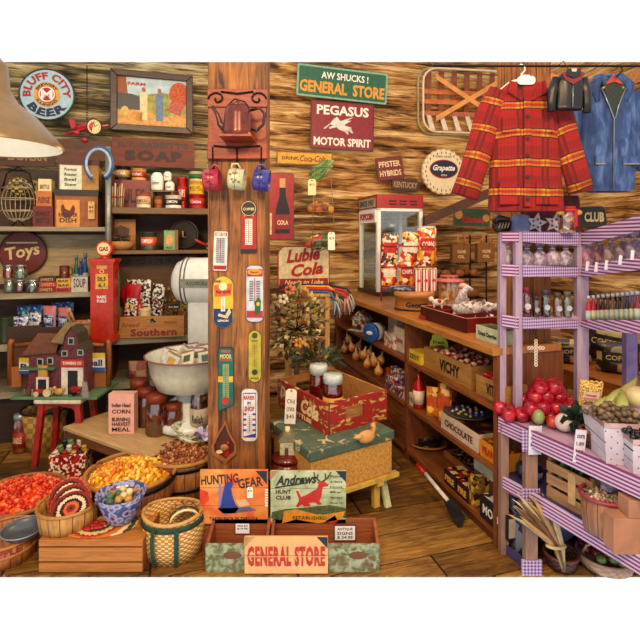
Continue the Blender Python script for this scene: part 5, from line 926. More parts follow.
MB().ball((0, 0, .02), .038, bd, (1.5, .8, .95)).tube([(-.03, 0, .025), (-.085, 0, .03)], [.025, .004], bd).tube([(.035, 0, .035), (.055, 0, .06), (.04, 0, .085)], [.02, .013, .016], bd).build('body', t); MB().tube([(.052, 0, .088), (.08, 0, .084)], [.008, .003], P('#a8702c')).build('beak', t)
t.location = (X(366, 2.78), 2.75, zt)
# scarves on a pale rack, dried bouquet, signs behind
d = 3.75; s = d / F; t = root('scarf_rack', 'pale wooden rack holding striped woven scarves behind the bouquet', 'rack', (X(308, d), d, 0)); pw = WD('#d3ae6c', '#a8803c', (22, 22, 2)); hz = Z(296, d)
for x_, y_ in ((-.16, 0), (.15, 0), (-.16, .26), (.15, .26)): MB().box(x_ - .017, x_ + .017, y_ - .017, y_ + .017, 0, hz, pw).build('leg', t)
MB().box(-.19, .19, -.03, .29, hz, hz + .02, pw).build('top', t)
for z_ in (.35, .8): MB().box(-.16, .15, -.01, .01, z_, z_ + .03, pw).build('rung', t)
for i, (c, y0, x1) in enumerate((('#3c6a9a', 288, 336), ('#b8382c', 292, 346), ('#d8a83a', 296, 338), ('#1f5a5c', 294, 342), ('#a82c48', 298, 350), ('#2a2a3a', 297, 352))):
    z_ = hz + .026 + .016 * (i % 3); yy = .0 + .045 * i; e = (x1 - 308) * s; b = MB(); st = PRINT((c, c, '#d8c8a8', '#1c1c24'), 30)
    b.tube([(-.16, yy, z_), (0, yy, z_ + .008), (.16, yy, z_ + .004), (e - .03, yy - .05, z_ - .02), (e, yy - .06, z_ - .06)], [.012, .014, .014, .012, .01], P(c, .9), 8, flat=.7, up=(0, 0, 1)); b.build
    for k in range(9): a = k * .7; b.tube([(e - .01, yy - .06, z_ - .05), (e + .018 * math.cos(a), yy - .07 + .01 * math.sin(a), z_ - .10), (e + .035 * math.cos(a), yy - .075 + .012 * math.sin(a), z_ - .16 - .01 * (k % 3))], .005, P(c if k % 2 else '#b8b4a8', .9), 4)
    tag(b.build('woven_scarf', loc=(X(308, d), d, 0)), ['blue', 'red', 'mustard', 'teal', 'crimson', 'black'][i] + ' woven scarf with a tasselled end on the pale rack', 'scarf')
rg = random.Random(11); d = 3.5; c = at(296, 324, d); b = MB(); ms = [P(q, .7) for q in ('#c9b070', '#8a8434', '#5c6428', '#a86a34', '#d8c890', '#4a3a1c')]
leafy(b, (0, 0, 0), 520, (.215, .12, .26), .048, ms, rng=rg, wd=.4)
for i in range(26):
    v = Vector((rg.gauss(0, 1), rg.gauss(0, .5), rg.gauss(0, 1))).normalized(); b.tube([(0, .05, -.05), tuple(v * .15), tuple(v * .26 + Vector((0, 0, .02)))], .003, P('#4a3a20'), 4)
b.tube([(0, .06, -.1), (0, .1, -.5), (0, .1, -c.z)], .02, P('#6e5430'), 6)
o = tag(b.build('dried_bouquet', loc=c), 'large dried bouquet of cream and green leaves right of the big post', 'dried bouquet')
b = MB(); leafy(b, (0, 0, 0), 70, (.14, .06, .05), .085, [P('#3e4a24'), P('#55602c'), P('#2c3418')], rng=rg, wd=.16); b.tube([(-.12, 0, .02), (0, 0, 0), (.14, 0, -.06)], .005, P('#4a3a20')); tag(b.build('herb_bunch', loc=at(318, 358, 3.3)), 'dark green herb sprigs hanging below the dried bouquet', 'herbs')
for k in range(4):
    b = MB(); q = P(('#d8702c', '#e8d8b0', '#2c2c34', '#c98a34')[k]); [b.ball((.022 * math.cos(a), 0, .022 * math.sin(a)), .014, q, (1, .5, 1), 6, 4) for a in (0, 1.26, 2.5, 3.8, 5)]; tag(b.build('cloth_flower', loc=at((289, 283, 284, 299)[k], (290, 299, 289, 343)[k], 3.1)), ['orange', 'cream', 'dark', 'amber'][k] + ' cloth flower at the edge of the dried bouquet', 'flower')
def wall_sign(name, lb, x0, x1, y0, y1, yr, base, edge, art, rot=0, th=.012, rad=.12, cat='sign', n=4):
    d = dp((x0 + x1) / 2, yr); s = d / F; w, h = (x1 - x0) * s / .985, (y1 - y0) * s; t = root(name, lb, cat, at((x0 + x1) / 2, (y0 + y1) / 2, d), rot=(0, rot, RA * .75))
    b = MB(); b.prism(rrect(w, h, min(w, h) * rad, n), 0, th, edge); b.prism(rrect(w * .96, h - w * .04, min(w, h) * rad * .8, n), -.002, 0, base); b.build('plate', t)
    b = MB(); art(b, w, h); b.build('lettering', t) if b.v else None; return t
def a(b, w, h): b.text('Lubie', w * .66, h * .3, (-w * .02, -.004, h * .3), P('#b3281c'), .04, slant=.35, rot=.1); b.text('Cola', w * .62, h * .28, (w * .06, -.004, -h * .02), P('#b3281c'), .04, slant=.35, rot=.1); b.box(-w * .47, w * .47, -.004, -.001, -h * .46, -h * .22, P('#a82318')); b.text('Needs to Lube', w * .75, h * .1, (0, -.006, -h * .3), CRM, .02, slant=.3)
wall_sign('cola_sign', 'cream and red sign with curly red script, behind the dried bouquet', 278, 330, 246, 291, 4.2, P('#e3d6a8', .4), P('#a82318', .4), a, th=.02, rad=.2)
def a(b, w, h):
    bt = P('#2c120c', .2); f = lambda ps, m, y=-.006: b.prism([(p * w, q * h) for p, q in ps], y, -.001, m)
    f([(-.05, .42), (.16, .42), (.18, .15), (.32, -.05), (.34, -.4), (-.22, -.4), (-.2, -.05), (-.06, .15)], bt); f([(-.05, .42), (.16, .42), (.17, .28), (-.06, .28)], P('#c9a070'), -.007); f([(-.22, -.12), (.34, -.12), (.34, -.34), (-.22, -.34)], P('#8e2418'), -.007); b.text('COLA', w * .42, h * .07, (w * .06, -.009, -h * .24), CRM, .03); f([(-.45, -.1), (-.35, -.1), (-.35, -.42), (-.45, -.42)], P('#d8c08a'), -.003)
wall_sign('bottle_sign', 'dark red upright sign with a brown bottle, right of the post', 268, 294, 173, 240, 4.1, P('#9c1a1a', .4), P('#3a0e0a', .4), a, th=.03, rad=.08)
wall_sign('yellow_sign', 'long yellow sign with red script lettering under the green sign', 277, 333, 152, 165, 4.7, P('#d8a824', .5), P('#8a6a1c', .5), lambda b, w, h: (b.text('DRINK', w * .3, h * .26, (-w * .26, -.004, 0), P('#5a2a14'), .02), b.text('Coca-Cola', w * .46, h * .5, (w * .14, -.004, 0), P('#8e2a18'), .02, slant=.3)), rad=.05)
wall_sign('store_sign', 'long green sign with white and yellow lettering, high on the log wall', 297, 389, 68.5, 100, 4.75, P('#1f6a4a', .4), P('#8ab49a', .4), lambda b, w, h: (b.text('AW SHUCKS !', w * .52, h * .22, (w * .02, -.004, h * .22), WHT, .02), b.text('GENERAL  STORE', w * .94, h * .38, (0, -.004, -h * .17), P('#e0a02c', .4), .04)), rot=.045, rad=.05)
def a(b, w, h):
    b.text('PEGASUS', w * .82, h * .2, (0, -.004, h * .31), WHT, .03); b.text('MOTOR SPIRIT', w * .9, h * .17, (0, -.004, -h * .34), WHT, .03)
    f = lambda ps, y=-.005: b.prism([((p - 347) / 66 * w, (127 - q) / 50 * h) for p, q in ps], y, -.001, P('#dcd8d0', .4))
    f([(338, 120), (341, 118), (344, 122), (350, 127), (356, 128), (355, 132), (349, 133), (343, 131), (338, 127), (335, 127), (334, 125)]); f([(334, 125), (336, 124), (329, 131), (327, 131)]); f([(338, 127), (340, 129), (333, 131), (333, 129)]); f([(342, 123), (358, 117), (352, 121), (356, 121), (350, 125), (346, 127)], -.006); f([(349, 132), (352, 131), (353, 136), (350, 134)]); f([(355, 128), (358, 134), (356, 134), (353, 131)])
wall_sign('winged_horse_sign', 'dark red tin sign with a white winged horse, beneath the green sign', 310.5, 375, 102, 150, 4.7, P('#8e1420', .35), P('#5c1018', .35), a, rot=.02, rad=.02)
wall_sign('small_red_sign', 'small tilted maroon sign with pale letters left of the bottle cap sign', 376, 404, 157, 180, 4.7, P('#7a2018', .5), P('#4a140c', .5), lambda b, w, h: (b.text('PFISTER', w * .8, h * .25, (0, -.004, h * .2), CRM, .02), b.text('HYBRIDS', w * .8, h * .25, (0, -.004, -h * .2), CRM, .02)), rot=-.13, rad=.05)
wall_sign('small_brown_sign', 'little dark brown sign hanging right below the small maroon one', 391, 420, 179, 191, 4.68, P('#4a2c18', .5), P('#2a180c', .5), lambda b, w, h: b.text('KENTUCKY', w * .85, h * .5, (0, -.004, 0), P('#b8935a'), .02), rot=.05, rad=.3)
def cap(t, r):
    b = MB(); b.prism([(r * (1.0 + .05 * math.cos(k * PI)) * math.cos(2 * PI * k / 48), r * (1.0 + .05 * math.cos(k * PI)) * math.sin(2 * PI * k / 48)) for k in range(48)], -.02, .02, P('#ddd0b0', .4, v=.9)); b.build('crimped_rim', t)
    b = MB(); b.prism(ell(r * .68, r * .43, 32, 0, r * .12), -.024, -.019, P('#b3281c', .4)); b.prism(ell(r * .64, r * .39, 32, 0, r * .12), -.026, -.019, P('#1a1e46', .4)); b.text('Grapette', r * 1.05, r * .34, (0, -.028, r * .14), P('#e6e3dc'), .03, slant=.3); b.text('SODA', r * .3, r * .09, (0, -.028, -r * .16), CRM, .01); b.text('THIRSTY OR NOT', r * .8, r * .09, (0, -.021, r * .68), BLK, .02)
    for k in range(26): a_ = 2 * PI * k / 26; b.box(r * .86 * math.cos(a_) - .005, r * .86 * math.cos(a_) + .005, -.0215, -.019, r * .86 * math.sin(a_) - .012, r * .86 * math.sin(a_) + .012, P('#4a3018'))
    b.build('lettering', t)
round_sign('bottle_cap_sign', 'round cream bottle cap sign with a navy oval on the log wall', 443, 172, 22, dp(443, 4.65), RA * .6, (P('#ddd0b0', .4), P('#c9b88a', .4)), cap)
# wood lattice snow shoe basket hung on the wall
d = dp(462, 4.7); s = d / F; t = root('flat_splint_basket', 'large flat splint basket hung sideways high on the log wall', 'basket', at(462, 102, d), RA * .5); ow = P('#c9752c', .6, ns=12, v=.6); ww = P('#d9c7ac', .6, v=.8); W_, H_ = 45 * s, 33 * s
pts = rrect(2 * W_, 2 * H_, .16, 5); MB().tube([(p, .02, q) for p, q in pts], .014, P('#a89a6a'), 6, True).build('outer_rim', t); MB().tube([(p * .97, -.1, q * .94 - .02) for p, q in pts], .012, ww, 6, True).build('inner_rim', t)
for k in range(6): x_ = -W_ * .75 + k * W_ * .3; MB().slab([(x_ - .03, .03, H_ * .95), (x_ + .03, .03, H_ * .95), (x_ + .03, .045, -H_ * .35), (x_ - .03, .045, -H_ * .35)], (0, .006, 0), P('#8e4a20', .6)).slab([(x_ - .025, .045, -H_ * .35), (x_ + .025, .045, -H_ * .35), (x_ + .028, -.09, -H_ * .93), (x_ - .028, -.09, -H_ * .93)], (0, .006, .0), ww).build('splint', t)
for z_, c in ((.3, ow), (.0, ow), (-.35, P('#b86a48'))): MB().slab([(-W_ * .93, .03, z_ * H_ - .025), (W_ * .95, .03, z_ * H_ - .025), (W_ * .95, .03, z_ * H_ + .025), (-W_ * .93, .03, z_ * H_ + .025)], (0, .006, 0), c).build('cross_splint', t)
for p, q in (((-.62, -.55), (.95, .72)), ((-.62, .72), (.6, -.3))): p = (p[0] * W_, p[1] * H_); q = (q[0] * W_, q[1] * H_); MB().slab([(p[0], -.02, p[1] - .03), (q[0], -.04, q[1] - .03), (q[0], -.04, q[1] + .03), (p[0], -.02, p[1] + .03)], (0, .008, 0), P('#d89a4c', .5, ns=10)).build('diagonal_splint', t)
# three tier hanging basket with vegetables
d = 4.2; s = d / F; t = root('hanging_wire_basket', 'three tier hanging wire basket with produce, under the yellow sign', 'hanging basket', at(320, 255, d)); wm = P('#a89a78', .4, .4)
for y_, r_ in ((176, 12), (213, 14), (248, 16)):
    b = MB(); b.ring((0, 0, (255 - y_ + 8) * s), r_ * s, .004, wm, 'z', 24); b.ring((0, 0, (255 - y_ + 1) * s), r_ * s * .8, .0025, wm, 'z', 20); [b.tube([(r_ * s * math.cos(w_), r_ * s * math.sin(w_), (255 - y_ + 8) * s), (r_ * s * .8 * math.cos(w_), r_ * s * .8 * math.sin(w_), (255 - y_ + 1) * s), (0, 0, (255 - y_ - 3) * s)], .0018, wm, 4) for w_ in [PI * k / 6 for k in range(12)]]; b.build('wire_tray', t)
for a_ in (0, 2.1, 4.2): MB().tube([(10 * s * math.cos(a_), 10 * s * math.sin(a_), 90 * s), (13 * s * math.cos(a_), 13 * s * math.sin(a_), 50 * s), (15 * s * math.cos(a_), 15 * s * math.sin(a_), 14 * s)], .0025, wm, 4).build('chain', t)
for i in range(7): b = MB(); b.tube([(-.09, 0, -.04), (-.03, 0, -.005), (.03, 0, .02), (.1, 0, .045)], [.01, .026, .026, .008], P(('#5f8a44', '#86a65c', '#a9bf86')[i % 3], .4), 8); tag(b.build('cucumber', loc=at(318 + (i % 3) * 3, 168 + (i // 3) * 5, d - .04 + .03 * (i % 3)), rot=(0, -.25, .1 * i)), 'green cucumber in the top tray of the hanging wire basket', 'cucumber', 'cucumbers in the hanging basket')
for tier, (y_, r_, cs_, nm, lb) in enumerate(((213, 13, ('#b8702c', '#c99a48', '#8a4a20', '#a85a24'), 'small_gourd', 'small orange brown gourd in the middle tray of the hanging basket'), (247, 15, ('#4a6a3a', '#d8cdb4', '#b8482c', '#3a2a24', '#c9a04a'), 'dried_pepper', 'small mixed dried vegetable in the lowest tray of the hanging basket'))):
    for i in range(16): a_ = i * 2.4; q = r_ * s * .85 * math.sqrt((i + .5) / 16); b = MB(); b.ball((0, 0, 0), .04, P(cs_[i % len(cs_)], .5), (1, .9, 1.25 if tier else .9), 8, 6); tag(b.build(nm, loc=at(320, y_ - 1, d) + Vector((q * math.cos(a_), q * math.sin(a_) * .7, .055 * (1 - i / 16) + .01)), rot=(i, .6 * i, 0)), lb, nm.replace('_', ' '), 'goods in the %s tray of the hanging basket' % ('lowest' if tier else 'middle'))
tagcard('hang_tag', 'cream tag hanging under the cucumbers', 308, 316, 179, 195, d - .2, ['$2'], BLK, 0, CRM); tagcard('hang_tag', 'white tag hanging at the right of the lowest wire tray', 328, 335, 232, 250, d - .3, ['$3'], BLK)
# ================================================================ the long counter and everything on it
CX0, CX1, CY0, CY1, CT = 1.58, 2.28, 2.13, 4.78, 1.03
def dc(px, xr=1.6): u = (px - 320) / F; return xr / (u * RC + RS)
def yr_(px, xr=1.6): u = (px - 320) / F; return dc(px, xr) * (RC - u * RS)
RZ = RA - PI / 2
cw = WD('#a0622e', '#4f280f', (22, 2, 22), .5); cwz = WD('#94562a', '#48230d', (22, 22, 2), .55)
t = root('counter', 'long brown wooden counter with open shelves of groceries, right of the aisle', 'counter', (0, 0, 0), RA)
MB().flat([(CX0 - .03, CY0 - .01), (1.98, CY0 - .01), (1.98, 2.45), (CX1, 2.45), (CX1, CY1), (CX0 - .03, CY1)], CT - .04, CT, WD('#c28848', '#80501f', (22, 2, 22), .35)).build('countertop', t, bev=.004)
for z in (.72, .40, .08): MB().box(CX0, 1.98, CY0 + .03, CY1 - .03, z - .025, z, cw).build('shelf', t)
for y in (CY0, 3.15, CY1 - .03): MB().box(CX0, 1.98, y, y + .03, 0, CT - .04, cwz).build('upright', t)
MB().box(1.98, 2.0, CY0, CY1, 0, CT - .04, cwz).build('back_panel', t); MB().box(CX0 + .02, CX0 + .04, CY0 + .03, CY1, 0, .055, WD('#7a3a1c', '#3a180a', (22, 2, 22))).build('kick_board', t)
b = MB(); [b.box(CX0 + .01, CX0 + .025, 3.18, CY1 - .03, .08 + .04 * k, .117 + .04 * k, cw) for k in range(7)]; b.build('slatted_panel', t)
def cloc(px, z, xr): d = dc(px, xr); return Vector((X(px, d), d, z))
def cbox(name, lb, cat, p0, p1, hpx, z, dep, m, txt=None, tm=None, xr=1.6, th=.4, top=None, side=None, group=None, lip=None):
    y0, y1 = yr_(p0, xr), yr_(p1, xr); w = abs(y0 - y1); h = hpx / F * (dc(p0, xr) + dc(p1, xr)) / 2; b = MB(); b.box(-w/2, w/2, 0, dep, 0, h, m)
    if top: b.box(-w * .49, w * .49, .01, dep - .01, h, h + .001, top)
    if side: b.box(w * .5, w * .502, .005, dep - .005, h * .1, h * .9, side)
    if lip: b.box(-w * .46, w * .46, -.0015, 0, h * .15, h * .85, lip)
    if txt: b.text(txt, w * .75, h * th, (0, -.004, h * .5), tm, .02)
    return tag(b.build(name, loc=room(xr, (y0 + y1) / 2, z), rz=RZ, bev=.002), lb, cat, group)
def crate_open(name, lb, p0, p1, hpx, z, dep, m, txt=None, xr=1.62, cat='crate', tm=BLK, thk=.012):
    y0, y1 = yr_(p0, xr), yr_(p1, xr); w = abs(y0 - y1); h = hpx / F * (dc(p0, xr) + dc(p1, xr)) / 2; t = root(name, lb, cat, room(xr, (y0 + y1) / 2, z), RZ)
    b = MB().box(-w/2, w/2, 0, thk, 0, h, m); txt and b.text(txt, w * .42, h * .55, (w * .08, -.002, h * .5), tm, .03); b.build('front_board', t); MB().box(-w/2, w/2, dep - thk, dep, 0, h, m).build('back_board', t)
    for x_ in (-w/2, w/2 - thk): MB().box(x_, x_ + thk, thk, dep - thk, 0, h, m).build('end_board', t)
    MB().box(-w/2 + thk, w/2 - thk, thk, dep - thk, 0, .008, m).build('bottom_board', t); t['_w'] = w; t['_h'] = h; return t
# popcorn machine
t = root('popcorn_machine', 'popcorn machine with red top and glass sides at the far counter end', 'popcorn machine', room(1.85, 4.3, CT + .001), RA); t.scale = (1.12, 1.36, 1); H_ = .98; wf = P('#f2f4f0', .3, v=.92); rr = P('#a81c1a', .35)
MB().box(-.01, .43, -.01, .36, H_ - .13, H_, rr).box(.10, .17, -.013, -.008, H_ - .1, H_ - .085, BLK).box(.10, .17, -.013, -.008, H_ - .07, H_ - .055, BLK).box(.2, .27, -.013, -.008, H_ - .1, H_ - .085, BLK).box(.2, .27, -.013, -.008, H_ - .07, H_ - .055, BLK).box(.3, .37, -.013, -.008, H_ - .1, H_ - .085, BLK).box(.3, .37, -.013, -.008, H_ - .07, H_ - .055, BLK).build('top', t, bev=.004)
b = MB(); b.T = Matrix.Translation((-.012, .18, 0)) @ Matrix.Rotation(-PI / 2, 4, 'Z'); b.box(-.16, .16, 0, .01, H_ - .12, H_ - .03, P('#b9b49c', .4)); b.text('SINCE 1907', .28, .06, (0, -.003, H_ - .075), P('#5a5248'), .02); b.box(-.16, .16, .002, .012, H_ - .27, H_ - .15, wf); b.text('POPCORN', .26, .07, (0, -.001, H_ - .21), RED, .04); b.build('name_panel', t)
for x_, y_ in ((0, 0), (.40, 0), (0, .33), (.40, .33)): MB().box(x_, x_ + .03, y_, y_ + .03, .04, H_ - .13, wf).build('post', t)
MB().box(-.01, .43, -.01, .37, 0, .04, P('#4a3a30', .4)).build('base', t); MB().box(0, .43, 0, .36, H_ - .16, H_ - .13, wf).build('collar', t)
for a in ((.03, .40, .01, .015), (.03, .40, .345, .35)): MB().box(*a, .04, H_ - .16, GLASS('#f4f8f4', .86)).build('glass_pane', t)
for a in ((.01, .015, .03, .33), (.415, .42, .03, .33)): MB().box(*a, .04, H_ - .16, GLASS('#f4f8f4', .86)).build('glass_pane', t)
MB().cyl(.07, H_ - .36, H_ - .24, SILV, (.22, .18)).tube([(.22, .18, H_ - .24), (.22, .18, H_ - .14)], .008, SILV).build('kettle', t); MB().ball((.2, .17, .06), .13, P('#e2c890', .8, ns=90, v=.5), (1.1, .8, .45)).build('popcorn', t)
# red wire rack with chip bags
d = 4.25; t = root('chip_rack', 'red wire rack holding crisp bags before the popcorn machine', 'rack', (X(408, d), d, CT)); s = d / F
b = MB(); rw = P('#b3201c', .4)
for x_ in (-26 * s, 24 * s): b.tube([(x_, .06, 0), (x_, .06, .50)], .007, rw)
for z_ in (.13, .32, .50): b.tube([(-26 * s, .06, z_), (24 * s, .06, z_)], .006, rw); b.tube([(-26 * s, -.03, z_ - .01), (24 * s, -.03, z_ - .01)], .005, rw)
for z_ in (.13, .32):
    for x_ in (-26, -10, 7, 24): b.tube([(x_ * s, .06, z_), (x_ * s, -.03, z_ - .01)], .004, rw)
b.build('wire_frame', t); MB().ball((-.0, 0, .53), .03, P('#d8686c'), (1, .8, .5)).build('finial', t)
cp1 = PRINT(('#c9281c', '#e0b02c', '#e8dcc8', '#7a1a14'), 34); cp2 = PRINT(('#d8a82c', '#b3281c', '#e8dcc0', '#c9741c'), 30); cp3 = PRINT(('#4a2a20', '#d8d0c0', '#8a3c24', '#e2c890'), 40)
for i, (x0, x1, y0, z_, m, tl, tx, lb) in enumerate(((381, 398, 234, .33, cp3, .1, '', 'brown and white crisp bag at upper left of the red wire rack'), (399, 418, 232, .33, cp1, .25, 'CHIPS', 'red crisp bag in the upper middle of the red wire rack, tilted'), (419, 438, 228, .33, cp2, -.05, 'CORN', 'yellow and red corn snack bag at upper right of the wire rack'), (382, 398, 262, .14, cp1, -.05, 'CHIPS', 'red and yellow crisp bag at lower left of the wire rack'), (399, 415, 260, .14, cp2, .0, 'CHIPS', 'yellow crisp bag in the lower middle of the wire rack'), (415, 432, 258, .14, cp1, .1, '', 'red crisp bag at lower right of the wire rack'))):
    pouch('crisp_bag', lb, 'bag', x0, x1, y0, CT + z_, d - .02, m, tx or None, WHT, P('#e3d8c0', .4) if i % 2 else P('#b81f18', .35), thick=.35, tilt=tl * .5)
pouch('crisp_bag', 'silver white crisp bag standing behind the yellow corn snack bag', 'bag', 421, 436, 226, CT + .33, d + .09, P('#c9c9c4', .25, .3), None, thick=.3)
# round wooden cheese box and popcorn cartons
d = 3.78; t = root('round_wooden_box', 'round wooden box with black lettering on the counter edge', 'box', cloc(414, CT, 1.78)); d = t.location.y; r = 19.5 / F * d; hb = .145
MB().lathe([(r * .97, 0), (r * .97, hb * .7), (r, hb * .7), (r, hb)], WD('#d29a52', '#8a5a24', (4, 4, 22), .45), seg=36).ring((0, 0, hb * .1), r * .98, .006, IRON, 'z', 36).build('box_body', t); MB().lathe([(r * 1.01, hb * .72), (r * 1.02, hb), (r * .96, hb + .003), (0, hb + .003)], WD('#d8a058', '#8a5a24', (4, 4, 22), .45), seg=36).build('lid', t); MB().text('Georgia', r * 1.2, hb * .36, (0, 0, hb * .36), BLK, .03, cyl=r * 1.0, slant=.2).build('lettering', t)
st = NB('red_stripes'); x_, y_, z_ = st.xyz(); st = st.done(st.mix(st.mt('GREATER_THAN', st.mt('FRACT', st.mt('MULTIPLY', x_, 45)), .62), '#e6dcd0', '#b8241c'), .5)
for i, x0 in enumerate((415, 422.5, 430)):
    d_ = d - .03 + .025 * i; b = MB(); w = 3.4 / F * d_; h = .165; b.hexa([(-w * .85, 0, 0), (w * .85, 0, 0), (w * .85, .04, 0), (-w * .85, .04, 0), (-w, 0, h), (w, 0, h), (w, .045, h), (-w, .045, h)], st)
    for k in range(7): b.ball((-w * .8 + w * 1.6 * (k % 4) / 3, .012 + .02 * (k % 2), h + .004), .012, CRM, seg=6, rings=4)
    b.prism(ell(w * .5, w * .5, 10, 0, h * .5), -.002, 0, P('#c9302c')); tag(b.build('popcorn_carton', loc=(X(x0 + 3, d_), d_ - .02, CT + hb + .004)), ['striped popcorn carton, leftmost of three on the round wooden box', 'striped popcorn carton, middle of three on the round wooden box', 'striped popcorn carton, rightmost of three on the round wooden box'][i], 'carton')
b = MB(); b.lathe([(0, 0), (.1, .0), (.12, .012), (.09, .03), (0, .04)], PRINT(('#4a4e6a', '#8c90a0', '#2c2c38'), 40), seg=14); tag(b.build('blue_cloth', loc=cloc(402, CT + hb + .003, 1.72)), 'crumpled blue grey cloth on the left of the round wooden box', 'cloth')
# glass jar with the pink lid
t = jar('candy_jar', 'big glass jar with a flaring pink lid behind the red tray', 'jar', 441, 463, 276, CT, 3.95, PRINT(('#c9a070', '#e0c8a0', '#a86a44'), 30), P('#c8685c', .3), None, neck=.8, lidh=.05)
t2 = MB().lathe([(0, .215), (.13, .20), (.12, .215), (.03, .24), (0, .255)], P('#cf7468', .3), seg=28).build('umbrella_lid', t)
# bakery rack behind the counter
t = root('bakery_rack', 'dark wire rack with bread and gift bags behind the counter', 'rack', room(2.75, 4.45, 0), RA); b = MB()
for x_ in (-.28, .42):
    for y_ in (0, .3): b.tube([(x_, y_, 0), (x_, y_, 1.62)], .009, IRON)
b.build('frame', t)
for z_ in (.95, 1.17, 1.33): b = MB(); [b.tube([(-.28, y_, z_), (.42, y_, z_)], .005, IRON, 5) for y_ in (0, .06, .12, .18, .24, .3)]; [b.tube([(x_, 0, z_ - .004), (x_, .3, z_ - .004)], .005, IRON, 5) for x_ in (-.28, -.1, .07, .25, .42)]; b.build('shelf', t)
br = P('#b5783a', .6, ns=14, v=.6)
for i in range(8): p = room(2.75 - .2 + (i % 4) * .17, 4.52 + .14 * (i // 4), 1.176); tag(MB().ball((0, 0, .04), .055, br, (1.15, .8, .75), 14, 8).build('bread_roll', loc=p, rz=RA + .2 * i), 'golden bread roll on the dark wire rack', 'bread', 'bread rolls on the wire rack')
for i in range(6): p = room(2.75 - .2 + (i % 3) * .24, 4.52 + .14 * (i // 3), .956); tag(MB().ball((0, 0, .05), .07, P('#a3652c', .6, ns=14, v=.6), (1.4, .8, .8), 14, 8).build('bread_loaf', loc=p, rz=RA), 'dark golden loaf on a lower wire shelf behind the jar', 'bread', 'loaves on the lower wire shelf')
for i, (px, lb) in enumerate(((461, 'brown paper gift bag with a handle, left one on the wire rack'), (486, 'brown paper gift bag with a handle, right one on the wire rack'))):
    d = 4.95 + .1 * i; s = d / F; t = root('gift_bag', lb, 'bag', (X(px, d), d, 1.337), RA * .6); MB().hexa([(-9 * s, 0, 0), (9 * s, 0, 0), (9 * s, .07, 0), (-9 * s, .07, 0), (-9.5 * s, -.01, 19 * s), (9.5 * s, -.01, 19 * s), (9 * s, .06, 19 * s), (-9 * s, .06, 19 * s)], P('#8e6230', .8)).text('OLIVE', 9 * s, 3 * s, (0, -.012, 11 * s), CRM, .02).text('OIL', 7 * s, 3 * s, (0, -.01, 6 * s), CRM, .02).build('bag_body', t); MB().tube([(-4 * s, -.01, 18 * s), (-3.4 * s, -.01, 26 * s), (0, -.01, 28.5 * s), (3.4 * s, -.01, 26 * s), (4 * s, -.01, 18 * s)], .009, P('#c08a50')).build('handle', t)
# divided red tray
tr = P('#4e1612', .4, v=.7); tr2 = P('#7a1a18', .45, v=.7); w, dp_ = .55, .52; t = root('divided_tray', 'long dark red wooden tray with dividers, holding a lace bundle on the counter', 'tray', room(1.64, 2.78, CT + .001), RZ)
MB().box(-w/2, w/2, 0, .014, 0, .085, tr).build('front_board', t); MB().box(-w/2, w/2, dp_ - .014, dp_, 0, .085, tr2).build('back_board', t); MB().box(-w/2, w/2, .014, dp_ - .014, 0, .01, tr2).build('bottom_board', t)
for x_ in (-w/2, -.09, .09, w/2 - .014): MB().box(x_, x_ + .014, .014, dp_ - .014, .01, .083, tr2).build('divider', t)
b = MB(); 
for q in ((-w/2, w/2, 0, .004), (-w/2, w/2, dp_ - .004, dp_), (-w/2, -w/2 + .004, 0, dp_), (w/2 - .004, w/2, 0, dp_)): b.box(*q, .085, .088, P('#d89a84'))
b.build('worn_edge', t)
lace = P('#d8d0cc', .8, ns=80, v=.55)
b = MB(); rg = random.Random(5); b.ball((0, 0, .05), .07, lace, (1.5, 1, .7), 14, 8).tube([(-.06, 0, .08), (-.03, 0, .15), (.0, 0, .19), (.03, 0, .17)], [.035, .022, .02, .01], lace).ball((.1, .02, .06), .06, lace, (1.4, .8, .6), 14, 8); leafy(b, (.03, 0, .05), 120, (.15, .09, .05), .035, [lace, P('#c9a8a4', .8)], rng=rg, wd=.35)
tag(b.build('lace_bundle', loc=cloc(468, CT + .05, 1.84), rz=-.3), 'white lace bundle shaped like a goose in the divided red tray', 'lace')
tag(MB().cyl(.03, 0, .17, P('#d9b8a4', .5)).ball((0, 0, .19), .036, P('#d6a898', .5), (1, 1, .7)).build('pale_candle', loc=cloc(463, CT + .012, 2.05)), 'pale pink wax candle standing in the back of the red tray', 'candle')
t = root('toy_dog', 'small white toy dog with red spots at the left of the red tray', 'toy', cloc(438, CT + .09, 1.69), -.3); b = MB(); b.ball((0, 0, .04), .026, P('#dcd2c0'), (1.5, .8, .9)).ball((-.045, 0, .06), .018, P('#dcd2c0')).ball((.01, -.015, .05), .014, RED, (1, .6, 1)); [b.tube([(x_, 0, .03), (x_, 0, 0)], .007, P('#dcd2c0'), 6) for x_ in (-.025, .025)]; b.tube([(.035, 0, .05), (.06, 0, .07)], .005, P('#dcd2c0')); b.build('body', t)
cbox('dried_cherry_box', 'white and green box with a red cherry print near the counter corner', 'box', 476, 500, 14, CT, .1, P('#b9c0a0', .6), 'Dried Cherries', P('#2c3a20'), 1.62, .3, top=PRINT(('#2c4a28', '#4a6a3a', '#1c2c18'), 40))
tag(MB().box(-.03, .03, 0, .08, 0, .025, P('#a82c28')).build('red_packet', loc=cloc(421, CT, 1.62), rz=RZ), 'small red packet on the counter edge left of the red tray', 'packet')
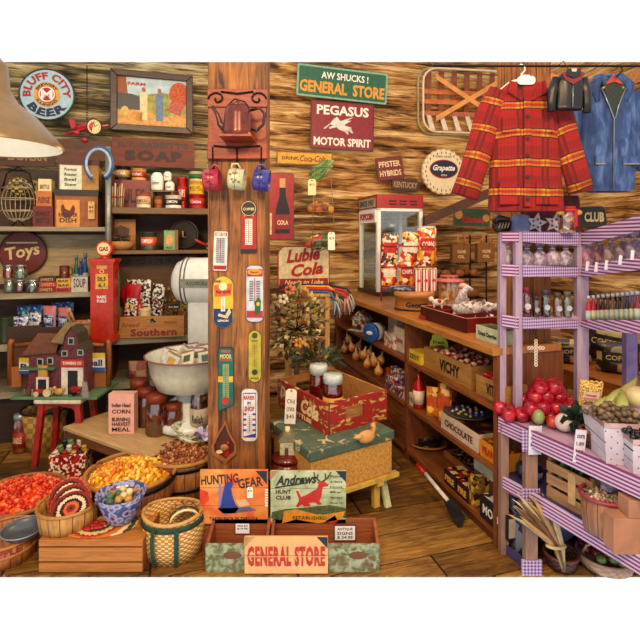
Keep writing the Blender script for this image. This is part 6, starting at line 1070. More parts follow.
# --- shelf 1, left bay (z .72)
S1, S2, S3 = .721, .401, .081
t = root('gingerbread_house', 'little white and red village house ornament on the upper shelf, far left', 'ornament', cloc(362, S1, 1.68), RZ + .6); hw = PRINT(('#c9c2b0', '#8e8474', '#b3402c', '#d8d0c0', '#5c5448'), 45); MB().box(-.075, .075, -.05, .05, 0, .1, hw).prism([(-.09, .1), (.09, .1), (0, .19)], -.06, .06, PRINT(('#a8a49a', '#d8d4c8', '#7a7468'), 50)).box(-.02, .02, -.053, -.05, 0, .06, P('#5a2a1a')).box(.035, .055, -.02, .0, .12, .2, P('#9a3a2a')).build('house', t); MB().box(-.1, .1, -.09, .07, -.0, .008, P('#d0ccc0')).build('snow_base', t)
t = root('tape_roll', 'blue round toy drum lying on its side on the upper shelf', 'toy', cloc(379, S1 + .075, 1.66), RZ + .5); b = MB(); b.T = Matrix.Rotation(PI / 2, 4, 'X'); b.lathe([(0, 0), (.075, 0), (.075, .09), (0, .09)], P('#c6c9c9', .3), seg=28); b.lathe([(0, .088), (.076, .088), (.078, .12), (.07, .125), (0, .125)], P('#2c62a8', .3), seg=28); b.ball((.0, .0, .13), .03, P('#d8dce0'), (1.2, .6, .3)); b.build('drum', t)
fl3 = PRINT(('#d8c8b4', '#b5605a', '#e3dccc', '#8a9a7a'), 50)
cbox('flowered_box', 'flowered white box leaning lowest, beside the divider of the upper shelf', 'box', 384, 394, 14, S1, .09, fl3, xr=1.62); cbox('flowered_box', 'taller flowered box against the divider of the upper shelf', 'box', 394, 404, 24, S1, .1, P('#cfc0aa'), 'Rose', P('#a83c38'), 1.64, .25); cbox('flowered_box', 'pale flowered box standing behind the lowest one on the upper shelf', 'box', 388, 397, 22, S1, .06, P('#d8d0c0'), None, None, 1.76)
# --- shelf 2 left: onions and packets
on = NB('onion_skin'); xx, yy, zz = on.xyz(); on = on.done(on.ramp(on.mt('ADD', on.mt('MULTIPLY', zz, 9), on.noise(30)), [(.4, '#b8682c'), (.6, '#e0a050'), (1.0, '#ecd8a8')]), .4)
rg = random.Random(9)
for i in range(15):
    px = 345 + (i % 7) * 5.6 + (i // 7) * 2; k = i // 7; p = cloc(px, S2 + .045 + .06 * k, 1.66 + .07 * (i % 2)); b = MB(); b.lathe([(0, -.042), (.03, -.036), (.042, -.01), (.036, .02), (.014, .048), (.006, .07), (.009, .085), (0, .086)], on, seg=14); tag(b.build('onion', loc=p, rot=(rg.uniform(-.3, .3), rg.uniform(-.4, .4), 0)), 'golden brown onion in the pile on the middle counter shelf', 'onion', 'onions piled on the counter shelf')
cbox('onion_basket_tray', 'low brown tray under the pile of onions', 'tray', 343, 384, 1.2, S2 - .0008, .25, P('#7a4a22'), xr=1.62)
pr2 = PRINT(('#c9b8b0', '#6a5a8a', '#a82c28', '#2c3a5a', '#e3dcd0'), 45)
for i, (p0, p1, h, xr, lb) in enumerate(((385, 393, 14, 1.6, 'printed sweets packet nearest the onions'), (391, 402, 20, 1.66, 'tall printed packet leaning by the divider of the middle shelf'), (393, 403, 9, 1.6, 'low printed packet in front of the tall one by the divider'), (386, 392, 10, 1.72, 'orange packet behind the sweets packet nearest the onions'))): cbox('sweets_packet', lb, 'packet', p0, p1, h, S2, .05, pr2 if i < 3 else P('#c9702c'), xr=xr)
# --- shelf 1 right bay
cbox('yellow_packet', 'small yellow packet lying at the left of the right bay, upper shelf', 'packet', 408, 421, 11, S1, .1, P('#d8b83a', .4), 'ZEST', P('#3a6a3a'), 1.6, .4)
rs = PRINT(('#7a1c18', '#b33c30', '#d8c0a8', '#4a1412'), 45)
def fill(t, n, m, lb, name, grp, s=.03, cat='sweet', long=1.6):
    w = t['_w'] * .8; h = t['_h']; R = t.rotation_euler.z; rg = random.Random(n + len(lb))
    for i in range(n):
        lx = -w/2 + w * ((i % 6) + .5) / 6; ly = .05 + .043 * (i // 6); p = Vector((lx * math.cos(R) - ly * math.sin(R), lx * math.sin(R) + ly * math.cos(R), h * .85 + rg.uniform(-.005, .015))); b = MB(); b.lathe([(0, -s * long), (s * .75, -s * long * .6), (s * .75, s * long * .6), (0, s * long)], m, seg=7)
        tag(b.build(name, loc=t.location + p, rot=(1.3 + rg.uniform(-.4, .4), rg.uniform(-.5, .5), R + rg.uniform(-.5, .5))), lb, cat, grp)
WHTM = WD('#c09050', '#80501f', (22, 2, 22))
t = crate_open('wooden_crate', 'tan wooden crate with black VICHY lettering, full of candy on the upper shelf', 424, 471, 21, S1, .3, WD('#bd8f4a', '#7c5422'), 'VICHY'); fill(t, 30, rs, 'red and brown wrapped candy in the lettered tan crate', 'wrapped_candy', 'wrapped candies in the lettered crate', .024)
t = crate_open('wooden_crate', 'tan wooden crate at the near end of the upper counter shelf, full of red sweets', 476, 506, 20, S1, .13, WD('#bd8f4a', '#7c5422'), 'VITEL'); fill(t, 12, P('#b81f2c', .3), 'bright red sweet in the crate at the near end of the shelf', 'red_sweet', 'bright red sweets in the near crate', .022)
t = root('yellow_sign_card', 'lime yellow shaped price card standing up in the candy crate', 'card', cloc(439, S1 + .05, 1.74), RZ + .9); MB().prism([(-.06, 0), (.06, 0), (.062, .1), (.05, .12), (.035, .15), (.012, .155), (0, .175), (-.015, .155), (-.045, .15), (-.05, .12), (-.062, .1)], 0, .004, P('#c9cf2c', .5)).text('Fresh', .08, .022, (0, -.002, .1), P('#2a3a14'), .02).text('CANDY', .08, .022, (0, -.002, .065), P('#2a3a14'), .02).build('card', t)
# --- shelf 2 right
cbox('white_packet', 'flat white packet with brown print lying left of the red sauce bottle', 'packet', 404, 414, 12, S2, .08, P('#d0c4a8'), 'NUTS', P('#7a3a1c'), 1.6, .3)
t = bottle('sauce_bottle', 'tall bright red sauce bottle on the middle counter shelf', 'bottle', 420, 11.5, 370, S2, cloc(420, 0, 1.62).y, P('#b3101c', .15), P('#a8141c', .3), P('#e3c8b4', .4), neck=.3)
org = PRINT(('#d89a2c', '#c9681c', '#e8c050', '#9a3a14'), 30)
for x0, x1, y0, xr, lb in ((427, 441, 388, 1.64, 'orange crisp bag right beside the red sauce bottle'), (439, 453, 385, 1.66, 'orange and brown crisp bag nearer the divider card, right of its twin'), (431, 445, 372, 1.86, 'yellow crisp bag standing behind the two orange ones'), (446, 458, 380, 1.85, 'red orange packet behind the orange crisp bags')):
    d = cloc((x0 + x1) / 2, 0, xr).y; pouch('orange_bag', lb, 'bag', x0, x1, y0, S2, d, org, None, None, P('#c9521c', .4), rz=-.5, thick=.5)
cbox('chocolate_box', 'long flat brown and white chocolate box carrying the dark plate', 'box', 441, 478, 17, S2, .3, P('#c8b49a'), 'CHOCOLATE', P('#5a2418'), 1.6, .4, top=PRINT(('#3a1c12', '#6a4028', '#2a120c'), 20))
d = cloc(462, 0, 1.78).y; p = cloc(468, 0, 1.74); p.z = S2 + .0995; t = root('spotted_plate', 'dark round plate of bright wrapped drops lying on the chocolate box', 'plate', p); MB().lathe([(0, 0), (.1, 0), (.15, .012), (.15, .017), (.1, .006), (0, .006)], P('#4a4640', .4), seg=32).build('plate', t)
for i in range(20): a_ = i * 2.4; q = .1 * math.sqrt((i + .5) / 20); tag(MB().ball((0, 0, 0), .011, (P('#d8b83a'), P('#c9ccd4'), P('#4a6ab0'), P('#b8a05a'))[i % 4], (1, 1, .7), 8, 5).build('candy_drop', loc=p + Vector((q * math.cos(a_), q * math.sin(a_), .015))), 'tiny bright wrapped drop on the dark round plate', 'sweet', 'wrapped drops on the dark plate')
cbox('orange_box', 'orange printed box of snacks at the near end of the middle shelf', 'box', 480, 505, 17, S2, .14, P('#d08a24', .4), 'PEANUT', P('#a82418'), 1.6, .45, top=PRINT(('#a8541c', '#7a3414', '#c98a3a', '#5a1c0c'), 45))
tag(MB().slab([(0, 0, 0), (.12, 0, 0), (.1, .02, .22), (.02, .02, .2)], (0, .01, 0), P('#c98a3c')).build('cardboard_flap', loc=cloc(497, S2 + .09, 1.9), rz=RZ + .8), 'tan cardboard flap standing behind the orange snack box', 'cardboard')
# --- bottom shelf right
t = basket('bar_basket', 'small wicker basket of dark candy bars on the bottom shelf', 'basket', 429, 18, 443, S3, cloc(429, 0, 1.76).y, WEAVE('#c08a48', '#80521f', 14, 100), P('#a8702f'), .72, sy=.8); r = t['_r']; h = t['_h']
MB().tube([(-r, 0, h), (-r * .95, 0, h + .07), (-r * .6, 0, h + .11), (-r * .4, 0, h + .07), (-r * .55, 0, h)], .008, P('#a86c2c')).build('handle', t)
for i in range(7): b = MB(); b.box(-.05, .05, -.012, .012, -.018, .018, P('#2c1814', .3)); b.box(-.042, .042, -.013, .013, -.01, .01, P('#c9c0b8', .4) if i % 2 else P('#6a2a20')); tag(b.build('candy_bar', loc=t.location + Vector((-.06 + .04 * (i % 4), -.04 + .06 * (i // 4), h * .98 + .012 * (i // 2))), rot=(.5, .25 * ((i % 3) - 1), .3 * i)), 'dark wrapped candy bar in the small wicker basket', 'candy bar', 'candy bars in the wicker basket')
drk = PRINT(('#3a1410', '#8e2c1c', '#d8a848', '#220c0a', '#b8b0a4'), 40)
t = crate_open('candy_tray', 'shallow open box of mixed bars on the bottom shelf behind the dark cartons', 444, 474, 6, S3 + .0, .22, P('#a8702f'), None, 1.78, 'tray'); fill(t, 18, drk, 'mixed wrapped bar in the shallow open box', 'wrapped_bar', 'mixed bars in the shallow box', .022, 'candy bar')
cbox('dark_carton', 'dark red carton with gold lettering and a barred top, left on the bottom shelf', 'box', 444, 456, 14, S3, .14, P('#2c100c'), 'FIRE', P('#d8a848'), 1.59, .45, top=drk); cbox('dark_carton', 'dark carton with gold lettering on the bottom shelf, right of its twin', 'box', 457, 468, 14, S3, .14, P('#2c100c'), 'FIRE', P('#d8a848'), 1.59, .45, top=drk)
cbox('tall_packet', 'tall mottled yellow packet on the bottom shelf by the seed display', 'packet', 468, 474, 27, S3, .1, PRINT(('#8a6a2c', '#c9a04a', '#3a2a14'), 40), xr=1.6)
cbox('bar_carton', 'black open carton with white lettering at the near foot of the counter', 'box', 480, 508, 23, S3, .14, P('#201210'), 'MOON', P('#d8d4cc'), 1.585, .4, top=PRINT(('#3a1c14', '#c9c0b4', '#6a2418'), 40), side=P('#c9b49a'))
t = crate_open('seed_display', 'white fronted display of dark green bulbs and leaves on the bottom shelf', 474, 500, 20, S3 + .145, .16, P('#b8bcae'), None, 1.7, 'display box', thk=.006); t2 = MB().box(-.12, .12, 0, .16, -.14, 0, P('#5a4a30')).build('stand_block', t)
fill(t, 18, P('#3f5a34', .5, ns=40, v=.4), 'dark green leafy bulb in the white fronted display', 'leafy_bulb', 'bulbs in the white display', .03, 'bulb', 1.0)
for i, (x0, x1, y0, y1) in enumerate(((487, 497, 447, 466), (497, 506, 452, 472))): d = 2.66 - .05 * i; b = MB(); b.box(-.028, .028, 0, .003, -.05, .05, P('#c8cab8')); b.box(-.018, .018, -.001, 0, -.03, .02, P('#4a6a3c')); tag(b.build('seed_card', loc=at((x0 + x1) / 2, (y0 + y1) / 2, d), rot=(0, -.5, RZ + 1.2)), ['white seed card tilted above the bulb display, left one', 'white seed card tilted above the bulb display, nearer one'][i], 'card')
# spade leaning at the counter's foot
p0 = Vector((X(438, 3.02), 3.0, Z(484, 3.02))); t = root('garden_spade', 'small spade with a black blade and white shaft leaning at the foot of the counter', 'spade', (X(458, 2.7), 2.72, .0)); b = MB(); b.tube([(-.12, .27, .14), (-.03, .08, .075)], .012, P('#d8d0c0')).tube([(-.16, .33, .165), (-.12, .27, .14)], .015, RED); b.build('shaft', t); b = MB(); b.slab([(-.055, .09, .07), (-.0, .10, .075), (.045, .0, .03), (-.035, -.02, .03)], (.0, -.006, .006), BLK).slab([(-.035, -.02, .03), (.045, .0, .03), (.015, -.05, .004), (-.01, -.06, .003)], (.0, -.006, .006), BLK); b.build('blade', t)
# grooved old board on the wall and dairy sign
wall_sign('dairy_sign', 'wooden framed green sign with red script and two heads, right of the machine', 452, 492, 208, 227, 4.6, P('#3f5a3c', .5), WD('#b8803c', '#6e4418'), lambda b, w, h: (b.text('Milkshake', w * .6, h * .32, (w * .02, -.004, -h * .12), P('#c0301c'), .03, slant=.2), b.prism(ell(h * .22, h * .24, 14, -w * .36, h * .12), -.004, 0, P('#c9984c')), b.prism(ell(h * .2, h * .2, 14, w * .38, 0), -.004, 0, P('#c9984c'))), rot=.04, rad=.04)
# ================================================================ the lilac produce stand on the right
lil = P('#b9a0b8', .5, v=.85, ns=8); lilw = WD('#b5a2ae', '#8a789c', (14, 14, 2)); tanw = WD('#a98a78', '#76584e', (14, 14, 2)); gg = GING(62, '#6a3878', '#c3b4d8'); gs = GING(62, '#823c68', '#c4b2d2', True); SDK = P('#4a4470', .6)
t = root('produce_stand', 'lilac painted produce stand with gingham trim filling the right side', 'stand', (0, 0, 0))
TB = .687; A = (.915, 2.46); B = (.994, 2.295); C_ = (1.21, 1.83); C2 = (1.30, 1.64); poly = [A, B, C2, (2.1, 2.0), (1.95, 2.72), (.99, 2.49)]
MB().flat(poly, TB - .03, TB, lil).build('tabletop', t)
def band(p, q, z0p, z1p, z0q, z1q, m, th=.012, nm='gingham_trim'):
    p, q = Vector((*p, 0)), Vector((*q, 0)); n = (q - p).normalized().cross(Vector((0, 0, 1))) * th
    return MB().slab([p + Vector((0, 0, z0p)), q + Vector((0, 0, z0q)), q + Vector((0, 0, z1q)), p + Vector((0, 0, z1p))], n, m).build(nm, t)
band(A, B, TB - .078, TB + .005, TB - .078, TB + .005, gs); band(B, C2, TB - .078, TB + .005, TB - .07, TB + .005, gs)
LS = .39; lp = [(.925, 2.45), (1.0, 2.31), (1.30, 1.66), (2.05, 2.0), (1.9, 2.68), (.99, 2.48)]
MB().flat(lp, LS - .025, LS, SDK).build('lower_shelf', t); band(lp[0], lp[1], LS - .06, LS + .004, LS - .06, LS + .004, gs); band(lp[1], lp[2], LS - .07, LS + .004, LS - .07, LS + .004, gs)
MB().flat(lp, .0, .03, P('#3a3458')).build('foot_shelf', t) if False else None
for (x, y, w, z0, z1) in ((.990 + .012, 2.31, .028, 0, TB - .03), (.93, 2.455, .02, 0, TB - .03), (1.31, 1.72, .028, 0, TB - .03), (1.9, 2.55, .028, 0, TB - .03)): MB().box(x - w, x + w, y - .02, y + .02, z0, z1, tanw).build('post', t)
MB().box(.955, 1.04, 2.286, 2.29, LS - .06, LS + .02, gg).build('gingham_patch', t); MB().box(.955, 1.04, 2.286, 2.29, TB - .1, TB + .0, gg).build('gingham_patch', t); MB().box(.955, 1.05, 2.286, 2.30, 0.0, .07, gg).build('gingham_patch', t)
MB().slab([(.92, 2.47, 0), (.985, 2.33, 0), (.985, 2.33, .05), (.92, 2.47, .05)], (.01, 0, 0), SDK).build('base_rail', t)
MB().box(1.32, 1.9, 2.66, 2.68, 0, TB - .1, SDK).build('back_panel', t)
# upper frame
p1 = (X(502.5, 2.50), 2.49); p2 = (X(519, 2.42), 2.42); p3 = (X(583, 2.50), 2.50)
tops = Z(232, 2.46)
for (x, y), w in ((p1, .016), (p2, .017), (p3, .030)): MB().box(x - w, x + w, y, y + .035, TB, tops, lilw).build('post', t)
MB().box(X(632, 2.62) - .03, X(632, 2.62) + .03, 2.62, 2.66, TB, 1.30, P('#8f7fae', .6)).build('post', t)
def R_(py, px=583): return py
# levels: (row at p2, row at p3, row at px 640) tops and bottoms of each trim
D4 = (X(640, 2.054) , 2.054); dd4 = 2.054; e4 = (1.358, 1.93)
def ext(z3, z4): return z4 + (z4 - z3) / (2.5 - 2.054) * (2.054 - 1.93)
lev = []
for (a0, a1), (b0, b1), (c0, c1) in (((231.5, 242), (232.5, 246), (216, 231)), ((265, 276.5), (267, 277), (257, 270)), ((317, 328.5), (320, 328), (320, 334))):
    zA, zB_ = Z(a1, 2.42), Z(a0, 2.42); z3a, z3b = Z(b1, 2.5), Z(b0, 2.5); z4a, z4b = Z(c1, dd4), Z(c0, dd4)
    band(p1, p2, zA, zB_, zA, zB_, gs); band((p2[0] + .017, p2[1]), (p3[0] - .03, p3[1] - .0), zA, zB_, z3a, z3b, gg)
    y4a, y4b = ext(z3a, z4a), ext(z3b, z4b); band((1.358, 2.5), e4, z3a, z3b, y4a, y4b, gs)
    lev.append((zB_, z3b, y4b))
for i, (zA, z3, z4) in enumerate(lev):
    dz = .012
    q = [(p1[0], p1[1]), (p2[0], p2[1]), (p3[0] - .02, p3[1]), (1.40, 2.60)]; b = MB(); zz = zA - dz
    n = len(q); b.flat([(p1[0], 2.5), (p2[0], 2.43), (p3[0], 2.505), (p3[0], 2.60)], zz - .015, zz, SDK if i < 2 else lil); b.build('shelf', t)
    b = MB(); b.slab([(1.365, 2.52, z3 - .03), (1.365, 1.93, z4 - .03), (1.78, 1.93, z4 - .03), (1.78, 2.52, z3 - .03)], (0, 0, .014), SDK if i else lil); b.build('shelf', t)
# mid panel floor slabs reach back: cellophane bags, jars
def cello_bag(lb, px, w, y0, yb, d, col, z=None, rz=0, tall=.74, cat='bag', cols=None, name='cellophane_bag', grp=None):
    s = d / F; R = w * s / 2; z = Z(yb, d) if z is None else z; h = Z(y0, d) - z; t = root(name, lb, cat, (X(px, d), d + R * .6, z), rz, grp); ph = random.random() * 6
    fn = lambda a, f: 1 + .10 * f * math.sin(a * 7 + ph)
    MB().lathe([(R * .75, 0), (R * .95, h * .08), (R, h * .3), (R * .95, h * .5), (R * .25, h * tall), (R * .2, h * (tall + .05)), (R * .6, h * .92), (R * .5, h)], CELLO(), seg=22, sy=.6, fn=fn).build('cellophane', t)
    MB().lathe([(R * .7, .002), (R * .9, h * .08), (R * .94, h * .3), (R * .8, h * .52), (R * .3, h * .66), (0, h * .68)], PRINT(col, 55, .5), seg=18, sy=.58).build('contents', t)
    MB().ring((0, 0, h * (tall + .02)), R * .26, .004, P('#c9c4d8', .3), 'z', 12).build('tie', t); return t
z_s = lev[1][0] - .012
cc = (('#9a94ac', '#c9c4d4', '#6a647c'), ('#a89cb4', '#d8d0e0', '#7a6a84'), ('#b8a8ac', '#8c7c8c', '#d8ccd4'), ('#8a8498', '#c4bcc8', '#5a5468'))
for i, (px, w, lb) in enumerate(((529, 15, 'leftmost cellophane bag on the upper middle shelf of the stand'), (542, 15, 'second cellophane bag from the left on the upper middle shelf'), (555, 15, 'third cellophane bag from the left on the upper middle shelf'), (568, 15, 'rightmost cellophane bag on the upper middle shelf of the stand'))): cello_bag(lb, px, w, 243, 265, 2.50, cc[i], z_s)
cello_bag('cellophane bag of pale sweets on the narrow left end of the stand', 509, 10, 240, 268, 2.49, ('#8a8a7c', '#b0ac98', '#6a6a60'), z_s)
z_j = lev[2][0] - .012
for (x0, x1, y0, fill_, lab, lid, lb) in ((523, 533, 287, P('#6e1018', .2), P('#d8d0d8'), P('#8a1c2c'), 'dark red syrup jar, leftmost on the jar shelf of the stand'), (534, 541, 296, P('#3a141c', .2), P('#b8b4c0'), P('#4a2c3c'), 'small dark syrup jar second from the left on the jar shelf'), (543, 552, 290, P('#24141c', .2), P('#c9cbe0'), P('#4a3c54'), 'tall dark jam jar with a pale round label on the jar shelf'), (555, 564, 293, P('#7a4a34', .2), P('#c4c8e0'), P('#5c4a4c'), 'brown jam jar with a pale label, fourth on the jar shelf'), (565, 574, 292, P('#5c5a3c', .2), P('#c9cfe0'), P('#6a6458'), 'olive coloured jar at the right end of the jar shelf')):
    jar('jam_jar', lb, 'jar', x0, x1, y0, z_j, 2.475, fill_, lid, lab, None, neck=.7, lidh=.2)
# right panel: candy bags with tags, bottles
def onR(i, d): z3, z4 = lev[i][1], lev[i][2]; return (z3 + (z4 - z3) * (2.5 - d) / (2.5 - 1.93)) - .0155
rc = ((('#a8344c', '#d87888', '#7a2434'), 'bag of pink red candy, first from the post on the right upper shelf'), (('#b83c44', '#e08c84', '#8a2c30'), 'bag of coral candy, second from the post on the right upper shelf'), (('#c9a070', '#e0c8a0', '#9a6c4c'), 'bag of pale nuts, third from the post on the right upper shelf'), (('#8e6a5c', '#c0a088', '#5c4038'), 'bag of brown nuts, fourth from the post on the right upper shelf'), (('#7a6a78', '#a890a0', '#4a3a4c'), 'bag of dark mixed candy nearest the right edge'))
for i, ((c, lb), px) in enumerate(zip(rc, (592, 603, 615, 627, 638))):
    d = 1.44 * F / (px - 320); d = min(d, 2.47); cello_bag(lb, px, 15 + i, 235 - i * 1.5, 268, d, c, onR(1, d), tall=.7)
for i, (px, py) in enumerate(((588, 262), (597, 263), (607, 261), (621, 256), (633, 251))): 
    d = 1.352 * F / (px - 320); tagcard('hang_tag', ['white tag hanging nearest the post of the candy shelf', 'second white tag from the post of the candy shelf', 'third white tag from the post of the candy shelf', 'fourth white tag from the post of the candy shelf', 'white tag nearest the right edge of the candy shelf'][i], px - 1.6, px + 1.6, py - 1, py + 9, d - .015, [], BLK, .1, P('#d8d8e8'))
bc = ('#b82c4c', '#a8283c', '#6a2430', '#3c1c20', '#5a3c24', '#7a5c34', '#4a2c2c', '#5c4a2c', '#42302a', '#6e4a2a', '#8a3040')
for i, c in enumerate(bc):
    px = 590 + i * 4.9; d = min(2.44, 1.42 * F / (px - 320)); bottle('sauce_bottle', ['bright pink', 'crimson', 'dark wine red', 'nearly black', 'brown', 'amber', 'dark brown', 'olive brown', 'deep brown', 'tan brown', 'rosy'][i] + ' sauce bottle, number %s from the post in the bottle row' % ['one', 'two', 'three', 'four', 'five', 'six', 'seven', 'eight', 'nine', 'ten', 'eleven'][i], 'bottle', px, 5.4, 296 - i * .5, onR(2, d), d - .01, P(c, .15), P('#b8bcc4', .3), P('#c9cca8' if i % 2 else '#b8c8c0', .5), neck=.5)
# hanging cross
t = root('white_cross', 'white filigree cross hanging in the open middle of the stand', 'cross', at(536, 352, 2.44)); s = 2.44 / F; b = MB(); cm = P('#ddd8c8', .5)
for (x, y) in [(0, k) for k in range(-13, 14, 3)] + [(k, 4) for k in (-7, -4, 4, 7)]: b.ring((x * s, 0, y * s), 1.35 * s, .0028, cm, 'y', 10)
b.build('cross', t); MB().tube([(0, 0, 14 * s), (0, .01, 24 * s)], .001, IRON, 4).build('string', t)
# ---- produce on the table
rg = random.Random(21); ap = NB('apple_skin'); ap = ap.done(ap.ramp(ap.noise(14, None, 4), [(.35, '#7e0f24'), (.6, '#b52138'), (.75, '#cf5a4a')]), .22)
ax, ay = X(540, 2.46) + .0, 2.50
proto = None; R = .037; n = 0
lay = [(k, i, j) for k in range(4) for j in range(3 - (k > 1)) for i in range(7 - 2 * (k > 0) - k)]
for k, i, j in lay:
    ni = 7 - 2 * (k > 0) - k; nj = 3 - (k > 1)
    x = 1.125 + (i - (ni - 1) / 2) * R * 1.72 + (j % 2) * R * .7 + rg.uniform(-.006, .006); y = 2.43 + (j - (nj - 1) / 2) * R * 1.45 + .02 * (x < 1.03) + rg.uniform(-.005, .005); z = TB + R * .9 + k * R * 1.2 + rg.uniform(-.004, .004)
    if x > 1.335: continue
    loc = (x + rg.uniform(-.004, .004), y - .01, z)
    if proto is None:
        proto = root('apple', 'shiny red apple in the pile on the produce stand', 'apple', loc, 0, 'red apples piled on the stand'); MB().lathe([(0, -.03), (.016, -.034), (.031, -.018), (.037, .004), (.031, .026), (.014, .033), (.004, .026), (0, .024)], ap, seg=18).build('fruit', proto); MB().tube([(0, 0, .024), (.004, 0, .042)], .0018, P('#4a3018'), 5).build('stem', proto)
    else: c = copy_tree(proto, loc, rg.uniform(0, 6)); c.rotation_euler = (rg.uniform(-.6, .6), rg.uniform(-.6, .6), rg.uniform(0, 6))
def fruit(name, lb, px, py, d, r, sc, m, cat): return tag(MB().ball((0, 0, 0), r, m, sc, 18, 12).build(name, loc=at(px, py, d), rot=(0, .1, 0)), lb, cat)
fruit('green_mango', 'single green mango in front of the red apples', 538.5, 417, 2.31, .036, (.75, .75, 1), P('#8fa06a', .3, ns=10), 'mango')
fruit('peach', 'orange red peach beside the green mango', 553, 422, 2.3, .03, (1, 1, .95), P('#c9483a', .3, ns=12, v=.5), 'peach')
# turnip bag with dark leaves
t = root('turnip', 'white turnip with dark green leaves in front of the corn bag', 'turnip', at(569, 420, 2.25)); MB().ball((-.02, 0, -.01), .045, P('#d3c6c4', .4, ns=8), (1, .8, .95), 16, 10).ball((.03, -.0, -.035), .03, P('#c48a78', .4), (1.2, .8, .8)).build('root', t); b = MB(); leafy(b, (.02, -.02, .015), 46, (.035, .02, .03), .055, [P('#1c3a2c'), P('#2c5238'), P('#16281e')], rng=rg, wd=.4); b.build('leaves', t)
# corn kernel bag
kk = NB('corn_kernels'); v = kk.vor(150); kk.bump(v.outputs['Distance'], .8, .004); kk = kk.done(kk.ramp(v.outputs['Distance'], [(.1, '#f0dc98'), (.5, '#d8b45a'), (.8, '#7a5420')]), .4)
p = pouch('corn_bag', 'tall clear bag of yellow corn kernels leaning on the stand post', 'bag', 578, 602, 382, TB, 2.31, kk, None, None, None, tilt=.12, thick=.5); 
d = 2.28; b = MB(); b.box(-.035, .035, 0, .002, -.018, .022, P('#e3cfc4')); b.box(-.033, .033, -.001, 0, -.016, -.004, P('#c98a94')); b.text('POPCORN', .05, .008, (0, -.002, .006), RED, .01); o = b.build('paper_label', None, loc=at(591, 397, 2.25), rot=(0, .12, 0)); bpy.context.view_layer.update(); mw = o.matrix_world.copy(); o.parent = p; o.matrix_parent_inverse = p.matrix_world.inverted(); o.matrix_world = mw
tag(MB().ball((0, 0, .03), .05, P('#c7cfc0', .3), (1.2, .5, .5)).build('clear_twist', loc=at(592, 385, 2.33)), 'gathered clear top of the corn bag', 'bag top') if False else None
grn = P('#a9ad64', .45, ns=8, v=.75)
for i, (px, py, l, tl) in enumerate(((607, 402, .085, -1.0), (617, 396, .09, -.9), (626, 392, .09, -.8), (605, 415, .07, -.7), (614, 408, .08, -1.1), (622, 404, .08, -.9))):
    d = 2.2 - .03 * i; b = MB(); b.tube([(0, 0, -l), (0, 0, -l * .5), (0, 0, .1 * l), (.01, 0, l)], [.012, .026, .024, .004], grn, 10); tag(b.build('pale_pepper', loc=at(px, py, d), rot=(0, tl * -1, .2 * i)), 'long pale green pepper piled behind the white basket', 'pepper', 'pale green peppers on the stand')
# peppers rest on a shallow wicker tray, twisted garlic vine
t = basket('shallow_wicker_basket', 'shallow dark wicker basket below the corn bag', 'basket', 600, 19, 430, TB, 2.11, WEAVE('#7a4438', '#3c1c20', 14, 120), P('#8a5040'), .85, sy=.7)
b = MB(); [b.tube([(-.07 + .02 * k, .01, 0), (-.02 + .015 * k, -.02, .03), (.04 + .008 * k, -.015, .015 + .012 * k)], .009, P('#b89a6c' if k % 2 else '#8e6a44')) for k in range(5)]; tag(b.build('twisted_roots', loc=t.location + Vector((0, 0, .06))), 'twisted pale roots in the shallow dark wicker basket', 'roots')
# white splint basket of small potatoes / mushrooms
whb = NB('white_splint'); x, y, z = whb.xyz(); k1 = whb.mt('FRACT', whb.mt('MULTIPLY', whb.mt('ADD', x, z), 22)); k2 = whb.mt('FRACT', whb.mt('MULTIPLY', whb.mt('SUBTRACT', x, z), 22)); hole = whb.mt('MULTIPLY', whb.mt('LESS_THAN', k1, .16), whb.mt('LESS_THAN', k2, .16)); whb = whb.done(whb.mix(hole, whb.ramp(whb.noise(5), [(.3, '#b0a8ba'), (.7, '#d8d2d8')]), '#1c1824'), .6)
def splint(name, lb, px0, px1, yt, d, z, dep):
    s = d / F; w = (px1 - px0) * s / 2; h = Z(yt, d) - z; t = root(name, lb, 'basket', (X((px0 + px1) / 2, d), d, z), -.12); k = .84
    o_ = [(-w * k, 0, 0), (w * k, 0, 0), (w * k, dep * k, 0), (-w * k, dep * k, 0), (-w, -.01, h), (w, -.01, h), (w, dep, h), (-w, dep, h)]
    for f in ((0, 1, 5, 4), (1, 2, 6, 5), (2, 3, 7, 6), (3, 0, 4, 7)): q = [Vector(o_[i]) for i in f]; c = sum(q, Vector()) / 4; n = (q[1] - q[0]).cross(q[3] - q[0]).normalized() * -.003; MB().slab(q, n, whb).build('side', t)
    MB().box(-w * k, w * k, 0, dep * k, 0, .004, whb).build('bottom', t); b = MB()
    for a_, c_ in ((4, 5), (5, 6), (6, 7), (7, 4)): p, q = Vector(o_[a_]), Vector(o_[c_]); b.slab([p + Vector((0, 0, -.014)), q + Vector((0, 0, -.014)), q + Vector((0, 0, .004)), p + Vector((0, 0, .004))], (0, -.004, 0), P('#c4a8a8', .6))
    b.build('rim_band', t); return t, w, h, dep
t, w, h, dep = splint('white_splint_basket', 'large white splint basket heaped with small brown potatoes', 604, 652, 424, 1.93, TB + .001, .2)
for i in range(75):
    q = (i % 10, (i // 10) % 5, i // 50); x = -w * .86 + w * 1.72 * (q[0] + .5 * (q[1] % 2)) / 10; y = .02 + dep * .85 * q[1] / 5; z = h - .005 + .022 * q[2] + .03 * math.sin(PI * (q[0] + 1) / 11) * math.sin(PI * (q[1] + 1) / 6)
    tag(MB().ball((0, 0, 0), .0135, P('#66543f' if i % 3 else '#8a7458', .5, ns=30), (1.1, .9, .85), 8, 6).build('small_potato', loc=t.location + Vector((x + rg.uniform(-.007, .007), y + rg.uniform(-.009, .009), z + rg.uniform(-.007, .007))), rot=(i, i * .7, i)), 'small brown potato in the large white splint basket', 'potato', 'small potatoes in the white splint basket')
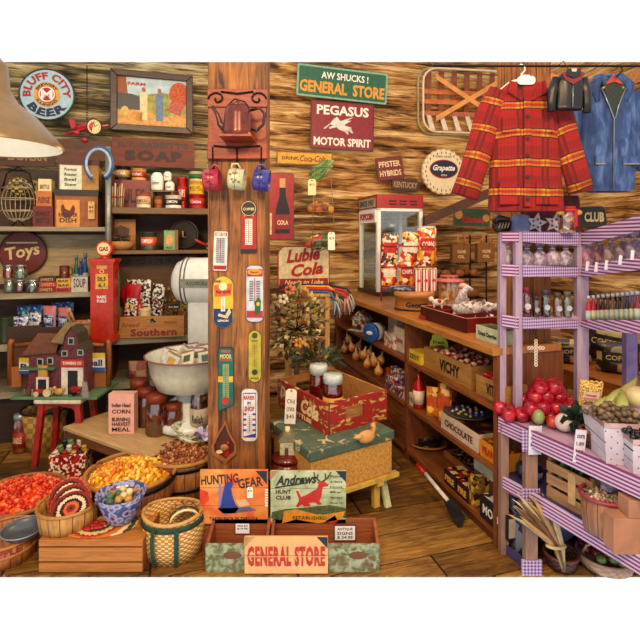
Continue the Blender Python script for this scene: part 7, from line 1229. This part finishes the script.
t, w, h, dep = splint('white_splint_basket', 'smaller white splint basket of black grapes at the right edge', 632, 655, 440, 1.86, TB + .001, .09)
for i in range(20): tag(MB().ball((0, 0, 0), .012, P('#1c1424', .2), seg=8, rings=6).build('black_grape', loc=t.location + Vector((-w * .8 + (i % 5) * w * .4, .01 + .025 * (i // 5), h + .006 + .008 * ((i * 7) % 3)))), 'black grape in the smaller white splint basket', 'grape', 'black grapes in the small white basket')
fruit('round_squash', 'pale round squash at the right edge behind the potatoes', 637, 397, 2.1, .055, (1, 1, .85), P('#cdbf90', .4, ns=8), 'squash')
# price cards
for x0, x1, y0, y1, d, tx, rt, lb in ((529, 542, 426, 455, 2.27, ['Tomatoes', '$1.49', 'lb'], .02, 'white handwritten price card hanging at the stand corner'), (576, 587, 430, 463, 2.06, ['corn', '1.89', 'bag', '$2'], .1, 'white handwritten price card hanging below the turnip')):
    s = d / F; w, h = (x1 - x0) * s, (y1 - y0) * s; b = MB(); b.prism([(-w/2, -h), (w/2, -h * .98), (w/2, 0), (-w/2, 0)], 0, .002, P('#d3d3e0', .7, v=.9))
    for i, q in enumerate(tx): b.text(q, w * .7, h * .11, (0, -.002, -h * (.2 + .22 * i)), P('#8a4a5c'), .01)
    tag(b.build('price_card', loc=at((x0 + x1) / 2, y0, d), rot=(0, rt, 0)), lb, 'price card')
# ---- lower shelf: crate of leeks, half bushel of peanuts, boxes
t = root('slatted_produce_crate', 'pale slatted wooden crate of leeks on the lower shelf of the stand', 'crate', (1.055, 2.255, LS + .002), -math.radians(65)); cwd = WD('#b9956a', '#7d5a3c'); L_ = .23; hh = .18
for k in range(3): MB().box(0, L_, 0, .01, .006 + k * .06, .05 + k * .06, cwd).build('slat', t, bev=.001); MB().box(0, L_, .2, .21, .006 + k * .06, .05 + k * .06, cwd).build('slat', t)
for x_ in (0, L_ - .018): MB().box(x_, x_ + .018, .01, .2, 0, hh, cwd).build('end_board', t)
MB().box(0, L_, 0, .21, 0, .006, cwd).build('bottom_board', t); MB().box(L_ * .5, L_ * .66, -.003, 0, .03, .165, P('#c0a070')).build('paper_strip', t)
for i in range(7):
    b = MB(); b.tube([(0, 0, -.1), (0, 0, .0), (.02, 0, .05), (.07, .01, .10)], [.012, .012, .010, .003], P(('#4a7a4c', '#2f5a3c', '#8fae7a')[i % 3], .4), 8); b.tube([(0, 0, -.02), (-.02, .0, .06), (-.05, 0, .1)], [.009, .008, .002], P('#2c5236', .4), 6); q = Matrix.Rotation(-math.radians(65), 3, 'Z') @ Vector((.0 + .024 * i, .035 + .02 * (i % 2), .145)); tag(b.build('leek', loc=t.location + q, rz=-.9 + .1 * i), 'green leek top standing in the pale slatted crate', 'leek', 'leeks in the slatted crate')
t = basket('half_bushel_basket', 'wood stave basket with a red rim holding bags of peanuts', 'basket', 607, 25, 494, LS + .001, 2.0, STAVE('#b08060', '#7a5040', 14), P('#9c3848', .5), .88, rimr=.008, sy=.85)
heap('peanuts', 'loose peanuts filling the red rimmed basket', 'peanuts', t, ('#b8a08c', '#9c8470', '#cdbcae', '#7a6654'), 170, .010, .15)
cello_bag('clear bag of nuts standing in the red rimmed basket', 614, 20, 470, 494, 1.98, ('#7a7488', '#a8a0b4', '#5a5468'), None)
for i, (x0, y0, z0, lb) in enumerate(((614, 519, LS + .001, 'tan cardboard box at the near end of the lower shelf'), (629, 501, None, 'smaller tan cardboard box set on top of the first'))):
    d = 1.84; s = d / F
    if z0 is None: z0 = Z(519, 1.84) + .001
    h = Z(y0, d) - z0; tag(MB().box(0, .14, 0, .07, 0, max(h, .05), P('#b8876a', .7, ns=10)).build('cardboard_box', loc=(X(x0, d) + .0, d, z0), rz=0, bev=.003), lb, 'box')
# items on the lower left shelf
t = root('dark_kettle', 'dark blue grey kettle on the lower shelf, behind the corner post', 'kettle', at(514, 478, 2.42)); t.location.z = LS + .001; kb = P('#2a2c40', .3); MB().lathe([(.03, 0), (.042, .02), (.04, .06), (.02, .075), (0, .08)], kb, seg=18).build('pot_body', t); MB().tube([(-.03, 0, .06), (-.02, 0, .11), (.02, 0, .11), (.03, 0, .06)], .003, kb, 6).build('handle', t)
t.location.x = 1.03; t.location.y = 2.44
can('blue_tin', 'blue tin with a white label on the lower shelf between the posts', 'tin', 533, 545, 470, LS + .001, 2.38, P('#2c3878', .4), P('#b8bcd8'), None)
# under the shelf: corn husks, baskets, blue cloth
t = root('corn_husk_bundle', 'bundle of dried corn husks leaning in the dark basket', 'corn husks', (X(557, 2.24), 2.25, .10)); t.scale = (1.25, .7, 1.1); b = MB(); hk = [P('#b8966a', .8), P('#7a5636', .8), P('#cdb890', .8)]
for i in range(34):
    a_ = rg.uniform(-1, 1); q = rg.uniform(-1, 1); k = rg.uniform(.75, 1.15); b.tube([(.03, .01 * q, -.05), (.012 + .012 * a_, .012 * q, .05), (-.02 + .03 * a_, .02 * q, .13 * k), (-.05 + .06 * a_, -.01 + .03 * q, .2 * k), (-.085 + .085 * a_ + rg.uniform(-.02, .02), .03 * q, .25 * k)], [.005, .011, .010, .009, .001], hk[i % 3], 5, flat=.35)
b.build('husks', t); MB().ring((.0, 0, .06), .032, .007, hk[2], 'z', 16).build('tie', t)
basket('dark_wicker_basket', 'dark red brown wicker basket standing under the stand by the corner', 'basket', 561, 16, 552, 0, 2.36, WEAVE('#6e3a2c', '#34181c', 10, 90), P('#7a4438'), .85)
t = basket('apple_wicker_basket', 'pale splint basket of red and green apples on the floor, bottom right', 'basket', 606, 27, 553, 0, 2.37, FLATWEAVE('#c9a890', '#8e6a5c', 60), P('#c4a088'), .9, rimr=.007, sy=.9); r = t['_r']; h = t['_h']
MB().tube([(-r * .9, 0, h), (-r * .8, -.02, h + .05), (-r * .3, -.05, h + .10), (r * .2, -.06, h + .10), (r * .5, -.05, h + .06)], .006, P('#c8a890'), 8).build('handle', t)
for i in range(24):
    a_ = i * 2.4; q = r * .82 * math.sqrt((i + .4) / 24); p2_ = t.location + Vector((q * math.cos(a_), q * math.sin(a_) * .9, h + .012 + .025 * (1 - i / 24))); cg = i % 5 in (0, 3)
    tag(MB().ball((0, 0, 0), .024, P('#7a8a4c' if cg else '#7a2430', .25, ns=20), (1, 1, .9), 12, 8).build('small_green_apple' if cg else 'small_red_apple', loc=p2_), 'small %s apple in the floor basket at bottom right' % ('green' if cg else 'dark red'), 'apple', '%s apples in the floor basket' % ('green' if cg else 'dark red'))
tag(MB().box(-.2, .2, 0, .02, 0, .22, PRINT(('#3c4a8a', '#8a94c8', '#242c5c', '#b8bcd8'), 14)).build('blue_carton', loc=(1.35, 2.54, 0)), 'blue and white carton standing in the dark beneath the stand', 'carton')
tag(MB().box(-.04, .04, 0, .08, 0, .28, PRINT(('#3c4258', '#8a8ea0', '#20243c'), 26)).build('blue_carton', loc=(1.02, 2.42, 0)), 'narrow dark patterned carton at the left end beneath the stand', 'carton')
# ---- bench with coffee bags behind the stand
bt = Z(366, 3.3); bq = [to_room((x, y)) for x, y in ((X(548, 3.42), 3.42), (X(640, 2.82), 2.82), (2.6, 3.1), (2.3, 3.9))]
t = root('display_bench', 'honey brown wooden bench behind the stand carrying coffee sacks', 'bench', (0, 0, 0)); bp = [(1.61, 3.42), (1.86, 2.82), (2.7, 3.1), (2.4, 3.8)]
MB().flat(bp, .66, .70, WD('#b9742e', '#6a3a12', (2, 20, 20), .4)).build('bench_top', t); MB().slab([(1.61, 3.415, .58), (1.86, 2.815, .58), (1.86, 2.815, .66), (1.61, 3.415, .66)], (.02, .01, 0), WD('#c9863a', '#7a4416', (2, 20, 20), .4)).build('apron', t)
for x, y in ((1.68, 3.36), (1.92, 2.9), (2.55, 3.12), (2.35, 3.65)): MB().box(x - .025, x + .025, y - .025, y + .025, 0, .66, OAK).build('leg', t)
ck = PRINT(('#241a14', '#b8a070', '#3c2c20', '#8e8460', '#14100c'), 16)
for i, (x, y, w, h, lb) in enumerate(((1.80, 3.40, .26, .17, 'dark coffee sack lying at the far end of the bench'), (1.98, 3.15, .26, .2, 'dark coffee sack with gold print in the middle of the bench'), (2.12, 2.98, .2, .24, 'dark coffee sack nearest the right edge on the bench'), (2.05, 3.45, .3, .28, 'large dark coffee sack at the back of the bench'))):
    px = 320 + F * x / y; pouch('coffee_sack', lb, 'sack', px - w / 2 / y * F, px + w / 2 / y * F, 237 + (1.6 - .70 - h) * F / y, .701, y, ck, 'COFFEE', P('#c9b070'), P('#2a2018', .5), rz=-.4, tilt=.08 * (i - 1), thick=.7)
# ================================================================ coats on the rail and goods above the stand
rd_ = 2.36; rz_ = Z(66, rd_); t = root('clothes_rail', 'thin dark iron rail across the top right from which the coats hang', 'rail', (X(560, rd_), rd_, rz_)); MB().tube([(-.62, 0, 0), (.75, 0, 0)], .006, IRON).build('rod', t)
for x in (-.6, .7): MB().tube([(x, 0, 0), (x, .12, .055)], .005, IRON).build('bracket', t)
def loft(b, rows, m, seg=28, y0=0, fold=.0, nf=9, ph=0, ex=.75):
    """rows: (z, centre x, half width, half depth)"""
    vs = []; 
    for z, cx, hw, hd in rows:
        for k in range(seg):
            a = 2 * PI * k / seg; c, s_ = math.cos(a), math.sin(a); f = 1 + fold * math.sin(nf * a + ph + z * 8)
            vs.append((cx + hw * math.copysign(abs(c) ** ex, c), y0 + hd * math.copysign(abs(s_) ** ex, s_) * f, z))
    n = len(rows); fs = [(i * seg + k, i * seg + (k + 1) % seg, (i + 1) * seg + (k + 1) % seg, (i + 1) * seg + k) for i in range(n - 1) for k in range(seg)]
    b.add(vs, fs + [list(range(seg)), [(n - 1) * seg + k for k in range(seg)]], m, True)
def hanger(t, w, z, m, hook_z):
    MB().tube([(-w, 0, z - .05), (-w * .5, 0, z - .01), (0, 0, z), (w * .5, 0, z - .01), (w, 0, z - .05)], .008, m).build('hanger', t); MB().tube([(0, 0, z), (0, 0, hook_z - .04), (.018, 0, hook_z - .02), (.014, 0, hook_z), (0, 0, hook_z + .008), (-.013, 0, hook_z)], .004, m if m == WHT else SILV, 6).build('hook', t)
# plaid coat
d = 2.33; s = d / F; ox, oy = 524, 210; t = root('plaid_coat', 'red and yellow plaid wool coat hanging on a white hanger', 'coat', at(ox, oy, d)); pm = PLAID(); q = lambda x, y: ((x - ox) * s, (oy - y) * s)
def row(b, y, x0, x1, hd): a, c = q(x0, y); e, _ = q(x1, y); b.append((c, (a + e) / 2, (e - a) / 2, hd))
rows = []
for r in ((211, 490, 567, .05), (200, 491, 566, .055), (170, 492, 563, .06), (140, 493, 560, .06), (120, 493, 561, .06), (105, 494, 562, .055), (93, 498, 558, .05), (86, 505, 548, .045), (82, 510, 542, .035)): row(rows, *r)
b = MB(); loft(b, rows, pm, 40, 0, .05, 7, 1); b.build('coat_body', t)
for nm, pts, rad in (('sleeve', ((503, 92), (490, 115), (482, 145), (473, 174), (466, 196)), (.065, .068, .066, .064, .07)), ('sleeve', ((551, 92), (562, 115), (570, 145), (578, 172), (583, 192)), (.062, .066, .064, .062, .062))):
    o = None; P0 = [Vector((q(*p)[0], -.012, q(*p)[1])) for p in pts]
    L0 = P0[0]; dirv = (P0[-1] - L0); ang = math.atan2(dirv.x, -dirv.z); M = Matrix.Rotation(ang, 4, 'Y'); b = MB(); b.tube([M @ (p - L0) for p in P0], [r_ for r_ in rad], pm, 20, flat=.5); b.build(nm, t, loc=L0, rot=(0, -ang, 0))
b = MB(); [b.slab([(*q(*p)[:1], -.062, q(*p)[1]) for p in ps], (0, .02, 0), pm) for ps in ([(506, 94), (521, 104), (514, 84), (508, 82)], [(545, 94), (527, 104), (537, 84), (543, 82)])]; b.build('collar', t, bev=.004)
a0, c0 = q(521, 100); a1, c1 = q(528, 211); MB().box(a0, a1, -.066, -.055, c1 + .02, c0, pm).build('button_placket', t)
for y in (118, 140, 157, 178, 200): a, c = q(524.5, y); MB().prism(ell(.009, .009, 14, a, c), -.071, -.064, BLK).build('button', t)
for x0, x1, y0, y1 in ((497, 518, 182, 205), (533, 556, 182, 205), (500, 517, 118, 134), (532, 551, 118, 134)): a, c = q(x0, y1); e, f = q(x1, y0); MB().box(a, e, -.064, -.05, c, f, pm).build('pocket', t, bev=.004)
a, c = q(524, 88); MB().prism(rrect(.07, .09, .02, 4, a, c), -.046, -.03, P('#14182a', .8)).prism(rrect(.04, .014, .004, 2, a, c + .05), -.05, -.04, WHT).build('lining', t)
zz = q(0, 80)[1]; hanger(t, .1, zz + .01, WHT, rz_ - t.location.z); MB().prism(rrect(.085, .04, .018, 5, .0, zz - .01), -.058, -.05, WHT).build('hanger_bar', t)
t.location.y = rd_
# black leather jacket
d = 2.25; s = d / F; ox, oy = 569, 110; t = root('black_jacket', 'small black leather jacket with a dark red yoke, between the two coats', 'jacket', (X(ox, d), d, Z(oy, d))); lb_ = P('#120f10', .4); q = lambda x, y: ((x - ox) * s, (oy - y) * s)
rows = []; [row(rows, *r) for r in ((110, 556, 581, .028), (107, 555, 582, .03), (95, 556, 582, .034), (84, 555, 583, .034), (77, 558, 581, .03), (73, 562, 576, .02))]; b = MB(); loft(b, rows, lb_, 28, 0, .06, 6, 0); b.build('jacket_body', t)
for pts in (((557, 79), (552, 92), (551, 103), (551, 112)), ((582, 79), (586, 92), (586.5, 103), (586, 113))): MB().tube([(q(*p)[0], -.005, q(*p)[1]) for p in pts], [.024, .023, .021, .018], lb_, 14, flat=.8).build('sleeve', t)
b = MB(); b.prism([q(*p) for p in ((558, 76), (564, 73), (569, 80), (575, 73), (581, 76), (577, 82), (569, 87), (561, 82))], -.038, -.03, P('#7c2028', .4)); b.prism([q(*p) for p in ((563, 72), (575, 72), (576, 78), (569, 81), (562, 78))], -.045, -.03, lb_); b.prism([q(*p) for p in ((566, 72), (572, 72), (571, 75), (567, 75))], -.047, -.04, P('#b8b4b0')); b.build('yoke', t)
MB().tube([(q(569, 88)[0], -.036, q(569, 88)[1]), (0, -.034, .005)], .002, SILV, 5).build('zip', t); z1 = q(0, 71)[1]; MB().tube([(0, 0, z1), (0, .05, rz_ - t.location.z + .002), (0, .11, rz_ - t.location.z)], .002, IRON, 6).build('hook', t)
# denim coat
d = rd_ + .1; s = d / F; ox, oy = 606, 192; t = root('denim_coat', 'long hooded denim coat with a dark green lining on a wooden hanger, far right', 'coat', (X(ox, d), d, Z(oy, d))); dn = DENIM(); q = lambda x, y: ((x - ox) * s, (oy - y) * s)
rows = []; [row(rows, *r) for r in ((192, 588, 628, .05), (189, 577, 633, .055), (170, 577, 634, .06), (140, 578, 634, .06), (115, 579, 634, .06), (98, 580, 634, .055), (88, 584, 632, .045), (82, 592, 622, .035))]; b = MB(); loft(b, rows, dn, 36, 0, .05, 7, 2); b.build('coat_body', t)
for pts in (((584, 92), (577, 115), (574, 140), (575, 158)), ((633, 92), (640, 115), (643, 145), (641, 170))): MB().tube([(q(*p)[0], .012, q(*p)[1]) for p in pts], [.055, .055, .052, .05], dn, 16, flat=.6).build('sleeve', t)
b = MB(); lin_ = FLATWEAVE('#1c2a20', '#27382a', 70); b.prism([q(*p) for p in ((595, 86), (617, 86), (613, 104), (606, 121), (600, 104))], -.064, -.05, lin_); b.build('lining', t)
b = MB(); b.tube([(q(*p)[0], y_, q(*p)[1]) for p, y_ in (((592, 104), -.05), ((589, 90), -.045), ((596, 81), -.02), ((606, 80), .0), ((617, 80), -.02), ((625, 88), -.04), ((619, 104), -.05))], [.012, .026, .03, .03, .03, .026, .012], dn, 12, flat=.9); b.build('hood', t)
b = MB(); b.tube([(q(595, 92)[0], -.06, q(595, 92)[1]), (q(601, 108)[0], -.066, q(601, 108)[1]), (q(606, 122)[0], -.068, q(606, 122)[1]), (q(606, 190)[0], -.062, q(606, 190)[1])], .004, P('#8a9298', .3, .6), 6); b.tube([(q(618, 92)[0], -.06, q(618, 92)[1]), (q(611, 108)[0], -.066, q(611, 108)[1]), (q(607, 122)[0], -.068, q(607, 122)[1])], .004, P('#8a9298', .3, .6), 6); b.build('zip', t)
for x0, x1 in ((588, 598), (615, 633)): a, c = q(x0, 166); e, f = q(x1, 158); MB().box(a, e, -.066, -.05, c, f, dn).tube([(a, -.068, c), (e, -.068, c)], .002, P('#c9b48a'), 5).build('pocket', t, bev=.003)
MB().prism([q(*p) for p in ((597, 89), (606, 79), (615, 89), (606, 86))], -.07, -.055, P('#b3402c')).tube([(q(596, 92)[0], -.06, q(596, 92)[1]), (q(606, 82)[0], -.05, q(606, 82)[1]), (q(616, 92)[0], -.06, q(616, 92)[1])], .006, PALE).build('hanger', t)
z1 = q(0, 80)[1]; hz_ = rz_ - t.location.z; MB().tube([(0, -.05, z1), (0, -.09, hz_ - .05), (.022, -.1, hz_ - .02), (.012, -.1, hz_ - .002), (-.01, -.1, hz_ - .004)], .004, IRON, 6).build('hook', t)
# things on top of the stand
zt = lev[0][0] + .002; 
t = root('burgundy_bag', 'burgundy cloth bag with two spotted stars on top of the stand', 'cloth bag', (X(554, 2.5), 2.52, zt - .014)); s = 2.5 / F; bm2 = P('#5c1424', .8); b = MB(); loft(b, [(0, 0, 27 * s, .035), (.02, 0, 27.5 * s, .038), (.12, .0, 27 * s, .034), (.17, .01, 25 * s, .028), (.20, .03, 20 * s, .02)], bm2, 28, 0, .05, 7, 0, .5); b.build('bag_body', t)
for cx in (-.10, -.005):
    b = MB(); b.prism([(cx + (.055 if k % 2 == 0 else .026) * math.sin(k * PI / 5 + .2), .055 + (.055 if k % 2 == 0 else .026) * math.cos(k * PI / 5 + .2)) for k in range(10)], -.043, -.034, P('#cbbcb8', .8)); [b.prism(ell(.006, .006, 8, cx + .02 * math.cos(a_ * 1.26), .055 + .02 * math.sin(a_ * 1.26)), -.045, -.042, P('#4a4a8a')) for a_ in range(5)]; b.build('spotted_star', t)
t = jar('ribbon_jar', 'square glass jar with a red ribbon and gold bows on top of the stand', 'jar', 563, 579, 206, zt - .014, 2.42, PRINT(('#8a3c2c', '#c99a6a', '#5c2418', '#d8b890'), 50), P('#b81f1c', .4), None, neck=.97, lidh=.1); h = Z(206, 2.42) - zt; b = MB(); r = 8 / F * 2.42
b.box(-.004 + .02, .012 + .02, -r * 1.08, -r * 1.02, h * .3, h * .95, RED); [b.ball((x_, -r * .6, h * .86), .018, P('#c9a050', .4), (1.2, .7, .8), 10, 6) for x_ in (-.045, .045)]; b.ball((0, -r * .9, h * .95), .02, P('#c9201c', .4), (2.0, .7, .5), 10, 6); b.build('bow', t)
t.location.y = 2.46
t = root('dark_shoe', 'brown laced leather ball glove lying at the left above the stand', 'glove', at(502, 233, 2.52)); gl = P('#3a1c18', .45, ns=12, v=.5); MB().ball((0, 0, .045), .05, gl, (1.05, .7, .9), 16, 10).tube([(-.05, -.02, .06), (-.03, -.04, .085), (.02, -.04, .07)], .016, gl).build('glove', t); b = MB(); [b.tube([(-.03 + .015 * k, -.036, .03), (-.022 + .015 * k, -.04, .06)], .003, P('#b89a84'), 5) for k in range(4)]; b.build('lacing', t); t.location.z = zt - .014
t = root('blue_cloth', 'folded pale blue cloth on top of the stand beside the glove', 'cloth', (X(520, 2.5), 2.5, zt - .0135)); b = MB(); loft(b, [(0, 0, .045, .03), (.03, .0, .05, .032), (.09, .004, .042, .026), (.1, .0, .03, .018)], P('#7c88b0', .8, ns=12), 24, 0, .12, 6, 1); b.build('cloth', t)
d = 2.3; z_ = lev[0][1] + (lev[0][2] - lev[0][1]) * (2.5 - d) / .57; s = 2.62 / F; t = root('club_sign', 'black sign with cut corners reading CLUB above the right side of the stand', 'sign', at(594, 216, 2.66)); b = MB(); b.prism([(-15 * s, -11 * s), (12 * s, -11 * s), (13.5 * s, -6 * s), (11 * s, 7 * s), (8 * s, 10 * s), (-15 * s, 9 * s)], 0, .02, BLK); b.text('CLUB', 20 * s, 10 * s, (0, -.003, -1 * s), P('#e3d39a'), .04); b.build('plate', t); MB().box(-.03, .03, .02, .04, -.2, .03, P('#5a4630')).box(-.03, .3, .02, .04, -.22, -.18, P('#5a4630')).build('bracket', t)
d = 3.0; b = MB(); b.lathe([(.05, 0), (.07, .05), (.06, .12), (.03, .15)], P('#b08a3c', .4, .3, .5, 60), seg=18); tag(b.build('brass_ornament', loc=at(613, 226, 3.4)), 'mottled gold ornament standing right of the CLUB sign', 'ornament') if False else None
# ================================================================ finer pieces hang under the part they belong to
PAIRS = {'printed_face': ('backing',), 'emblem': ('disc',), 'lettering': ('disc', 'plate', 'box_body', 'basket_body', 'front_board'), 'paper_label': ('glass',), 'globe': ('pump_top',), 'button': ('button_placket',), 'hook': ('hanger', 'hook_board'), 'picture': ('frame',), 'clock_face': ('fuselage',), 'lining': ('coat_body',), 'bulb': ('lamp_shade',), 'iron_scroll': ('top_board',), 'bow': ('lid',), 'painted_dots': ('mug_body',), 'crank': ('disc',), 'metal_edge': ('end_board',), 'reading_window': ('drum',), 'spotted_star': ('bag_body',), 'hanger_bar': ('hanger',), 'tie': ('cellophane', 'husks')}
for th in [o for o in COL.objects if o.parent is None and o.children]:
    ch = list(th.children)
    for c in ch:
        for pn in PAIRS.get(c.name.split('.')[0], ()):
            hit = [q for q in ch if q.name.split('.')[0] == pn and q is not c]
            if hit: c.parent = hit[0]; break
# ================================================================ camera and light
cam = bpy.data.cameras.new('camera'); co = bpy.data.objects.new('camera', cam); COL.objects.link(co)
co.location = (0, 0, EH); co.rotation_euler = (PI / 2, 0, 0); cam.sensor_width = 36; cam.lens = F / 640 * 36; cam.shift_y = -(320 - EY) / 640; cam.clip_start = .05
sc = bpy.context.scene; sc.camera = co
w = bpy.data.worlds.new('world'); sc.world = w; w.use_nodes = True; bg = w.node_tree.nodes['Background']; bg.inputs[0].default_value = (1, 1, 1, 1); bg.inputs[1].default_value = 1.05
def area(loc, tgt, size, e, c):  # unseen warm fill above the frame, added to brighten the room
    l = bpy.data.lights.new('lamp', 'AREA'); l.size = size; l.energy = e; l.color = lin(c)[:3]; o = bpy.data.objects.new('lamp', l); COL.objects.link(o); o.location = loc
    o.rotation_euler = (Vector(tgt) - Vector(loc)).to_track_quat('-Z', 'Y').to_euler(); return o
area((-.9, -.6, 3.4), (-.7, 4.4, 1.2), .5, 95, '#ffd9a8')
area((.9, -.6, 3.6), (1.0, 4.4, 1.0), .5, 95, '#ffd4a0')
def point(loc, e, c):
    l = bpy.data.lights.new('hidden_fill', 'POINT'); l.energy = e; l.color = lin(c)[:3]; l.shadow_soft_size = .08; o = bpy.data.objects.new('hidden_fill', l); COL.objects.link(o); o.location = loc
point((X(525, 3.1), 3.1, 2.25), 45, '#ffd095')      # added warm fills, hidden behind the coats and the post, brightening the back wall
point((X(238, 3.35), 3.35, 2.3), 22, '#ffd29a')
sc.view_settings.view_transform = 'Standard'; sc.view_settings.look = 'None'; sc.view_settings.gamma = 1; sc.view_settings.exposure = 0; sc.view_settings.use_curve_mapping = False
